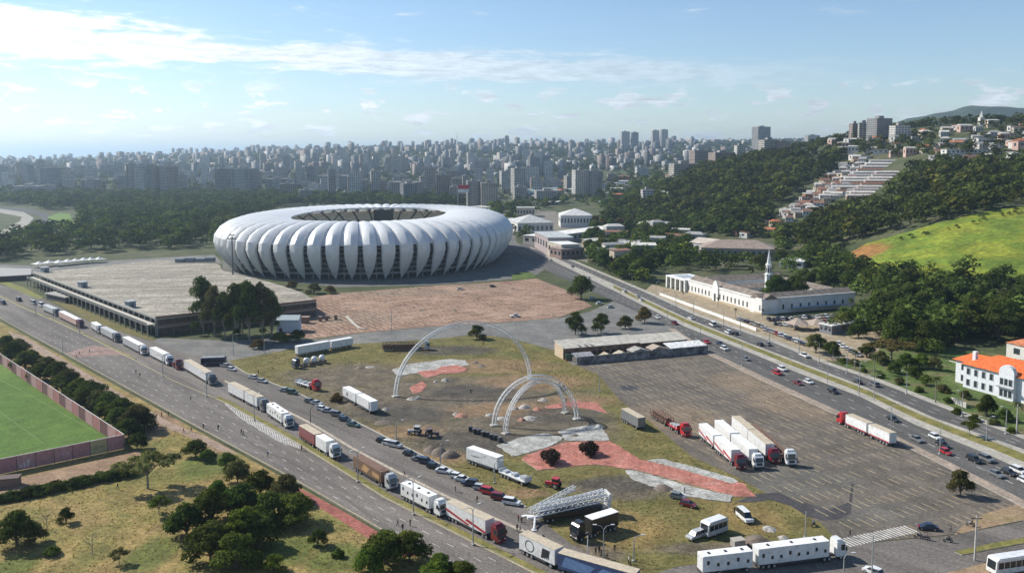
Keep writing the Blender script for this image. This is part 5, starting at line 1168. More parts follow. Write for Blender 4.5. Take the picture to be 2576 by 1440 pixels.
# flag on the skyline side of the stadium
p = at(1152, 545); t = thing('flag', 'large red and white flag on a tall pole behind the stadium', 'flag', p); MB().tube((0, 0, 0), (0, 0, 44), .35, .2, 6).build('pole', mat('steel_white'), t)
fv = [(x, 1.2 * math.sin(x * .6) * x / 16, z) for z in (33, 38, 43.5) for x in np.linspace(.2, 15, 12)]
mb = MB(); mb.add(fv, [(r * 12 + i, r * 12 + i + 1, (r + 1) * 12 + i + 1, (r + 1) * 12 + i) for r in range(2) for i in range(11)]); mb.m = [0 if r == 1 else 1 for r in range(2) for i in range(11)]
mb.build('cloth', [mat('flag_red', (.50, .03, .05), .8), mat('flag_white', (.7, .68, .68), .8)], t)
# --- training pitch fence: panel by panel
def fence(p0, p1, n, h, label, panels, m_post, face=0):
    A, an, L_ = frame2(p0, p1); t = thing('pitch_fence', label, 'fence', A, an); w = L_ / n
    pm = MB().box(.06, w - .06, -.05, .05, .15, h).mesh('panel', panels[0])
    for i in range(n): put('panel', pm, t, (i * w, 0, 0), m=panels[i % len(panels)])
    pp = MB().box(-.08, .08, -.12, .12, 0, h + .1).mesh('post', m_post)
    for i in range(n + 1): put('post', pp, t, (i * w, 0, 0))
    MB().box(0, L_, -.08, .08, h + .1, h + .2).build('top_rail', mat('rail_white', (.6, .58, .56), .6), t)
    return t, w
PKS = [mat('panel_pink_%d' % i, c, .8, var=.15) for i, c in enumerate(((.44, .22, .21), (.46, .24, .23), (.42, .20, .20), (.45, .25, .24)))]
ft, fw = fence(at(-330, 1262), at(313, 1128), 13, 4.1, 'pink printed hoarding wall along the near end of the training pitch', PKS, mat('post_dark', (.14, .10, .10), .7))
# printed panels: a sand coloured one and faded white marks
def print_on(i, name, quads, m):
    b = MB()
    for q in quads: b.add([(i * fw + x, -.07, z) for x, z in q], [tuple(range(len(q)))])
    b.build(name, m, ft)
WM = mat('print_white', (.56, .46, .46), .8)
print_on(11, 'sand_panel', [[(.1, .2), (fw - .1, .2), (fw - .1, 4.0), (.1, 4.0)]], mat('print_sand', (.42, .35, .18), .8))
def ringq(cx, cz, r, w, n=14): return [[(cx + rr * math.cos(a), cz + rr * math.sin(a)) for rr, a in ((r, 2 * math.pi * k / n), (r, 2 * math.pi * (k + 1) / n), (r - w, 2 * math.pi * (k + 1) / n), (r - w, 2 * math.pi * k / n))] for k in range(n)]
b = MB()
for q in ringq(fw * .3, 2.1, .55, .16): b.add([(11 * fw + x, -.09, z) for x, z in q], [(0, 1, 2, 3)])
b.build('emblem', mat('print_dark', (.16, .13, .06), .8), ft)
print_on(7, 'emblem', [[(fw * .2 + k * .75, .8), (fw * .2 + k * .75 + .55, .8), (fw * .2 + k * .75 + .1 + k * .25, 1.6 + k * .55), (fw * .2 + k * .75 - .45 + k * .25, 1.6 + k * .55)] for k in range(3)], WM)
def lettering(t, txt, size, loc, rx, m, parent_rz=0.):
    c = bpy.data.curves.new('lettering', 'FONT'); c.body = txt; c.size = size; c.align_x = 'CENTER'; c.extrude = .01
    o = bpy.data.objects.new('tmp', c); link(o); dg = bpy.context.evaluated_depsgraph_get(); me = bpy.data.meshes.new_from_object(o.evaluated_get(dg)); bpy.data.objects.remove(o)
    me.materials.clear(); me.materials.append(m); q = bpy.data.objects.new('lettering', me); link(q, t); q.location = loc; q.rotation_euler = (R(90), 0, rx); return q
lettering(ft, 'AVIVA', 1.1, (9.5 * fw, -.1, 1.7), 0, WM)
lettering(ft, 'ON', .9, (11.68 * fw, -.1, 1.8), 0, mat('print_dark'))
fence(at(313, 1128), at(-120, 832), 34, 4.1, 'red and dark panelled fence along the right side of the training pitch', [mat('panel_red', (.33, .14, .13), .8, var=.2), mat('panel_rose', (.38, .22, .21), .8, var=.2), mat('panel_wine', (.13, .055, .055), .8, var=.2)], mat('post_pale', (.5, .42, .4), .7))
t = thing('site_shed', 'low dark brown shed at the left edge below the pitch wall', 'shed', at(10, 1222), R(14)); MB().box(-4, 3.6, -1.4, 1.4, 0, 2.2).build('wall', mat('hut_brown'), t); MB().box(-4.2, 3.8, -1.6, 1.6, 2.2, 2.4).build('roof', mat('shed_dark_roof', (.10, .07, .06), .8), t)
# --- derelict warehouse
def warehouse():
    A, an, L_ = frame2(at(1451, 917), at(1781, 887)); t = thing('warehouse', 'derelict long warehouse with pale sheet roofs and dark stained walls beside the car park', 'warehouse', A, an)
    MB().box(0, L_, 0, .35, 0, 3.1).build('front_wall', mat('wall_stained', (.20, .19, .19), .9, var=.5, scale=.5), t)
    # low lean-to roofs along the front, of different ages
    segs = [(0, 8.4, 2.6, (.26, .26, .27), 5.5), (11.5, 17, 2.4, (.40, .34, .24), 4.5), (18, 24, 2.6, (.42, .37, .29), 4.5), (25, 33, 3.4, (.33, .31, .28), 6), (34, 41.5, 3.6, (.36, .30, .24), 6), (43, L_ - .2, 3.1, (.66, .66, .64), 7)]
    for i, (x0, x1, h, c, d) in enumerate(segs):
        mid_ = (x0 + x1) / 2
        V = [(x0, .4, h), (x1, .4, h), (x1, d, h + .9), (x0, d, h + .9)] if i in (0, 5) else None
        m_ = mat('lean_roof_%d' % i, c, .85, var=.3, scale=.8)
        if V: MB().add(V + [(x, y, z + .15) for x, y, z in V], [(3, 2, 1, 0), (4, 5, 6, 7), (0, 1, 5, 4), (1, 2, 6, 5), (2, 3, 7, 6), (3, 0, 4, 7)]).build('roof', m_, t)
        else: MB().add([(x0, .4, h - .4), (mid_, .4, h + .9), (x1, .4, h - .4), (x0, d, h - .4), (mid_, d, h + .9), (x1, d, h - .4)], [(0, 1, 4, 3), (1, 2, 5, 4), (0, 2, 1), (3, 4, 5)]).build('roof', m_, t)
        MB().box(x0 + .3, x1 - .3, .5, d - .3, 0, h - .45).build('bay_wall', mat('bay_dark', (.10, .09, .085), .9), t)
    # main hall behind
    y0, y1 = 10., 19.; 
    for x0, x1, h in ((-1.5, 33, 4.4), (33.5, L_ - 4, 4.0)):
        MB().box(x0, x1, y0, y1, 0, h).build('hall_wall', mat('hall_brick', (.22, .13, .09), .9, var=.4, scale=.5), t)
        MB().add([(x0 - .4, y0 - .6, h + .05), (x1 + .3, y0 - .6, h + .05), (x1 + .3, y1 + .5, h + 1.5), (x0 - .4, y1 + .5, h + 1.5), (x0 - .4, y0 - .6, h + .25), (x1 + .3, y0 - .6, h + .25), (x1 + .3, y1 + .5, h + 1.7), (x0 - .4, y1 + .5, h + 1.7)], [(3, 2, 1, 0), (4, 5, 6, 7), (0, 1, 5, 4), (1, 2, 6, 5), (2, 3, 7, 6), (3, 0, 4, 7)]).build('roof', mat('hall_roof_pale', (.44, .41, .35), .85, var=.2, scale=.4), t)
        for k in range(int((x1 - x0) / 3)): MB().box(x0 + 1 + k * 3, x0 + 2.6 + k * 3, y0 - .05, y0, .8, 2.6).build('opening', M_WIN, t)
    for k, xx in enumerate((5.5, 8.5, 11)): MB().box(xx, xx + .8, y0 - .7, y1 + .5, 5.0, 5.06).build('roof_gap', mat('bay_dark'), t)
    MB().box(-1.6, -1.5, y0, y1, 0, 5.2).build('gable_wall', mat('gable_cream', (.48, .38, .26), .9), t)
    MB().box(24, 46, 24, 27, 2.9, 3.15).build('canopy_roof', mat('canopy_pale', (.5, .48, .44), .8), t)
    for k in range(6): MB().box(24.3 + k * 4.2, 24.5 + k * 4.2, 25.4, 25.6, 0, 2.9).build('canopy_post', M_KERB, t)
warehouse()
# --- white asylum: street wing, side wing, portico, court roofs, slim tower
def asylum():
    A, an, L_ = frame2(at(1729, 735), at(1916, 791)); t = thing('asylum', 'long white single storey neoclassical asylum with parapet and arched windows', 'institution', A, an); H = 8.4
    roofm = mat('asylum_roof', (.20, .165, .135), .9, var=.3, scale=.4); c2 = at(1916, 791); d2 = at(2150, 772); ang2 = math.atan2(d2.y - c2.y, d2.x - c2.x) - an; L2 = (d2 - c2).to_2d().length
    MB().box(0, L_, 0, 10, 0, H - .8).build('street_wing', M_WHITE, t); MB().box(-.2, L_ + .2, -.3, .5, H - .8, H).build('parapet', M_WHITE, t); MB().box(-.2, L_ + .2, -.35, -.02, 0, 1.0).build('plinth', mat('plinth_sand', (.46, .38, .27), .85), t)
    MB().add([(0, .6, H - .7), (L_, .6, H - .7), (L_, 10.5, H - .7), (0, 10.5, H - .7), (0, 5.5, H + 2.0), (L_, 5.5, H + 2.0)], [(0, 1, 5, 4), (2, 3, 4, 5), (1, 2, 5), (3, 0, 4)]).build('roof', roofm, t)
    wm = MB().box(-.55, .55, -.12, .02, 1.9, 4.6).mesh('window', M_WIN); fm = MB().box(-.75, .75, -.08, 0, 1.7, 4.9).mesh('window_frame', mat('trim_cream', (.56, .52, .44), .8))
    g = L_ * .42; n = 20
    for i in range(n):
        x = 1.8 + i * (L_ - 3.6) / (n - 1)
        if abs(x - g) < 3.2: continue
        f = put('window_frame', fm, t, (x, 0, 0)); put('window', wm, f)
    MB().box(g - 3, g + 3, -.7, 0, 0, H + .2).build('portal', M_WHITE, t); MB().add([(g - 3, -.7, H + .2), (g + 3, -.7, H + .2), (g + 1.6, -.7, H + 2.4), (g, -.7, H + 3.6), (g - 1.6, -.7, H + 2.4), (g - 3, 0, H + .2), (g + 3, 0, H + .2), (g + 1.6, 0, H + 2.4), (g, 0, H + 3.6), (g - 1.6, 0, H + 2.4)], [(0, 1, 2, 3, 4), (9, 8, 7, 6, 5), (1, 6, 7, 2), (2, 7, 8, 3), (3, 8, 9, 4), (4, 9, 5, 0)]).build('gable', M_WHITE, t)
    MB().box(g - .9, g + .9, -.78, -.7, 0, 4.4).build('door', M_WIN, t)
    # side wing facing the car park
    ow = Vector((L_, 0, 0)); s = bpy.data.objects.new('side_wing', MB().box(0, L2, .3, 10, 0, H - .8).mesh('side_wing', M_WHITE)); link(s, t); s.location = ow; s.rotation_euler = (0, 0, ang2)
    MB().box(0, L2 + .2, -.1, .6, H - .8, H).build('parapet', M_WHITE, s); MB().add([(0, .7, H - .7), (L2, .7, H - .7), (L2, 10.5, H - .7), (0, 10.5, H - .7), (0, 5.5, H + 2.0), (L2, 5.5, H + 2.0)], [(0, 1, 5, 4), (2, 3, 4, 5), (1, 2, 5), (3, 0, 4)]).build('roof', roofm, s)
    for i in range(11): put('window', wm, s, (2.5 + i * (L2 - 5) / 10, .3, 0))
    MB().box(L2 * .3, L2 * .85, -2.5, .25, 2.4, 2.7).build('porch_roof', mat('porch_blue', (.34, .42, .48), .7), s)
    # rear wings around the court
    MB().box(0, 10, 10, 62, 0, H - .9).build('rear_wing', M_WHITE, t); MB().add([(-.4, 10, H - .8), (10.4, 10, H - .8), (10.4, 62, H - .8), (-.4, 62, H - .8), (5, 10, H + 2.0), (5, 62, H + 2.0)], [(1, 2, 5, 4), (3, 0, 4, 5), (0, 1, 4), (2, 3, 5)]).build('roof', roofm, t)
    MB().box(10, 62, 52, 62, 0, H - 1.0).build('rear_wing', M_WHITE, t); MB().add([(10.4, 51.6, H - .9), (62, 51.6, H - .9), (62, 62.4, H - .9), (10.4, 62.4, H - .9), (10.4, 57, H + 1.1), (62, 57, H + 1.1)], [(0, 1, 5, 4), (2, 3, 4, 5), (1, 2, 5), (3, 0, 4)]).build('roof', roofm, t)
    MB().box(28, 38, 10, 52, 0, H - 1.1).build('cross_wing', M_WHITE, t); MB().add([(27.6, 10, H - 1), (38.4, 10, H - 1), (38.4, 52, H - 1), (27.6, 52, H - 1), (33, 10, H + 1), (33, 52, H + 1)], [(1, 2, 5, 4), (3, 0, 4, 5), (0, 1, 4), (2, 3, 5)]).build('roof', roofm, t)
    # portico pavilion at the left end
    MB().box(-24, 0, -2, 15, H - 1.4, H - .7).build('portico_roof', mat('portico_white', (.75, .75, .75), .6), t); MB().box(-20, -8, 1, 11, H - .7, H - .5).build('skylight', mat('portico_grey', (.34, .38, .40), .5), t)
    for x in (-23.2, -17.5, -11.8, -6, -.6):
        for y in (-1.2, 14.2): MB().box(x - .7, x + .7, y - .7, y + .7, 0, H - 1.4).build('portico_pier', M_WHITE, t)
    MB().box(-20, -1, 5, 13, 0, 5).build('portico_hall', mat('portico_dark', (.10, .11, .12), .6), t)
    # tower
    p = at(1932, 757); w = thing('bell_tower', 'slim white octagonal bell tower with pointed spire over the asylum', 'tower', p); MB().lathe([(2.6, 0), (2.6, 8), (2.2, 8.2), (2.2, 15), (2.5, 15.2), (2.5, 15.8), (1.7, 16), (1.7, 20.5), (2.0, 20.8), (2.0, 21.3), (1.2, 21.6)], 8).build('shaft', M_WHITE, w); MB().lathe([(1.35, 21.4), (.1, 30)], 8).build('spire', mat('spire_white', (.6, .6, .6), .6), w); MB().tube((0, 0, 30), (0, 0, 31.6), .1, .1, 4).build('finial', mat('spire_white'), w)
    for k in range(8):
        a = R(45 * k + 22.5); MB().box(-.35, .35, -.06, .06, 16.8, 19.6).build('belfry_opening', M_WIN, w, (1.6 * math.cos(a), 1.6 * math.sin(a), 0), a + R(90))
asylum()
# --- mansion with the orange roof
def mansion():
    A, an, L_ = frame2(at(2422, 972), at(2580, 1016)); t = thing('mansion', 'white two storey mansion with bright orange tiled roof at the right', 'house', A, an); H = 8.6; D = 17.
    MB().box(0, L_, 0, D, 0, H).build('wall', mat('mansion_white', (.62, .64, .66), .8), t); MB().box(-6, -.0, 3.5, D - 2, 0, H).build('side_bay', mat('mansion_white'), t)
    om = mat('orange_tiles', (.60, .13, .03), .8, var=.2, scale=.8)
    e = .9; zr = H + 3.8; rf = MB().add([(-e, -e, H), (L_ + e, -e, H), (L_ + e, D + e, H), (-e, D + e, H), (D * .42, D / 2, zr), (L_ - D * .42, D / 2, zr)], [(0, 1, 5, 4), (2, 3, 4, 5), (1, 2, 5), (3, 0, 4), (3, 2, 1, 0)]).build('roof', om, t)
    MB().add([(-7, 2.6, H - .1), (2, 2.6, H - .1), (2, D - 1, H - .1), (-7, D - 1, H - .1), (-3.5, D * .5, H + 2.2), (4, D * .5, H + 2.6)], [(0, 1, 5, 4), (2, 3, 4, 5), (3, 0, 4), (3, 2, 1, 0)]).build('side_roof', om, t)
    for k in range(7): MB().box(-.08, .08, 0, .16, 0, .1).build('ridge_tile', mat('ridge_red', (.42, .09, .03), .8), rf, (D * .42 + k * (L_ - D * .84) / 6, D / 2 - .08, zr - .03))
    MB().box(1.0, 2.2, 3, 4.4, H, H + 4.4).build('chimney', mat('mansion_white'), rf)
    g = L_ * .74; MB().box(g - 2.8, g + 2.8, -1.6, 0, 0, H + .8).build('projecting_bay', mat('mansion_white'), t); MB().add([(g + 2.8 * math.cos(a), -1.6, H + .8 + 2.6 * math.sin(a)) for a in np.linspace(0, math.pi, 9)] + [(g + 2.8 * math.cos(a), 0, H + .8 + 2.6 * math.sin(a)) for a in np.linspace(0, math.pi, 9)], [tuple(range(9))] + [(i, i + 9, i + 10, i + 1) for i in range(8)]).build('round_gable', mat('mansion_white'), t)
    fm = MB().box(-.8, .8, -.1, 0, -.2, 2.3).mesh('window_frame', mat('trim_grey', (.45, .46, .47), .7)); wm = MB().box(-.55, .55, -.16, -.1, 0, 2.1).mesh('pane', M_WIN)
    for z in (1.2, 5.2):
        for x in (2, 5, 8, 11): 
            if x < L_ - 7: f = put('window', fm, t, (x, 0, z)); put('pane', wm, f)
        for x in (g - 1.6, g, g + 1.6): f = put('window', fm, t, (x, -1.6, z)); put('pane', wm, f)
        f = put('window', fm, t, (-3, 3.5, z)); put('pane', wm, f)
    MB().box(g - 3.1, g + 3.1, -2.6, -1.65, 4.2, 4.5).build('balcony', mat('mansion_trim', (.3, .3, .3), .7), t); MB().box(-6.1, L_ + .1, -.15, -.02, H - .5, H - .2).build('cornice', mat('trim_cream'), t)
mansion()
house('pale low annexe with red roof behind the mansion at the right edge', at(2590, 900), 14, 10, 6, .3, 'white', 'orange tiled', None, 'hip')
t = thing('garden_wall', 'short pale concrete wall by the mansion garden', 'wall', *frame2(at(2394, 1012), at(2432, 1027))[:2]); MB().box(0, 6.8, -.15, .15, 0, 1.7).build('wall', M_KERB, t); MB().box(-.1, 6.9, -.22, .22, 1.7, 1.85).build('coping', mat('coping_pale', (.5, .48, .44), .8), t)
# --- halls and sheds right of the stadium and behind the avenue
def hall(label, p0, p1, depth, h, wall, roof, style='flat', nwin=8, name='hall', cat='hall'):
    A, an, L_ = frame2(p0, p1); t = thing(name, label, cat, A, an); MB().box(0, L_, 0, depth, -.3, h).build('wall', mat('hall_wall_%02d%02d' % (int(wall[0] * 99), int(wall[2] * 99)), wall, .85), t); rm = mat('hall_roof_%02d%02d' % (int(roof[0] * 99), int(roof[2] * 99)), roof, .8, var=.2, scale=.3)
    if style == 'flat': MB().box(-.4, L_ + .4, -.4, depth + .4, h, h + .5).build('roof', rm, t)
    elif style == 'gable': MB().add([(-.5, -.5, h), (L_ + .5, -.5, h), (L_ + .5, depth + .5, h), (-.5, depth + .5, h), (-.5, depth / 2, h + depth * .18), (L_ + .5, depth / 2, h + depth * .18)], [(0, 1, 5, 4), (2, 3, 4, 5), (1, 2, 5), (3, 0, 4), (3, 2, 1, 0)]).build('roof', rm, t)
    else:
        k = depth * .42; MB().add([(-.5, -.5, h), (L_ + .5, -.5, h), (L_ + .5, depth + .5, h), (-.5, depth + .5, h), (k, depth / 2, h + depth * .16), (L_ - k, depth / 2, h + depth * .16)], [(0, 1, 5, 4), (2, 3, 4, 5), (1, 2, 5), (3, 0, 4), (3, 2, 1, 0)]).build('roof', rm, t)
    for i in range(nwin): MB().box(L_ * (i + .25) / nwin, L_ * (i + .75) / nwin, -.06, 0, h * .4, h * .75).build('window', M_WIN, t)
    for i in range(3): MB().box(-.06, 0, depth * (i + .25) / 3, depth * (i + .75) / 3, h * .4, h * .75).build('window', M_WIN, t)
    return t
hall('white hipped hall nearest the stadium right side', at(1302, 592), at(1392, 590), 46, 13, (.58, .56, .52), (.44, .44, .43), 'hip')
hall('white round cornered auditorium right of the hipped hall', at(1410, 572), at(1490, 572), 44, 14, (.62, .61, .58), (.52, .52, .50), 'hip', 10)
hall('long low building with white sheet roof behind the avenue trees', at(1372, 618), at(1572, 590), 26, 8, (.42, .40, .37), (.66, .64, .60), 'flat', 16)
hall('grey building with pink walls left of the long white roof', at(1345, 622), at(1378, 640), 22, 14, (.36, .30, .30), (.40, .42, .42), 'flat', 5)
hall('small cream house with bright roof terrace by the avenue', at(1378, 640), at(1412, 650), 16, 11, (.50, .45, .36), (.66, .65, .62), 'flat', 4)
hall('old brown villa right of the cream house', at(1412, 652), at(1470, 648), 18, 8, (.24, .17, .15), (.26, .21, .19), 'hip', 5)
hall('pale roofed shed on the far street corner behind the stadium', at(1232, 530), at(1320, 524), 40, 5, (.40, .38, .34), (.60, .58, .52), 'flat', 6)
hall('flat white canopy building left of the tall white block', at(1360, 520), at(1432, 518), 30, 7, (.30, .30, .30), (.66, .65, .62), 'flat', 6)
hall('cream office with two window rows left of the canopy building', at(1300, 545), at(1345, 545), 26, 12, (.52, .46, .36), (.38, .37, .35), 'flat', 6)
hall('grey arched market roof among trees behind the city edge', at(1330, 497), at(1420, 490), 40, 9, (.36, .37, .36), (.36, .42, .38), 'gable', 6)
hall('long low block behind the stadium right shoulder', at(1255, 572), at(1300, 574), 30, 9, (.46, .44, .40), (.46, .45, .43), 'flat', 5)
hall('brown roofed institution behind the asylum tower', at(1765, 650), at(1950, 655), 34, 9, (.30, .27, .25), (.27, .21, .17), 'hip', 12)
hall('white walled annexe left of the brown institution', at(1735, 632), at(1800, 640), 22, 8, (.56, .55, .52), (.44, .38, .32), 'gable', 5)
hall('low white flat shed at the right rear of the asylum', at(1960, 672), at(2020, 676), 18, 5, (.6, .6, .58), (.66, .66, .64), 'flat', 3)
p0 = hit(1585, 522); hall('modern white building with square tower on the wooded slope', p0, hit(1682, 518), 30, 9, (.60, .60, .58), (.66, .66, .64), 'flat', 8)
tower('white square tower of the modern slope building', hit(1630, 520).x, hit(1630, 520).y + 10, hit(1630, 520).z, 14, 12, 22, .1, 7)
hall('white canopy shelter right of the crowded asylum car park', at(2092, 842), at(2190, 826), 7, 4, (.20, .20, .22), (.62, .61, .58), 'flat', 5)
t = thing('marquee', 'pale brown twin peaked tarpaulin roof by the asylum car park', 'marquee', at(2030, 828), -.05)
for i in range(2): MB().lathe([(6., 3.), (2.4, 4.6), (.2, 5.6)], 6, 0, (i * 9 - 4.5, 0, 0)).build('canopy', mat('tarp_brown', (.34, .27, .22), .9), t)
for x in (-9, -1, 8): MB().tube((x, -3.5, 0), (x, -3.5, 3.2), .1, .1, 5).build('pole', M_KERB, t)
# white parapet wall along the avenue before the asylum
A, an, L_ = frame2(at(1660, 742), at(1902, 832)); t = thing('garden_wall', 'low white wall along the right avenue before the asylum', 'wall', A, an); MB().box(0, L_, -.15, .15, 0, 1.5).build('wall', M_WHITE, t)
for i in range(18): MB().box(-.25, .25, -.25, .25, 0, 1.8).build('pier', M_WHITE, t, (i * L_ / 17, 0, 0))
# ================================================================== vehicles
M_TYRE = mat('tyre', (.025, .025, .027), .85); M_RIM = mat('rim', (.45, .45, .46), .4, .6); M_CHAS = mat('chassis', (.05, .05, .055), .7); M_GLS = glass('car_glass', (.015, .02, .025))
M_HL = mat('headlamp', (.75, .75, .72), .2); M_TL = mat('tail_lamp', (.35, .02, .02), .3)
PAINT = {'white': (.70, .70, .69), 'silver': (.42, .43, .44), 'grey': (.17, .175, .18), 'black': (.018, .018, .02), 'red': (.42, .02, .025), 'dark red': (.16, .012, .02), 'blue': (.05, .08, .18), 'dark blue': (.025, .035, .07), 'beige': (.45, .38, .28), 'green': (.05, .10, .07), 'brown': (.16, .09, .06), 'pink': (.55, .36, .33), 'sky blue': (.10, .28, .55)}
def paint(c):
    n = 'paint_' + c.replace(' ', '_')
    if n in MATS: return MATS[n]
    m, nt, b, o = _nodes(n); col = PAINT[c]; cc = _ramp(nt, _noise(nt, _pos(nt), 1.1, 6, .7), [(.3, tuple(x * .68 for x in col)), (.55, col)]); nt.links.new(cc, b.inputs['Base Color']); b.inputs['Roughness'].default_value = .32; b.inputs['Coat Weight'].default_value = .4; b.inputs['Coat Roughness'].default_value = .08; MATS[n] = m; return m
def wheel_mesh(r, w):
    b = MB(); b.tube((0, -w / 2, 0), (0, w / 2, 0), r, r, 14, 0); b.tube((0, -w / 2 - .012, 0), (0, w / 2 + .012, 0), r * .6, r * .6, 10, 1); return b.mesh('wheel', [M_TYRE, M_RIM])
WH = wheel_mesh(.32, .22); WT = wheel_mesh(.5, .32)
CAR = {}
def car_kind(k, L_, W_, prof, cab, zt, roof):
    """prof: lower body outline x-z; cab: (x rear bottom, x front bottom, x rear top, x front top); zt: roof height"""
    w = W_ / 2; body = MB().side(prof, -w, w); bm = body.mesh('body', paint('white')); zb = .92 if zt < 1.7 else 1.05
    x0, x1, x2, x3 = cab; wi = w - .06; wt = w - .24
    V = [(x0, -wi, zb), (x1, -wi, zb), (x1, wi, zb), (x0, wi, zb), (x2, -wt, zt), (x3, -wt, zt), (x3, wt, zt), (x2, wt, zt)]
    gm = MB().add(V, [(0, 1, 5, 4), (1, 2, 6, 5), (2, 3, 7, 6), (3, 0, 4, 7)]).mesh('window_glass', M_GLS)
    rm = MB().box(x2 - .08, x3 + .08, -wt - .04, wt + .04, zt - .02, zt + .05).mesh('roof', paint('white'))
    CAR[k] = (bm, gm, rm, L_, W_)
car_kind('hatch', 3.9, 1.7, [(-1.95, .32), (1.95, .32), (1.97, .62), (1.85, .78), (1.0, .93), (-1.85, .95), (-1.97, .6)], (-1.88, 1.02, -1.45, .35), 1.48, 1)
car_kind('sedan', 4.4, 1.74, [(-2.2, .32), (2.2, .32), (2.22, .6), (2.1, .76), (1.0, .92), (-1.35, .94), (-2.15, .9), (-2.22, .6)], (-1.65, 1.05, -1.0, .3), 1.45, 1)
car_kind('suv', 4.4, 1.82, [(-2.2, .4), (2.2, .4), (2.22, .75), (2.1, .95), (1.15, 1.05), (-2.15, 1.06), (-2.2, .7)], (-2.1, 1.2, -1.8, .55), 1.72, 1)
car_kind('pickup', 5.2, 1.85, [(-2.6, .45), (2.6, .45), (2.62, .8), (2.5, .98), (1.5, 1.05), (-2.58, 1.08), (-2.62, .7)], (-.6, 1.5, -.4, .85), 1.78, 1)
car_kind('van', 5.0, 1.95, [(-2.5, .4), (2.5, .4), (2.52, .8), (2.4, 1.05), (1.9, 1.2), (-2.5, 1.2), (-2.52, .8)], (-2.48, 1.95, -2.4, 1.2), 2.3, 1)
HLM = MB().box(-.03, .03, -.16, .16, -.07, .07).mesh('headlight', M_HL); TLM = MB().box(-.03, .03, -.14, .14, -.1, .1).mesh('tail_light', M_TL)
NCAR = [0]
def car(kind, col, label, p, rz, group=None):
    bm, gm, rm, L_, W_ = CAR[kind]; NCAR[0] += 1
    t = thing('car' if kind not in ('van', 'pickup') else {'van': 'van', 'pickup': 'pickup_truck'}[kind], label, {'van': 'van', 'pickup': 'pickup'}.get(kind, 'car'), p, rz, group)
    m = paint(col); put('body', bm, t, m=m); put('window_glass', gm, t); put('roof', rm, t, m=m); xw = L_ * .31
    for sx in (-1, 1):
        for sy in (-1, 1): put('wheel', WH, t, (sx * xw, sy * (W_ / 2 - .1), .32))
    for sy in (-1, 1): put('headlight', HLM, t, (L_ / 2 + .01, sy * (W_ / 2 - .25), .66)); put('tail_light', TLM, t, (-L_ / 2 - .01, sy * (W_ / 2 - .22), .74))
    return t
Z_RD = .075
def cpx(x, y, z=.07): return at(x, y, z)
# --- row of cars nosed in along the verge kerb
RG = 'cars parked along the verge kerb'
row = [(566, 922, 'hatch', 'silver', 'first pair beside the dark bus, rear car'), (583, 931, 'hatch', 'white', 'first pair beside the dark bus, front car'), (636, 951, 'hatch', 'white', 'second pair from the bus, rear car'), (660, 961, 'sedan', 'silver', 'second pair from the bus, front car'),
       (718, 984, 'sedan', 'silver', 'third pair from the bus, rear car'), (735, 990, 'suv', 'green', 'third pair from the bus, front car'), (780, 1012, 'hatch', 'grey', 'above the black lamp post, rear car'), (797, 1017, 'sedan', 'silver', 'just above the black lamp post, front car'),
       (811, 1031, 'hatch', 'white', 'right of the black lamp post, rear car'), (825, 1036, 'sedan', 'silver', 'right of the black lamp post, front car'), (848, 1046, 'suv', 'grey', 'upper of three dark cars below the scrub bush'), (868, 1058, 'hatch', 'dark blue', 'middle of three dark cars below the scrub bush'), (889, 1071, 'sedan', 'green', 'lowest of three dark cars below the scrub bush'),
       (963, 1112, 'hatch', 'black', 'upper end of the cluster by the earth mounds'), (978, 1118, 'hatch', 'white', 'between black and silver by the earth mounds'), (994, 1123, 'suv', 'silver', 'lower end of the cluster by the earth mounds'),
       (1031, 1145, 'hatch', 'black', 'alone in the gap before the curved lamp'), (1052, 1158, 'hatch', 'grey', 'upper one beside the curved lamp'), (1071, 1165, 'suv', 'dark blue', 'second beside the curved lamp'), (1092, 1177, 'hatch', 'black', 'third beside the curved lamp'), (1116, 1188, 'sedan', 'white', 'fourth beside the curved lamp'),
       (1151, 1202, 'hatch', 'white', 'first after the gap beside the white trailer'), (1164, 1209, 'sedan', 'white', 'second after the gap beside the white trailer'), (1183, 1220, 'suv', 'dark blue', 'third after the gap beside the white trailer'), (1210, 1231, 'hatch', 'silver', 'silver nose left of the bright red one'), (1229, 1241, 'suv', 'red', 'bright red between silver and dark red'), (1258, 1256, 'suv', 'dark red', 'dark red one before the last in the row'), (1287, 1268, 'suv', 'white', 'last in the row next to the crane')]
for x, y, k, c, w in row: car(k, c, '%s %s on the verge kerb, %s' % (c, {'hatch': 'hatchback', 'sedan': 'sedan', 'suv': 'wagon'}[k], w), cpx(x, y), R(-24) + random.uniform(-.1, .1) + (math.pi if random.random() < .2 else 0), RG)
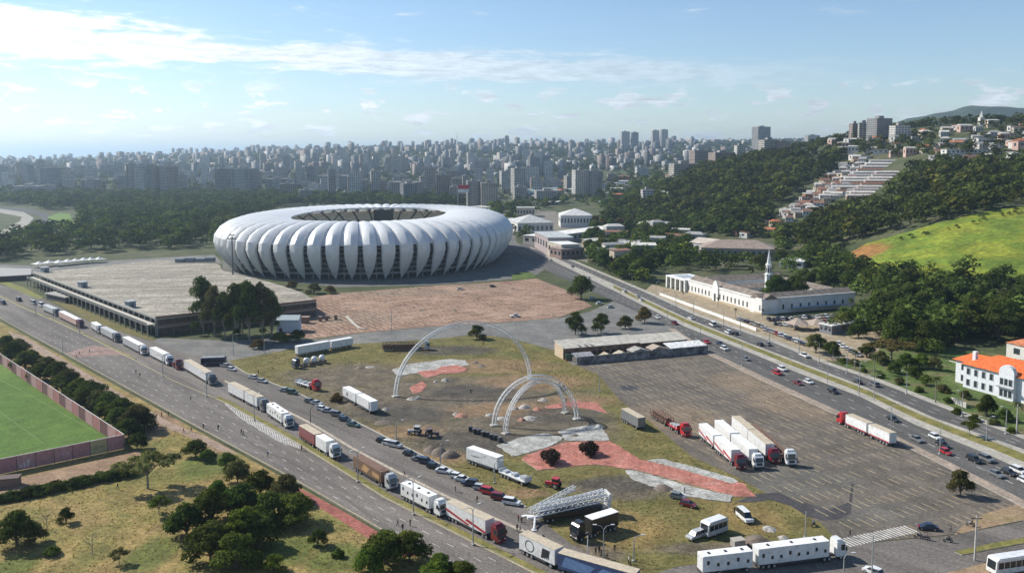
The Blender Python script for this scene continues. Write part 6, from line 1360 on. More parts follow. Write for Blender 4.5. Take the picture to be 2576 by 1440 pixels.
# --- cars on the right avenue
dirN = lambda x, y: heading(x, y, x + 40, y + 40 * .45)
AV = [(1778, 862, 'hatch', 'red', 'near warehouse corner', 0), (1811, 866, 'sedan', 'dark blue', 'behind the red car at the warehouse', 0), (1822, 879, 'suv', 'white', 'beside the dark blue car past the warehouse', 0), (1876, 905, 'hatch', 'grey', 'by the first tall median lamp', 0), (1955, 941, 'suv', 'red', 'beside the white one in the middle of the avenue', 0), (1968, 931, 'suv', 'white', 'just behind the red one in mid avenue', 0),
      (2007, 966, 'sedan', 'dark red', 'left of a white car on the near lanes', 0), (2034, 963, 'hatch', 'white', 'right of the dark red car on the near lanes', 0), (2095, 987, 'suv', 'black', 'alone on the near lanes above the red cab truck', 0), (2246, 1057, 'sedan', 'black', 'beside the white trailers with red cab', 0), (2306, 1108, 'sedan', 'grey', 'behind the white trailers at the kerb', 0), (2352, 1102, 'hatch', 'white', 'near the median right of the trailers', 0), (2379, 1140, 'hatch', 'red', 'next to the lamp post at the car park edge', 0),
      (2372, 1122, 'sedan', 'black', 'just behind the red car at the lamp post', 0), (2450, 1160, 'suv', 'black', 'left of a pair on the near lanes', 0), (2481, 1158, 'suv', 'grey', 'right of a pair on the near lanes', 0), (2506, 1196, 'sedan', 'grey', 'left of three waiting at the right edge', 0), (2538, 1192, 'hatch', 'black', 'middle of three waiting at the right edge', 0), (2562, 1188, 'suv', 'white', 'at the right edge by the median', 0), (2580, 1214, 'hatch', 'white', 'cut by the right edge on the near lanes', 0),
      (1738, 802, 'sedan', 'white', 'on the far lanes left of the asylum garden', 1), (1793, 819, 'van', 'white', 'van on the far lanes before the asylum', 1), (1832, 838, 'suv', 'white', 'beside a black car on the far lanes', 1), (1850, 841, 'hatch', 'black', 'right of the white one on the far lanes', 1), (1912, 868, 'hatch', 'black', 'left of a dark pair on the far lanes', 1), (1931, 868, 'sedan', 'grey', 'right of a dark pair on the far lanes', 1), (2024, 897, 'pickup', 'white', 'on the far lanes near the wide olive tree', 1), (2157, 963, 'sedan', 'black', 'on the far lanes by the lawn', 1), (2199, 970, 'suv', 'grey', 'on the far lanes right of the black one', 1), (1571, 735, 'suv', 'white', 'far up the avenue near the round dark tree', 1), (1605, 748, 'sedan', 'silver', 'up the avenue before the portico', 1), (1613, 756, 'hatch', 'white', 'closest to the median before the portico', 1), (1697, 815, 'suv', 'dark red', 'between warehouse canopy and median', 0), (1655, 800, 'hatch', 'white', 'beside the russet tree behind the warehouse', 0),
      (1480, 700, 'hatch', 'white', 'far up the avenue by the wood', 1), (1440, 672, 'sedan', 'grey', 'farthest up the avenue by the stadium', 1), (1385, 655, 'hatch', 'white', 'tiny on the avenue beside the stadium', 1)]
for x, y, k, c, w, far in AV:
    car(k, c, '%s %s %s' % (c, {'hatch': 'hatchback', 'sedan': 'sedan', 'suv': 'wagon', 'van': 'delivery', 'pickup': 'pickup'}[k], w), cpx(x, y, .085), dirN(x, y) + (math.pi if far else 0) + random.uniform(-.04, .04), 'cars driving on the right avenue')
# --- crowded asylum car park and street-side bays
g = random.Random(77); n = 0
cols_ = ['white', 'silver', 'grey', 'black', 'white', 'silver', 'red', 'dark blue', 'beige']
for rx0, ry0, rx1, ry1, num, hd, words in ((1858, 803, 1925, 826, 9, 1.2, 'in the bays at the asylum garden corner'), (1925, 830, 2025, 868, 15, 1.25, 'in the diagonal bays beside the right avenue'), (1935, 806, 2100, 797, 16, 1.5, 'in the back row of the asylum car park'), (1950, 816, 2000, 822, 5, 1.4, 'in the middle of the asylum car park'), (2062, 812, 2180, 800, 11, 1.5, 'in the row by the white shelter'), (2075, 822, 2185, 812, 10, 1.5, 'in the front row by the white shelter'), (2110, 868, 2160, 895, 6, 1.1, 'under the trees by the lawn'), (1545, 715, 1640, 770, 0, 1, '')):
    for i in range(num):
        tt = i / max(1, num - 1); c = g.choice(cols_); k = g.choice(['hatch', 'hatch', 'sedan', 'suv']); 
        car(k, c, '%s %s parked %s, %s' % (c, {'hatch': 'hatchback', 'sedan': 'sedan', 'suv': 'wagon'}[k], words, ['left end', 'left part', 'middle', 'right part', 'right end'][min(4, int(tt * 5))]), cpx(rx0 + (rx1 - rx0) * tt, ry0 + (ry1 - ry0) * tt, .05), hd + g.uniform(-.1, .1) + math.pi * g.randrange(2), 'cars parked by the asylum'); n += 1
for x, y, k, c, rz, lab in ((2333, 1330, 'sedan', 'dark blue', 2.95, 'dark blue sedan turning at the zebra crossing'), (2196, 1442, 'hatch', 'white', 2.2, 'white hatchback cut by the bottom edge right of the long truck'), (1731, 1272, 'hatch', 'dark red', -.6, 'dark red hatchback alone on the grass by the grey slab'), (1706, 1253, 'hatch', 'grey', -.5, 'dark grey car tucked under the end of the grey slab'), (1750, 1352, 'suv', 'silver', 3.75, 'silver car parked beside the white covered caravan'), (1873, 1306, 'van', 'white', -1.35, 'white van facing the camera on the grass by the caravan'),
        (1490, 752, 'sedan', 'silver', .4, 'silver sedan parked right of the round dark tree'), (1508, 765, 'hatch', 'white', .4, 'white hatchback at the red lot corner'), (1536, 774, 'hatch', 'silver', .4, 'silver hatchback at the street mouth'), (104, 770, 'van', 'white', -.75, 'white van far up the left side lane'), (85, 765, 'van', 'silver', -.75, 'silver van farthest up the left side lane'), (48, 757, 'van', 'black', -.75, 'dark van near the left lawn'), (8, 765, 'van', 'dark blue', -.75, 'dark blue van at the left edge'),
        (1158, 728, 'sedan', 'white', .2, 'white car parked near the stadium foot'), (1240, 722, 'hatch', 'black', .2, 'black car parked near the stadium foot right'), (1296, 797, 'pickup', 'white', .3, 'white pickup standing on the red lot'), (425, 665, 'van', 'white', .2, 'white van behind the parking deck')):
    car(k, c, lab, cpx(x, y), rz)
# --- trucks
def truck(label, r0, f0, units, cab='white', z=.07, name='truck', near=1.3, cabh=3.5, W_=2.55, cat='truck', group=None):
    """r0, f0: plate pixels of the rear and front of the visible side at the ground; units from rear to front"""
    a, b = at(*r0), at(*f0); d = (b - a); L_ = d.to_2d().length; an = math.atan2(d.y, d.x); nrm_ = Vector((-d.y, d.x, 0)).normalized(); nrm_ = nrm_ if nrm_.y > 0 else -nrm_
    o = a + nrm_ * near; o.z = z; t = thing(name, label, cat, o, an, group); w = W_ / 2; cl = 5.4 if cab else 0.
    free = L_ - (cl if cab else 0) + (1.6 if cab else 0); tot = sum(u[1] for u in units); x = 0.
    for u in units:
        kind, fr, side, roof, h = u[:5]; l = free * fr / tot; x0, x1 = x, x + l - (.9 if u is not units[-1] else .35); x += l; sm = paint(side) if isinstance(side, str) else side; rm = mat('truck_roof_' + roof.replace(' ', '_'), tuple(min(.72, c * 1.02) for c in PAINT[roof]), .7, var=.15) if roof else sm
        MB().box(x0, x1, -.5, .5, .75, 1.05).build('trailer_frame', M_CHAS, t)
        if kind in ('box', 'home', 'print'):
            bx = MB().box(x0, x1, -w, w, 1.05, h).build('trailer_box', sm, t)
            MB().box(x0 - .02, x1 + .02, -w - .02, w + .02, h, h + .08).build('roof', rm, bx)
            for s in (-1, 1): MB().box(x0 - .05, x0 - .01, min(0, s * (w - .1)), max(0, s * (w - .1)), 1.15, h - .15).build('rear_door', mat('door_panel_' + (side if isinstance(side, str) else 'x').replace(' ', '_'), tuple(c * .85 for c in (PAINT[side] if isinstance(side, str) else (.5, .5, .5))), .5), bx)
            if kind == 'home':
                nw = max(3, int((x1 - x0) / 1.9))
                for i in range(nw):
                    for s in (-1, 1): xx = x0 + (i + .4) * (x1 - x0) / nw; q = s * (w + .03); MB().box(xx, xx + .55, min(q, s * w), max(q, s * w), 2.0 if i % 3 else 2.5, 2.7 if i % 3 else 3.3).build('window', M_GLS, bx)
                for i in range(3): xx = x0 + (i + .5) * (x1 - x0) / 3; MB().box(xx - .25, xx + .25, -.3, .3, h + .08, h + .25).build('roof_vent', M_CHAS, bx)
            if kind == 'print':
                pm, shapes = u[5], u[6]
                for poly in shapes:
                    for s in (-1, 1): MB().add([(x0 + px_ * (x1 - x0), s * (w + .025), 1.1 + pz * (h - 1.1)) for px_, pz in (poly if s < 0 else poly[::-1])], [tuple(range(len(poly)))]).build('side_print', pm, bx)
        elif kind == 'flat':
            fb = MB().box(x0, x1, -w, w, 1.05, 1.3).build('flatbed', sm, t); MB().box(x0, x0 + .1, -w, w, 1.3, 2.0).build('tailboard', sm, fb); MB().box(x1 - .1, x1, -w, w, 1.3, 2.4).build('headboard', sm, fb)
            for i in range(3): xx = x0 + (i + .5) * (x1 - x0) / 3; MB().box(xx - .6, xx + .6, -.8, .8, 1.3, 1.75 + .2 * i).build('load_crate', paint('silver'), fb)
        elif kind == 'frame':
            fb = MB().box(x0, x1, -w, w, 1.05, 1.25).build('flatbed', sm, t); n = max(3, int((x1 - x0) / 1.6))
            for i in range(n + 1):
                xx = x0 + .1 + i * (x1 - x0 - .2) / n
                for s in (-1, 1): MB().box(xx - .08, xx + .08, s * w - .08, s * w + .08, 1.25, h).build('stake', sm, fb)
            for s in (-1, 1): MB().box(x0, x1, s * w - .05, s * w + .05, h - .3, h - .1).build('top_rail', sm, fb)
            for i in range(7): MB().tube((x0 + .3, -w + .35 + i * .3, 1.5 + .5 * (i % 3)), (x1 - .3, -w + .35 + i * .3, 1.45 + .5 * (i % 3)), .26, .24, 7).build('load_bundle', mat('rust_load', (.16, .10, .075), .9, var=.4), fb)
        elif kind == 'tank':
            for i in range(3):
                c0 = x0 + (i + .5) * (x1 - x0) / 3; MB().lathe([(.0, 1.1), (1.15, 1.15), (1.2, 2.6), (.8, 3.2), (.3, 3.3), (.0, 3.35)], 12, 0, (c0, 0, 0)).build('tank', sm, t, smooth=True)
        for s in (-1, 1): MB().box(x0 + 4.4, max(x0 + 4.8, x1 - 2.6), s * (w - .12) - .05, s * (w - .12) + .05, .5, 1.0).build('side_guard', M_CHAS, t)
        MB().box(x1 - 1.9, x1 - 1.6, -.8, .8, .15, 1.0).build('landing_leg', M_CHAS, t); MB().box(x0 - .05, x0 + .05, -w + .1, w - .1, .45, .65).build('rear_bumper', M_CHAS, t)
        nax = 3 if (x1 - x0) > 7 else 2
        for i in range(nax):
            for s in (-1, 1): put('wheel', WT, t, (x0 + 1.1 + i * 1.25, s * (w - .2), .5))
        if cab is None or u is not units[-1]:
            for s in (-1, 1): put('wheel', WT, t, (x1 - 1.2, s * (w - .2), .5))
    if cab:
        cm = paint(cab); F_ = L_; ch = cabh
        MB().box(F_ - cl, F_ - .3, -.45, .45, .6, .95).build('chassis', M_CHAS, t)
        cb = MB().side([(F_ - 2.3, .75), (F_ - .08, .75), (F_, 1.2), (F_ - .05, 2.0), (F_ - .35, ch - .35), (F_ - .7, ch), (F_ - 2.3, ch)], -w + .02, w - .02).build('cab', cm, t)
        MB().add([(F_ - .02, -w + .2, 2.0), (F_ - .02, w - .2, 2.0), (F_ - .33, w - .3, ch - .4), (F_ - .33, -w + .3, ch - .4)], [(0, 1, 2, 3)]).build('windscreen', M_GLS, cb)
        for s in (-1, 1):
            MB().box(F_ - 1.35, F_ - .45, s * w - .02 if s > 0 else -w - .0, s * w + .0 if s > 0 else -w + .02, 2.0, ch - .55).build('side_window', M_GLS, cb); MB().box(F_ - .25, F_ - .05, s * (w + .12) - .12, s * (w + .12) + .12, 1.9, 2.7).build('mirror', M_CHAS, cb)
            MB().box(F_ - .02, F_ + .03, s * .85 - .2, s * .85 + .2, .85, 1.1).build('headlight', M_HL, cb)
        MB().box(F_ - .02, F_ + .04, -.75, .75, 1.15, 1.85).build('grille', M_CHAS, cb); MB().box(F_ - .15, F_ + .06, -w, w, .4, .78).build('bumper', M_CHAS if cab in ('white', 'silver') else cm, cb); MB().box(F_ - 2.2, F_ - 1.0, -w + .3, w - .3, ch, ch + .45).build('roof_spoiler', cm, cb)
        for xx in (F_ - 1.3, F_ - 4.0, F_ - 5.1):
            for s in (-1, 1): put('wheel', WT, t, (xx, s * (w - .2), .5))
    return t
SWOOSH = [[(0, .35), (.55, .0), (.62, .12), (0, .55)], [(.5, .3), (1, .0), (1, .2), (.55, .5)]]
LOOPS = [[(.1 + .13 * math.cos(a) * k + .2, .48 + .4 * math.sin(a) * k) for k, a in ((1, u), (1, u + .5), (.84, u + .5), (.84, u))] for u in np.arange(0, 6.28, .5)] + [[(.62 + .05 * j, .1 + .1 * j), (.68 + .05 * j, .1), (.72 + .05 * j, .8), (.66 + .05 * j, .75)] for j in range(4)]
SL = 'trucks queued in the side lane'
truck('white trailer truck with red swoosh, beige roof and dark red cab, lowest in the queue', (1122, 1305), (1252, 1372), [('print', 1, 'white', 'beige', 4.1, mat('print_red', (.35, .03, .04), .6), SWOOSH)], 'dark red', group=SL, cabh=3.7)
truck('white living trailer with dark side stripe and white cab in the queue', (1008, 1254), (1106, 1305), [('home', 1, 'white', 'white', 3.9)], 'white', group=SL)
truck('brown painted box trailer with silver cab in the queue', (889, 1182), (979, 1237), [('print', 1, 'brown', 'brown', 3.7, mat('print_ochre', (.40, .24, .12), .7), [[(.3, .2), (.5, .1), (.6, .7), (.4, .9)], [(.7, .2), (.95, .2), (.95, .6), (.7, .7)]])], 'silver', group=SL)
truck('dark red box trailer with beige roof, white box and white cab in the queue', (752, 1104), (837, 1158), [('box', .62, 'dark red', 'beige', 4.1), ('box', .38, 'white', 'white', 4.1)], 'white', group=SL, cabh=3.6)
truck('short white caravan trailer pulled by a white cab in the queue', (671, 1045), (720, 1080), [('home', 1, 'white', 'white', 3.9)], 'white', group=SL)
truck('two white boxes behind a dark cab in the queue', (574, 992), (660, 1038), [('box', .58, 'white', 'beige', 4.1), ('box', .42, 'white', 'beige', 4.1)], 'grey', group=SL)
truck('white trailer with grey dark cab beside the dark bus in the queue', (463, 931), (528, 971), [('box', 1, 'white', 'beige', 4.0)], 'grey', group=SL)
truck('red bobtail truck with short bed in the queue', (420, 914), (444, 931), [('flat', 1, 'dark red', None, 2)], 'dark red', group=SL)
truck('white trailer with white and red cab behind the red bobtail', (377, 898), (421, 921), [('box', 1, 'white', 'white', 4.0)], 'white', group=SL)
truck('silver white box truck just below the zebra table in the queue', (309, 869), (357, 895), [('box', 1, 'silver', 'white', 3.8)], 'white', group=SL)
truck('silver truck with dark cab at the zebra table', (253, 842), (290, 862), [('box', 1, 'silver', 'silver', 3.7)], 'grey', group=SL)
truck('small white truck above the zebra table', (229, 828), (248, 841), [('box', 1, 'white', 'white', 3.4)], 'silver', group=SL)
truck('pinkish white truck with dark red cab far up the queue', (148, 801), (198, 826), [('box', 1, 'pink', 'white', 3.7)], 'dark red', group=SL)
truck('grey truck near the far end of the queue', (108, 783), (139, 797), [('box', 1, 'silver', 'silver', 3.6)], 'grey', group=SL)
truck('white trailer with black looping graphics cut by the bottom edge', (1306, 1391), (1398, 1436), [('print', 1, 'white', 'beige', 4.2, mat('print_black', (.03, .03, .035), .6), LOOPS)], None)
truck('blue sided trailer with beige roof cut by the bottom edge', (1403, 1442), (1600, 1500), [('print', 1, 'blue', 'beige', 4.2, mat('print_pale_blue', (.16, .26, .45), .6), [[(.05, .2), (.4, .1), (.5, .7), (.1, .9)], [(.5, .3), (.9, .2), (.95, .6), (.6, .8)]])], None)
truck('shorter white living trailer with small dark windows at the bottom, left of the longer one', (1768, 1453), (1897, 1437), [('home', 1, 'white', 'white', 4.2)], None, name='trailer', cat='trailer')
truck('long white living truck with small dark windows and white cab at the bottom', (1908, 1434), (2130, 1406), [('home', 1, 'white', 'white', 4.3)], 'white', cabh=3.8)
truck('white double trailer with red cab, leftmost of the four in the car park', (1757, 1100), (1855, 1184), [('print', .5, 'white', 'white', 4.2, mat('print_red'), SWOOSH), ('print', .5, 'white', 'white', 4.2, mat('print_red'), SWOOSH)], 'dark red', group='trucks side by side in the car park')
truck('white double trailer with white cab, second of the four in the car park', (1797, 1092), (1899, 1182), [('box', .5, 'white', 'white', 4.3), ('box', .5, 'white', 'white', 4.2)], 'white', group='trucks side by side in the car park')
truck('beige roofed trailer with red cab, third of the four in the car park', (1840, 1080), (1940, 1168), [('box', .5, 'white', 'beige', 4.2), ('box', .5, 'white', 'beige', 4.2)], 'dark red', group='trucks side by side in the car park')
truck('empty brown staked trailer with white cab, rightmost of the four in the car park', (1884, 1086), (1980, 1175), [('frame', 1, 'brown', None, 2.2)], 'white', group='trucks side by side in the car park', cabh=3.9)
truck('white double tipper trailer with red cab facing away at the car park kerb', (2236, 1124), (2104, 1064), [('print', .5, 'white', 'beige', 4.0, mat('print_red'), [[(0, 0), (1, 0), (1, .12), (0, .12)]]), ('print', .5, 'white', 'beige', 4.0, mat('print_red'), [[(0, 0), (1, 0), (1, .12), (0, .12)]])], 'red')
truck('grey weathered box trailer alone on the grass strip', (1562, 1058), (1606, 1084), [('box', 1, 'grey', 'beige', 3.9)], None, .06, 'trailer', cat='trailer')
truck('brown staked trailer with bright red cab at the car park edge', (1636, 1050), (1720, 1101), [('frame', .55, 'brown', None, 3.0), ('flat', .3, 'red', None, 2)], 'red')
truck('two coupled white boxes standing on the bare plaza ground', (862, 1003), (934, 1043), [('print', .5, 'white', 'white', 4.1, mat('print_grey', (.22, .23, .25), .6), [[(.0, .0), (1, .0), (1, .08), (0, .08)], [(.3, .3), (.45, .3), (.45, .7), (.3, .7)]]), ('print', .5, 'white', 'white', 4.1, mat('print_grey', (.22, .23, .25), .6), [[(.0, .0), (1, .0), (1, .08), (0, .08)], [(.85, .1), (.97, .1), (.97, .9), (.85, .9)]])], None, .06, 'trailer', cat='trailer')
truck('white flatbed with red cab at the upper left of the plaza', (742, 968), (793, 985), [('flat', 1, 'white', None, 2)], 'red', .06)
truck('long white trailer pair at the top left of the plaza by the street', (750, 897), (890, 872), [('box', .6, 'white', 'white', 4.2), ('box', .4, 'white', 'white', 4.0)], None, .06, 'trailer', cat='trailer')
truck('white tank trailer with dark blue cab at the top left of the plaza', (824, 912), (742, 928), [('tank', 1, 'white', None, 3)], 'dark blue', .06)
truck('rust brown loaded staked truck with white cab under the big arch', (962, 884), (1082, 881), [('frame', 1, 'brown', None, 3.6)], 'silver', .06)
truck('white box trailer on the verge above the parked cars', (1173, 1164), (1252, 1192), [('print', 1, 'white', 'white', 4.2, mat('print_grey', (.22, .23, .25), .6), [[(.0, .0), (1, .0), (1, .07), (0, .07)], [(.1, .5), (.3, .42), (.55, .6), (.3, .56)], [(.6, .75), (.64, .75), (.64, .85), (.6, .85)]])], None, .06, 'trailer', cat='trailer')
truck('white flat trailer with crates beside the white box trailer', (1254, 1197), (1322, 1226), [('flat', 1, 'white', None, 2)], None, .06, 'trailer', cat='trailer')
truck('black box truck with white roof facing the avenue beside the crane', (1556, 1332), (1452, 1366), [('box', 1, 'black', 'white', 4.1)], 'black', .07, cabh=3.7)
# dark bus by the street
def bus(label, r0, f0, col, roof, h=3.2, name='bus', cat='bus'):
    a, b = at(*r0), at(*f0); d = b - a; L_ = d.to_2d().length; n_ = Vector((-d.y, d.x, 0)).normalized(); n_ = n_ if n_.y > 0 else -n_; o = a + n_ * 1.3; o.z = .075; t = thing(name, label, cat, o, math.atan2(d.y, d.x))
    MB().side([(0, .45), (L_, .45), (L_ + .05, 1.2), (L_ - .15, h - .3), (L_ - .5, h), (.3, h), (0, h - .25)], -1.25, 1.25).build('body', paint(col), t); MB().side([(.1, h), (L_ - .6, h), (L_ - .9, h + .15), (.4, h + .15)], -1.1, 1.1).build('roof', paint(roof), t)
    nw = max(4, int(L_ / 1.5))
    for i in range(nw):
        for s in (-1, 1): xx = .4 + i * (L_ - .8) / nw; MB().box(xx, xx + (L_ - .8) / nw - .15, min(s * 1.27, s * 1.25), max(s * 1.27, s * 1.25), 1.5, h - .6).build('window', M_GLS, t)
    MB().add([(L_ + .06, -1.05, 1.3), (L_ + .06, 1.05, 1.3), (L_ - .1, 1.0, h - .4), (L_ - .1, -1.0, h - .4)], [(0, 1, 2, 3)]).build('windscreen', M_GLS, t)
    for xx in (1.8, L_ - 2.2):
        for s in (-1, 1): put('wheel', WT, t, (xx, s * 1.08, .5))
bus('dark blue bus parked at the street mouth', (505, 921), (568, 919), 'dark blue', 'silver')
bus('white motorhome cut by the right bottom corner', (2660, 1428), (2506, 1452), 'white', 'white', 3.4, 'motorhome', 'motorhome')
bus('white covered caravan on the grass beside the silver car', (1832, 1338), (1782, 1356), 'silver', 'white', 3.3, 'caravan', 'caravan')
# red tractor on the plaza
def tractor(label, p, rz, col='red'):
    t = thing('tractor', label, 'tractor', p, rz); MB().side([(-.2, .7), (2.2, .7), (2.25, 1.3), (.3, 1.5), (-.2, 1.4)], -.45, .45).build('bonnet', paint(col), t); MB().side([(-1.5, .8), (.1, .8), (.1, 1.5), (0, 2.5), (-1.4, 2.5), (-1.5, 1.5)], -.75, .75).build('cab', M_GLS, t); MB().box(-1.6, .2, -.85, .85, 2.5, 2.65).build('roof', paint(col), t)
    for s in (-1, 1): o = put('rear_wheel', WT, t, (-1., s * .95, .8), sc=1.6); put('front_wheel', WT, t, (1.7, s * .7, .45), sc=.9); MB().box(-1.9, -.2, s * .95 - .25, s * .95 + .25, 1.6, 1.7).build('mudguard', paint(col), t)
    MB().tube((1.2, .3, 1.4), (1.2, .3, 2.3), .05, .05, 6).build('exhaust', M_CHAS, t)
tractor('red tractor standing behind the folded white ride', at(1392, 1225, .05), 2.6)
tractor('small orange brown loader by the earth mounds', at(1086, 1098, .05), .4, 'brown'); tractor('pale loader left of the brown one by the earth mounds', at(1044, 1092, .05), 2.9, 'silver')
# folded white fairground ride on its trailer
def ride():
    o, an, L_ = frame2(at(1352, 1312), at(1540, 1290)); o.z = .06; t = thing('folded_ride', 'folded white steel fairground ride with lattice beams on a black trailer', 'ride', o, an)
    W_ = paint('white'); MB().box(1, L_ - 1, -1.25, 1.25, .8, 1.9).build('trailer_body', paint('black'), t); MB().box(4, L_ - 3, -1.15, 1.15, 1.9, 2.9).build('machinery', mat('ride_dark', (.06, .06, .07), .6, var=.5), t)
    def truss(a, b, s, name):
        mb = MB(); a = Vector(a); b = Vector(b); d = (b - a).normalized(); sd = Vector((-d.y, d.x, 0)).normalized(); up = sd.cross(d) * -1
        cs = [sd * (s * i) + up * (s * j) for i in (-.5, .5) for j in (-.5, .5)]
        for c in cs: mb.tube(a + c, b + c, .11, .11, 5)
        n = int((b - a).length / (s * 1.3)); 
        for k in range(n):
            p, q = a + (b - a) * (k / n), a + (b - a) * ((k + 1) / n)
            for i, j in ((0, 1), (1, 3), (3, 2), (2, 0)): mb.tube(p + cs[i], q + cs[j], .06, .06, 4)
        mb.build(name, W_, t)
    truss((-1, -.9, 2.3), (L_ - .5, -.8, 4.3), 1.0, 'lattice_beam'); truss((-1, .9, 2.4), (L_ - 1.5, 1.5, 4.8), 1.0, 'lattice_beam'); truss((-1.5, 1.6, 2.0), (L_ * .62, 6.5, 4.4), .9, 'lattice_beam'); truss((0, 0, 3.6), (L_ - 2, .4, 5.2), .8, 'lattice_beam')
    MB().box(L_ - 1.4, L_ - .9, -1.4, 1.8, .4, 5.2).build('end_frame', W_, t); MB().box(-2.4, 4.5, -.5, .5, 1.0, 1.5).build('tow_bar', W_, t)
    for x, y in ((-2, -4), (-2.2, 3.6), (L_ - 3, -4)): MB().tube((x + 1.5, 0, 1.4), (x, y, .25), .28, .22, 6).build('outrigger', W_, t); MB().box(x - .5, x + .5, y - .5, y + .5, 0, .2).build('foot_pad', W_, t)
    for xx in (2, 3.3, L_ - 3.5):
        for s in (-1, 1): put('wheel', WT, t, (xx, s * 1.1, .5))
ride()
# ================================================================== arches, lamps, people, small things
M_ARCH = mat('arch_white', (.72, .72, .70), .5, var=.08)
def arch(label, p0, p1, h, n=28, tw=1.05, pw=2.0):
    a, b = at(*p0), at(*p1); o = (a + b) / 2; d = b - a; S = d.to_2d().length / 2; t = thing('arch', label, 'arch', o, math.atan2(d.y, d.x))
    def pt(k, off):
        u = math.pi * k / n; r = 1.; return Vector((-(S + off) * math.cos(u) * (abs(math.cos(u)) ** (2 / pw - 1) if abs(math.cos(u)) > 1e-6 else 0), 0, (h + off) * math.sin(u) ** (2 / pw)))
    for name, off, y in (('outer_rail', tw / 2, -.35), ('outer_rail', tw / 2, .35), ('inner_rail', -tw / 2, -.35), ('inner_rail', -tw / 2, .35)):
        MB().path([pt(k, off) + Vector((0, y, 0)) for k in range(n + 1)], .14, 6).build(name, M_ARCH, t)
    br = MB().tube((0, 0, -.5), (0, 0, .5), .07, .07, 5).mesh('brace', M_ARCH)
    for k in range(n):
        for q in (0, 1):
            A, B = pt(k, tw / 2), pt(k + q, -tw / 2); m_ = (A + B) / 2; e = put('brace', br, t, m_); e.rotation_mode = 'QUATERNION'; e.rotation_quaternion = (B - A).to_track_quat('Z', 'Y'); e.scale = (1, 1, (B - A).length)
    for s in (-1, 1): MB().box(s * S - 1.2, s * S + 1.2, -.9, .9, 0, .35).build('footing', M_KERB, t)
arch('largest white lattice arch spanning the upper plaza', (995, 997), (1333, 952), 23.4)
arch('left foremost arch of the small pair', (1271, 1090), (1421, 1038), 13.2)
arch('right rear arch of the small pair, the taller one', (1243, 1070), (1451, 1054), 14.6)
# --- lamps and poles
M_POLE = mat('pole_galvanised', (.34, .35, .35), .5, .3); M_POLED = mat('pole_dark', (.06, .06, .06), .6); M_POLEC = mat('pole_concrete', (.44, .42, .38), .9)
def lamp(label, x, y, h, arms=1, m=None, az=0., z=.05):
    m = m or M_POLE; t = thing('street_lamp', label, 'lamp post', at(x, y, z), az, 'street lamps'); MB().tube((0, 0, 0), (0, 0, h - 1), .16, .1, 7).build('pole', m, t)
    for s in ((1,), (1, -1), (1, -1, .01))[arms - 1] if arms else ():
        MB().path([(0, 0, h - 1.1), (s * .5, 0, h - .3), (s * 1.6, 0, h)], [.08, .07, .05], 5).build('arm', m, t); MB().box(-.4, .4, -.16, .16, -.06, .08).build('lamp_head', mat('lamp_head', (.5, .5, .5), .5), t, (s * 1.85, 0, h + .02))
    MB().box(-.3, .3, -.3, .3, 0, .25).build('base', M_POLEC, t)
    return t
for x, y, h, a, lab in ((1762, 854, 9, 2, 'lamp post beside the warehouse end on the avenue median'), (1866, 920, 9.5, 2, 'tall lamp post at the car park edge past the warehouse'), (2081, 962, 9.5, 2, 'lamp post in the median above the black car'), (2161, 994, 12, 2, 'lamp post in the median left of the two palms'), (2198, 1008, 9, 2, 'lamp post in the median by the lawn'), (2241, 1083, 8.5, 1, 'lamp post at the car park kerb beside the red cab trailers'), (2364, 1141, 8.5, 1, 'lamp post by the red car at the car park kerb'),
        (2481, 1110, 7.5, 2, 'lamp post in the median near the flat crowned tree'), (1679, 806, 8, 2, 'lamp post in the median before the warehouse canopy'), (1560, 752, 9, 2, 'lamp post in the median up the avenue'), (1440, 695, 9, 2, 'lamp post in the median beside the stadium'), (1650, 741, 8, 1, 'lamp post at the portico corner'), (1744, 788, 8, 1, 'lamp post at the asylum garden wall'), (1862, 832, 8, 1, 'lamp post at the end of the asylum garden wall'), (1935, 858, 8, 1, 'lamp post by the diagonal bays'),
        (1108, 1166, 6.5, 1, 'curved lamp post on the verge among the parked cars'), (1244, 1214, 6, 1, 'lamp post on the verge by the white flat trailer'), (1518, 1408, 7.6, 2, 'double arm lamp at the bottom of the plaza'), (1594, 1410, 5.6, 1, 'dark lamp post on the grass at the bottom of the plaza'), (1508, 985, 9.5, 1, 'lone lamp post at the upper corner of the car park'), (985, 832, 11, 1, 'lamp post on the edge of the red lot'), (997, 1102, 5.6, 1, 'lamp post above the black hatchback cluster'), (606, 1050, 0, 1, ''), (1457, 868, 6, 1, 'lamp post left of the warehouse'), (2122, 1445, 4.6, 1, 'lamp post crossing the blue cab at the bottom'), (2193, 1448, 9.5, 0, 'bare pole at the bottom right of the long truck'), (2026, 1352, 7, 0, 'thin pole beside the motorcycle at the car park exit'), (587, 893, 9, 1, 'lamp post at the street corner under the grove'), (665, 888, 6, 1, 'lamp post under the right side of the grove'), (158, 890, 7, 1, 'lamp post at the zebra table'), (1300, 1350, 0, 1, '')):
    if h: lamp(lab, x, y, h, a)
for i, (x, y) in enumerate(((90, 792), (200, 838), (410, 946), (520, 996), (640, 1056), (900, 1210), (1040, 1292), (1190, 1368))):
    lamp('slim lamp on the avenue median, %s' % ['farthest up', 'above the zebra table', 'beside the red bobtail', 'beside the dark bus queue', 'at the hatched taper', 'beside the brown trailer', 'beside the white living trailer', 'beside the dark red cab'][i], x, y, 8.5, 2, None, A_AVE + 1.57, .2)
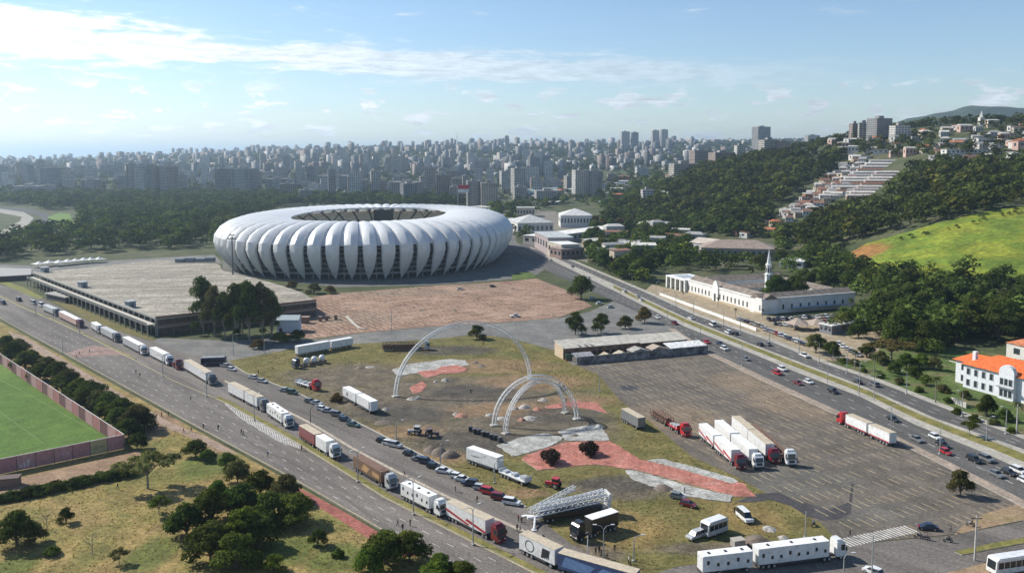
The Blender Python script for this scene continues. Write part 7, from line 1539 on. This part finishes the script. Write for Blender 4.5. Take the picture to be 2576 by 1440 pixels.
for i, (x, y) in enumerate(((1500, 690), (1590, 722), (1700, 770), (1820, 818), (2010, 890), (2060, 910), (2130, 938), (2280, 990), (2420, 1046), (2530, 1090))):
    lamp('slim lamp on the far sidewalk of the right avenue, %s' % ['by the wood', 'before the portico', 'at the garden wall start', 'at the garden wall middle', 'by the diagonal bays end', 'by the olive tree', 'at the lawn corner', 'at the lawn middle', 'before the mansion wall', 'at the right edge'][i], x, y, 8.5, 1, None, A_RAV - 1.57, .15)
lamp('black lamp post on the lane divider beside the red trailer', 781, 1063, 5.2, 1, M_POLED, .6)
lamp('white sign pole at the bottom edge of the plaza', 1478, 1407, 6.2, 0, mat('pole_white', (.6, .6, .58), .6))
for x, y, h, lab in ((2452, 1408, 9.5, 'thick concrete utility pole at the bottom right'), (2557, 1090, 9, 'white and black banded utility pole at the right edge')):
    t = thing('utility_pole', lab, 'pole', at(x, y, .06)); MB().tube((0, 0, 0), (0, 0, h), .24, .15, 8).build('pole', M_POLEC, t); MB().box(-1.1, 1.1, -.07, .07, h - .7, h - .5).build('cross_arm', M_POLED, t)
    for i in (-.9, 0, .9): MB().tube((i, 0, h - .5), (i, 0, h - .25), .07, .05, 6).build('insulator', mat('insulator', (.3, .25, .2), .4), t)
# --- people: one skin each
def person_mesh(name, J, seed):
    me = bpy.data.meshes.new(name); names = list(J); idx = {k: i for i, k in enumerate(names)}
    E = [('pelvis', 'chest'), ('chest', 'neck'), ('neck', 'head0'), ('head0', 'head1'), ('chest', 'shl'), ('shl', 'ell'), ('ell', 'wrl'), ('wrl', 'hal'), ('chest', 'shr'), ('shr', 'elr'), ('elr', 'wrr'), ('wrr', 'har'), ('pelvis', 'hil'), ('hil', 'knl'), ('knl', 'anl'), ('anl', 'tol'), ('pelvis', 'hir'), ('hir', 'knr'), ('knr', 'anr'), ('anr', 'tor')]
    rad = dict(pelvis=.15, chest=.17, neck=.06, head0=.085, head1=.095, shl=.075, shr=.075, ell=.05, elr=.05, wrl=.04, wrr=.04, hal=.04, har=.04, hil=.105, hir=.105, knl=.075, knr=.075, anl=.05, anr=.05, tol=.045, tor=.045)
    me.from_pydata([J[k] for k in names], [(idx[a], idx[b]) for a, b in E], []); o = bpy.data.objects.new('tmp', me); link(o); m = o.modifiers.new('s', 'SKIN'); sk = me.skin_vertices[0].data
    for k in names: sk[idx[k]].radius = (rad[k], rad[k] * (.75 if k in ('chest', 'pelvis') else 1)); sk[idx[k]].use_root = (k == 'pelvis')
    m.use_smooth_shade = True; s = o.modifiers.new('d', 'SUBSURF'); s.levels = 1; s.render_levels = 1
    out = bpy.data.meshes.new_from_object(o.evaluated_get(bpy.context.evaluated_depsgraph_get())); bpy.data.objects.remove(o); out.name = 'person'; out.materials.clear()
    for mm in ('trousers_dark', 'shirt_grey', 'skin', 'hair_dark'): out.materials.append(MATS[mm])
    hz_ = J['head1'][2]; pz = J['pelvis'][2]; ez = {'l': Vector(J['ell']), 'r': Vector(J['elr'])}; hd = Vector(J['head1'])
    for p in out.polygons:
        c = p.center; mi = 0 if c.z < pz - .02 else 1
        if c.z > J['neck'][2] - .01 and (c - hd).length < .35: mi = 3 if (c.z > hz_ - .01 or c.x < hd.x - .03) else 2
        for a in 'lr':
            w = Vector(J['wr' + a]); e = Vector(J['el' + a])
            if (c - w).length < .13: mi = 2
            elif mi == 0 and (c - e).length < .12: mi = 1
        if c.z < .09: mi = 3
        p.material_index = mi
    return out
mat('trousers_dark', (.03, .035, .05), .9); mat('shirt_grey', (.16, .16, .17), .9); mat('skin', (.38, .22, .15), .7); mat('hair_dark', (.03, .022, .018), .8)
def joints(walk=0., lean=0., arm=.1, sit=False):
    J = dict(pelvis=(0, 0, .95), chest=(.02 + lean, 0, 1.33), neck=(.03 + lean, 0, 1.5), head0=(.045 + lean, 0, 1.58), head1=(.05 + lean, 0, 1.68))
    for s, k in ((1, 'l'), (-1, 'r')):
        w = walk * s; J['sh' + k] = (lean, .2 * s, 1.42); J['el' + k] = (lean - w * .5, .25 * s, 1.14); J['wr' + k] = (lean - w * .7 + arm, .24 * s, .9); J['ha' + k] = (lean - w * .75 + arm + .04, .23 * s, .8)
        J['hi' + k] = (0, .1 * s, .88); J['kn' + k] = (w * .7 + .03, .11 * s, .48); J['an' + k] = (w * .9 - .03, .11 * s, .08); J['to' + k] = (w * .9 + .14, .12 * s, .045)
        if sit: J['kn' + k] = (.42, .16 * s, .78); J['an' + k] = (.34, .17 * s, .36); J['to' + k] = (.48, .17 * s, .32); J['wr' + k] = (.42, .28 * s, 1.08); J['ha' + k] = (.5, .28 * s, 1.06); J['el' + k] = (.2, .27 * s, 1.16)
    return J
PM = [person_mesh('p0', joints(), 0), person_mesh('p1', joints(.28, .03), 1), person_mesh('p2', joints(-.22, .02, .2), 2)]; PSIT = person_mesh('p3', joints(0, .06, .1, True), 3)
SH = {'white': (.6, .6, .6), 'black': (.02, .02, .022), 'red': (.35, .03, .03), 'grey': (.2, .2, .2), 'blue': (.06, .1, .25), 'dark': (.05, .045, .05), 'brown': (.16, .09, .06)}
def person(label, x, y, shirt, k=None, rz=None, mesh=None, z=.07, p=None):
    o = put('person', mesh or PM[random.randrange(3) if k is None else k], None, p or at(x, y, z), random.uniform(0, 6.28) if rz is None else rz); o.material_slots[1].link = 'OBJECT'; o.material_slots[1].material = mat('shirt_' + shirt, SH[shirt], .9); tag(o, label, 'person', 'people'); return o
for x, y, s, lab in ((1000, 1322, 'grey', 'walking on the avenue left of the dark red truck'), (1013, 1334, 'black', 'nearest walker on the avenue below the dark red truck'), (1032, 1322, 'dark', 'right of the three walkers on the avenue'), (607, 1092, 'dark', 'left of the pair on the avenue lanes'), (612, 1095, 'grey', 'right of the pair on the avenue lanes'), (674, 1148, 'blue', 'with a scooter on the avenue by the thicket'),
        (549, 1081, 'black', 'alone on the avenue left of the pair'), (462, 1088, 'red', 'in red on the path by the dark clump'), (481, 1086, 'dark', 'in dark clothes on the path by the dark clump'), (296, 1230, 'dark', 'alone on the dry meadow'), (407, 1048, 'red', 'on the earth path beside the avenue'), (424, 1046, 'brown', 'farther on the earth path beside the avenue'), (387, 1080, 'dark', 'low on the earth path by the fence corner'),
        (1018, 1198, 'black', 'dark figure on the parking lane beside the silver cab'), (1146, 1236, 'black', 'on the parking lane below the silver hatchback'), (1200, 1262, 'brown', 'crouched looking figure on the parking lane'), (1304, 1310, 'red', 'left of the group beside the folded ride'), (1312, 1316, 'brown', 'right of the group beside the folded ride'), (1301, 1335, 'dark', 'left of two on the lane divider by the ride'), (1308, 1338, 'grey', 'right of two on the lane divider by the ride'), (1367, 1362, 'dark', 'walking before the looped graphics trailer'),
        (1360, 1283, 'black', 'on the verge at the ride beam'), (1498, 1393, 'dark', 'left of four gathered at the plaza bottom'), (1507, 1391, 'black', 'second of four gathered at the plaza bottom'), (1512, 1398, 'dark', 'third of four gathered at the plaza bottom'), (1527, 1404, 'brown', 'right of four gathered at the plaza bottom'), (1546, 1386, 'brown', 'on the grass above the gathered four'), (1582, 1416, 'white', 'in a white shirt at the plaza bottom edge'), (1586, 1428, 'black', 'in black below the white shirt at the plaza bottom'),
        (1722, 1240, 'black', 'standing on the grey slab end'), (1848, 1290, 'dark', 'behind the white van'), (1862, 1301, 'grey', 'right behind the white van roof'), (2022, 1362, 'white', 'in white at the car park exit'), (2138, 1350, 'black', 'waiting at the left end of the zebra crossing'), (2310, 1334, 'red', 'in red behind the dark blue sedan'), (2391, 1336, 'grey', 'standing by the motorcycle at the kerb island'), (758, 1132, 'dark', 'beside the red trailer on the side lane'), (851, 1162, 'dark', 'below the white cab of the red trailer'), (352, 948, 'black', 'alone on the avenue by the zebra table'), (192, 900, 'dark', 'crossing the zebra table left'), (200, 893, 'grey', 'crossing the zebra table'), (225, 886, 'dark', 'in the middle of the zebra table'), (512, 1078, 'dark', 'strolling the avenue near the path'), (1184, 990, 'dark', 'on the bare ground under the big arch'), (1216, 868, 'dark', 'on the grass near the lone round tree'), (1424, 1012, 'dark', 'beside the small arch pair'), (650, 940, 'dark', 'between the parked pairs on the kerb'), (480, 1008, 'dark', 'on the side lane median'), (342, 940, 'dark', 'by the median above the lone walker')):
    person('person %s in %s top' % (lab, s) if ' in ' not in lab[:8] else 'person %s' % lab, x, y, s)
def motorcycle(label, x, y, rz, rider=None, col='black'):
    t = thing('motorcycle', label, 'motorcycle', at(x, y, .08), rz, 'motorcycles'); MB().box(-.35, .35, -.13, .13, .45, .75).build('engine', M_CHAS, t); MB().side([(-.1, .75), (.45, .75), (.5, .98), (.1, 1.02)], -.14, .14).build('tank', paint(col), t); MB().box(-.75, -.05, -.14, .14, .76, .86).build('seat', M_CHAS, t); MB().path([(.72, 0, .32), (.5, 0, .95), (.42, 0, 1.08)], .04, 5).tube((.42, -.35, 1.1), (.42, .35, 1.1), .025, .025, 5).build('handlebar', M_POLE, t)
    for xx in (-.65, .72): put('wheel', WH, t, (xx, 0, .32), sc=(1, .5, 1))
    if rider: person('person riding the %s' % rider, 0, 0, random.choice(['black', 'grey', 'dark']), 0, rz, PSIT, p=at(x, y, .08) + Vector((-.3 * math.cos(rz), -.3 * math.sin(rz), -.05)))
motorcycle('black motorcycle left of two below the dark blue sedan', 2311, 1352, 2.8, 'left motorcycle below the dark blue sedan'); motorcycle('grey motorcycle right of two below the dark blue sedan', 2328, 1356, 2.7, 'right motorcycle below the dark blue sedan', 'grey'); motorcycle('black motorcycle alone at the kerb island', 2385, 1362, 2.9, 'motorcycle at the kerb island'); motorcycle('white motorcycle near the concrete utility pole', 2442, 1322, 2.6, 'white motorcycle near the utility pole', 'white'); motorcycle('dark motorcycle leaving the car park by the thin pole', 2046, 1322, .8, 'motorcycle at the car park exit', 'grey')
# --- mounds, rubble, bins
def mound(label, x, y, r, h, m, name='earth_mound', cat='mound'):
    g = random.Random(x * 7 + y); n = 12; V = [(0, 0, h)]; F = []
    for j, (rr, zz) in enumerate(((.35, .82), (.7, .42), (1., -.02))):
        for i in range(n): a = 2 * math.pi * i / n; q = r * rr * g.uniform(.82, 1.15); V.append((q * math.cos(a), q * math.sin(a), h * zz * g.uniform(.85, 1.1)))
    F += [(0, 1 + i, 1 + (i + 1) % n) for i in range(n)] + [(1 + j * n + i, 1 + (j + 1) * n + i, 1 + (j + 1) * n + (i + 1) % n, 1 + j * n + (i + 1) % n) for j in range(2) for i in range(n)]
    o = MB().add(V, F).build(name, m, None, at(x, y, .03), smooth=True); return tag(o, label, cat, 'heaps on the plaza')
M_SOIL = ground_mat('soil_heap', [(.3, (.11, .09, .075)), (.7, (.19, .155, .125))], .5, 2.); M_RUB = mat('rubble_pale', (.33, .31, .28), .9, var=.4, scale=1.5); M_RUBR = mat('rubble_red', (.36, .18, .13), .9, var=.4, scale=1.5)
mound('left grey earth mound on the verge by the lamp', 1084, 1134, 2.6, 1.6, M_SOIL); mound('middle grey earth mound on the verge by the lamp', 1106, 1139, 2.8, 1.8, M_SOIL); mound('right grey earth mound on the verge by the lamp', 1132, 1146, 2.8, 1.7, M_SOIL)
for x, y, r, h, m, lab in ((1120, 957, 1.6, 1.0, M_RUB, 'white rubble heap right of the upper red slab'), (1096, 960, 1.0, .6, M_RUB, 'small white rubble heap left of the larger one'), (1035, 1003, 1.8, .7, M_RUB, 'white scrap heap right of the big arch foot'), (1052, 1000, 1.2, .6, M_RUB, 'small white scrap heap by the big arch foot'), (1160, 1045, 2.4, .9, M_RUBR, 'reddish rubble heap left of the dark bins'), (1148, 1042, 1.2, .8, M_RUB, 'pale rubble on the reddish heap edge'), (1232, 1044, 1.6, .8, M_RUB, 'pale rubble near the small arch foot'), (1262, 1052, 2.0, .6, M_RUB, 'flat pale rubble between the small arches'),
        (1320, 1024, 2.2, 1.2, M_RUB, 'cream rubble heap inside the small arches'), (1295, 1027, 1.4, .7, M_RUB, 'small cream rubble heap inside the small arches'), (1332, 1052, 2.6, .8, M_RUB, 'long white debris on dark ground under the arches'), (1312, 1056, 1.4, .9, M_RUBR, 'reddish debris at the end of the long white debris'), (1366, 1006, 1.8, .8, M_RUB, 'white scraps behind the small arch pair'), (1352, 1030, 1.6, .9, M_RUBR, 'brown rubble by the orange strip'), (905, 925, 2.2, .7, M_SOIL, 'dark scrap heap on the upper plaza'), (930, 923, 1.8, .6, M_RUB, 'pale scrap heap on the upper plaza'), (970, 1030, 1.4, .9, M_RUB, 'white scraps beside the coupled boxes'), (960, 1062, 2.4, .6, M_SOIL, 'dark heap in front of the coupled boxes'), (1445, 1095, 1.6, .5, M_SOIL, 'dark heap before the grey slabs'), (1210, 920, 2.0, .6, M_SOIL, 'dark heap at the right end of the upper grey slab'), (1195, 912, 1.6, .6, M_SOIL, 'small dark heap behind the upper grey slab'),
        (1905, 1362, 3.0, 1.6, M_SOIL, 'dark scrap heap behind the long living trailer'), (1935, 1330, 1.8, .5, M_RUB, 'pale board heap by the white van'), (1970, 1352, 1.2, .5, M_RUB, 'white scrap at the grass edge'), (1670, 1228, 2.6, 1.0, M_SOIL, 'brown heap left of the grey car'), (1460, 728 + 0, .1, .1, M_SOIL, '')):
    if lab: mound(lab, x, y, r, h, m, 'rubble_heap', 'rubble')
t = thing('crate', 'grey wooden crate behind the long living trailer', 'crate', at(1856, 1372, .05), .3); MB().box(-1.3, 1.3, -.9, .9, 0, 1.5).build('body', mat('crate_grey', (.30, .28, .25), .9), t); MB().box(-1.4, 1.4, -1, 1, 1.5, 1.62).build('lid', mat('crate_lid', (.36, .33, .29), .9), t)
for i in range(8):
    x, y = 1184 + i * 10.5, 1084 + i * 3.6 + (i % 2) * 2; t = thing('waste_bin', 'dark wheeled waste bin, %s in the row left of the small arches' % ['first', 'second', 'third', 'fourth', 'fifth', 'sixth', 'seventh', 'last'][i], 'bin', at(x, y, .05), .3 * i, 'waste bins')
    MB().add([(-.5, -.45, .15), (.5, -.45, .15), (.5, .45, .15), (-.5, .45, .15), (-.65, -.55, 1.5), (.65, -.55, 1.5), (.65, .55, 1.5), (-.65, .55, 1.5)], [(3, 2, 1, 0), (0, 1, 5, 4), (1, 2, 6, 5), (2, 3, 7, 6), (3, 0, 4, 7), (4, 5, 6, 7)]).build('body', mat('bin_dark', (.04, .045, .05), .6), t); MB().box(-.7, .7, -.6, .6, 1.5, 1.62).build('lid', mat('bin_lid', (.10, .10, .11), .6), t)
    for s in (-1, 1): put('wheel', WH, t, (.4, s * .4, .16), sc=.5)
# red tarpaulins / boards by the warehouse corner
t = thing('container', 'dark green container with red base left of the warehouse', 'container', at(1497 - 62, 905, .08), .1); MB().box(-2, 2.4, -1.2, 1.2, 0.25, 2.6).build('body', paint('green'), t); MB().box(-2.1, 2.5, -1.3, 1.3, 0, .25).build('base', paint('red'), t)
# small bollards and dark debris on the red lot and deck (people-sized dots)
for i in range(26):
    x, y = random.uniform(900, 1440), random.uniform(722, 800)
    if inside(at(x, y).to_2d(), redw) and i < 14: mound('dark low scrub clump on the red lot, %s' % ('left' if x < 1080 else 'middle' if x < 1260 else 'right'), x, y, random.uniform(.8, 2.2), .5, MATS['soil_heap'], 'scrub_clump', 'scrub')
# ================================================================== haze: one closed box of thin air round everything
def haze():
    m = bpy.data.materials.new('haze_air'); m.use_nodes = True; nt = m.node_tree; nt.nodes.clear()
    o = nt.nodes.new('ShaderNodeOutputMaterial'); v = nt.nodes.new('ShaderNodeVolumePrincipled')
    v.inputs['Color'].default_value = (.64, .83, 1.0, 1); v.inputs['Density'].default_value = HAZE_D; v.inputs['Anisotropy'].default_value = .55
    nt.links.new(v.outputs[0], o.inputs['Volume'])
    h = MB().box(-31000, 31000, -400, 61000, -1, 350).build('haze', m); h['kind'] = 'stuff'
HAZE_D = 0.95e-4
haze()
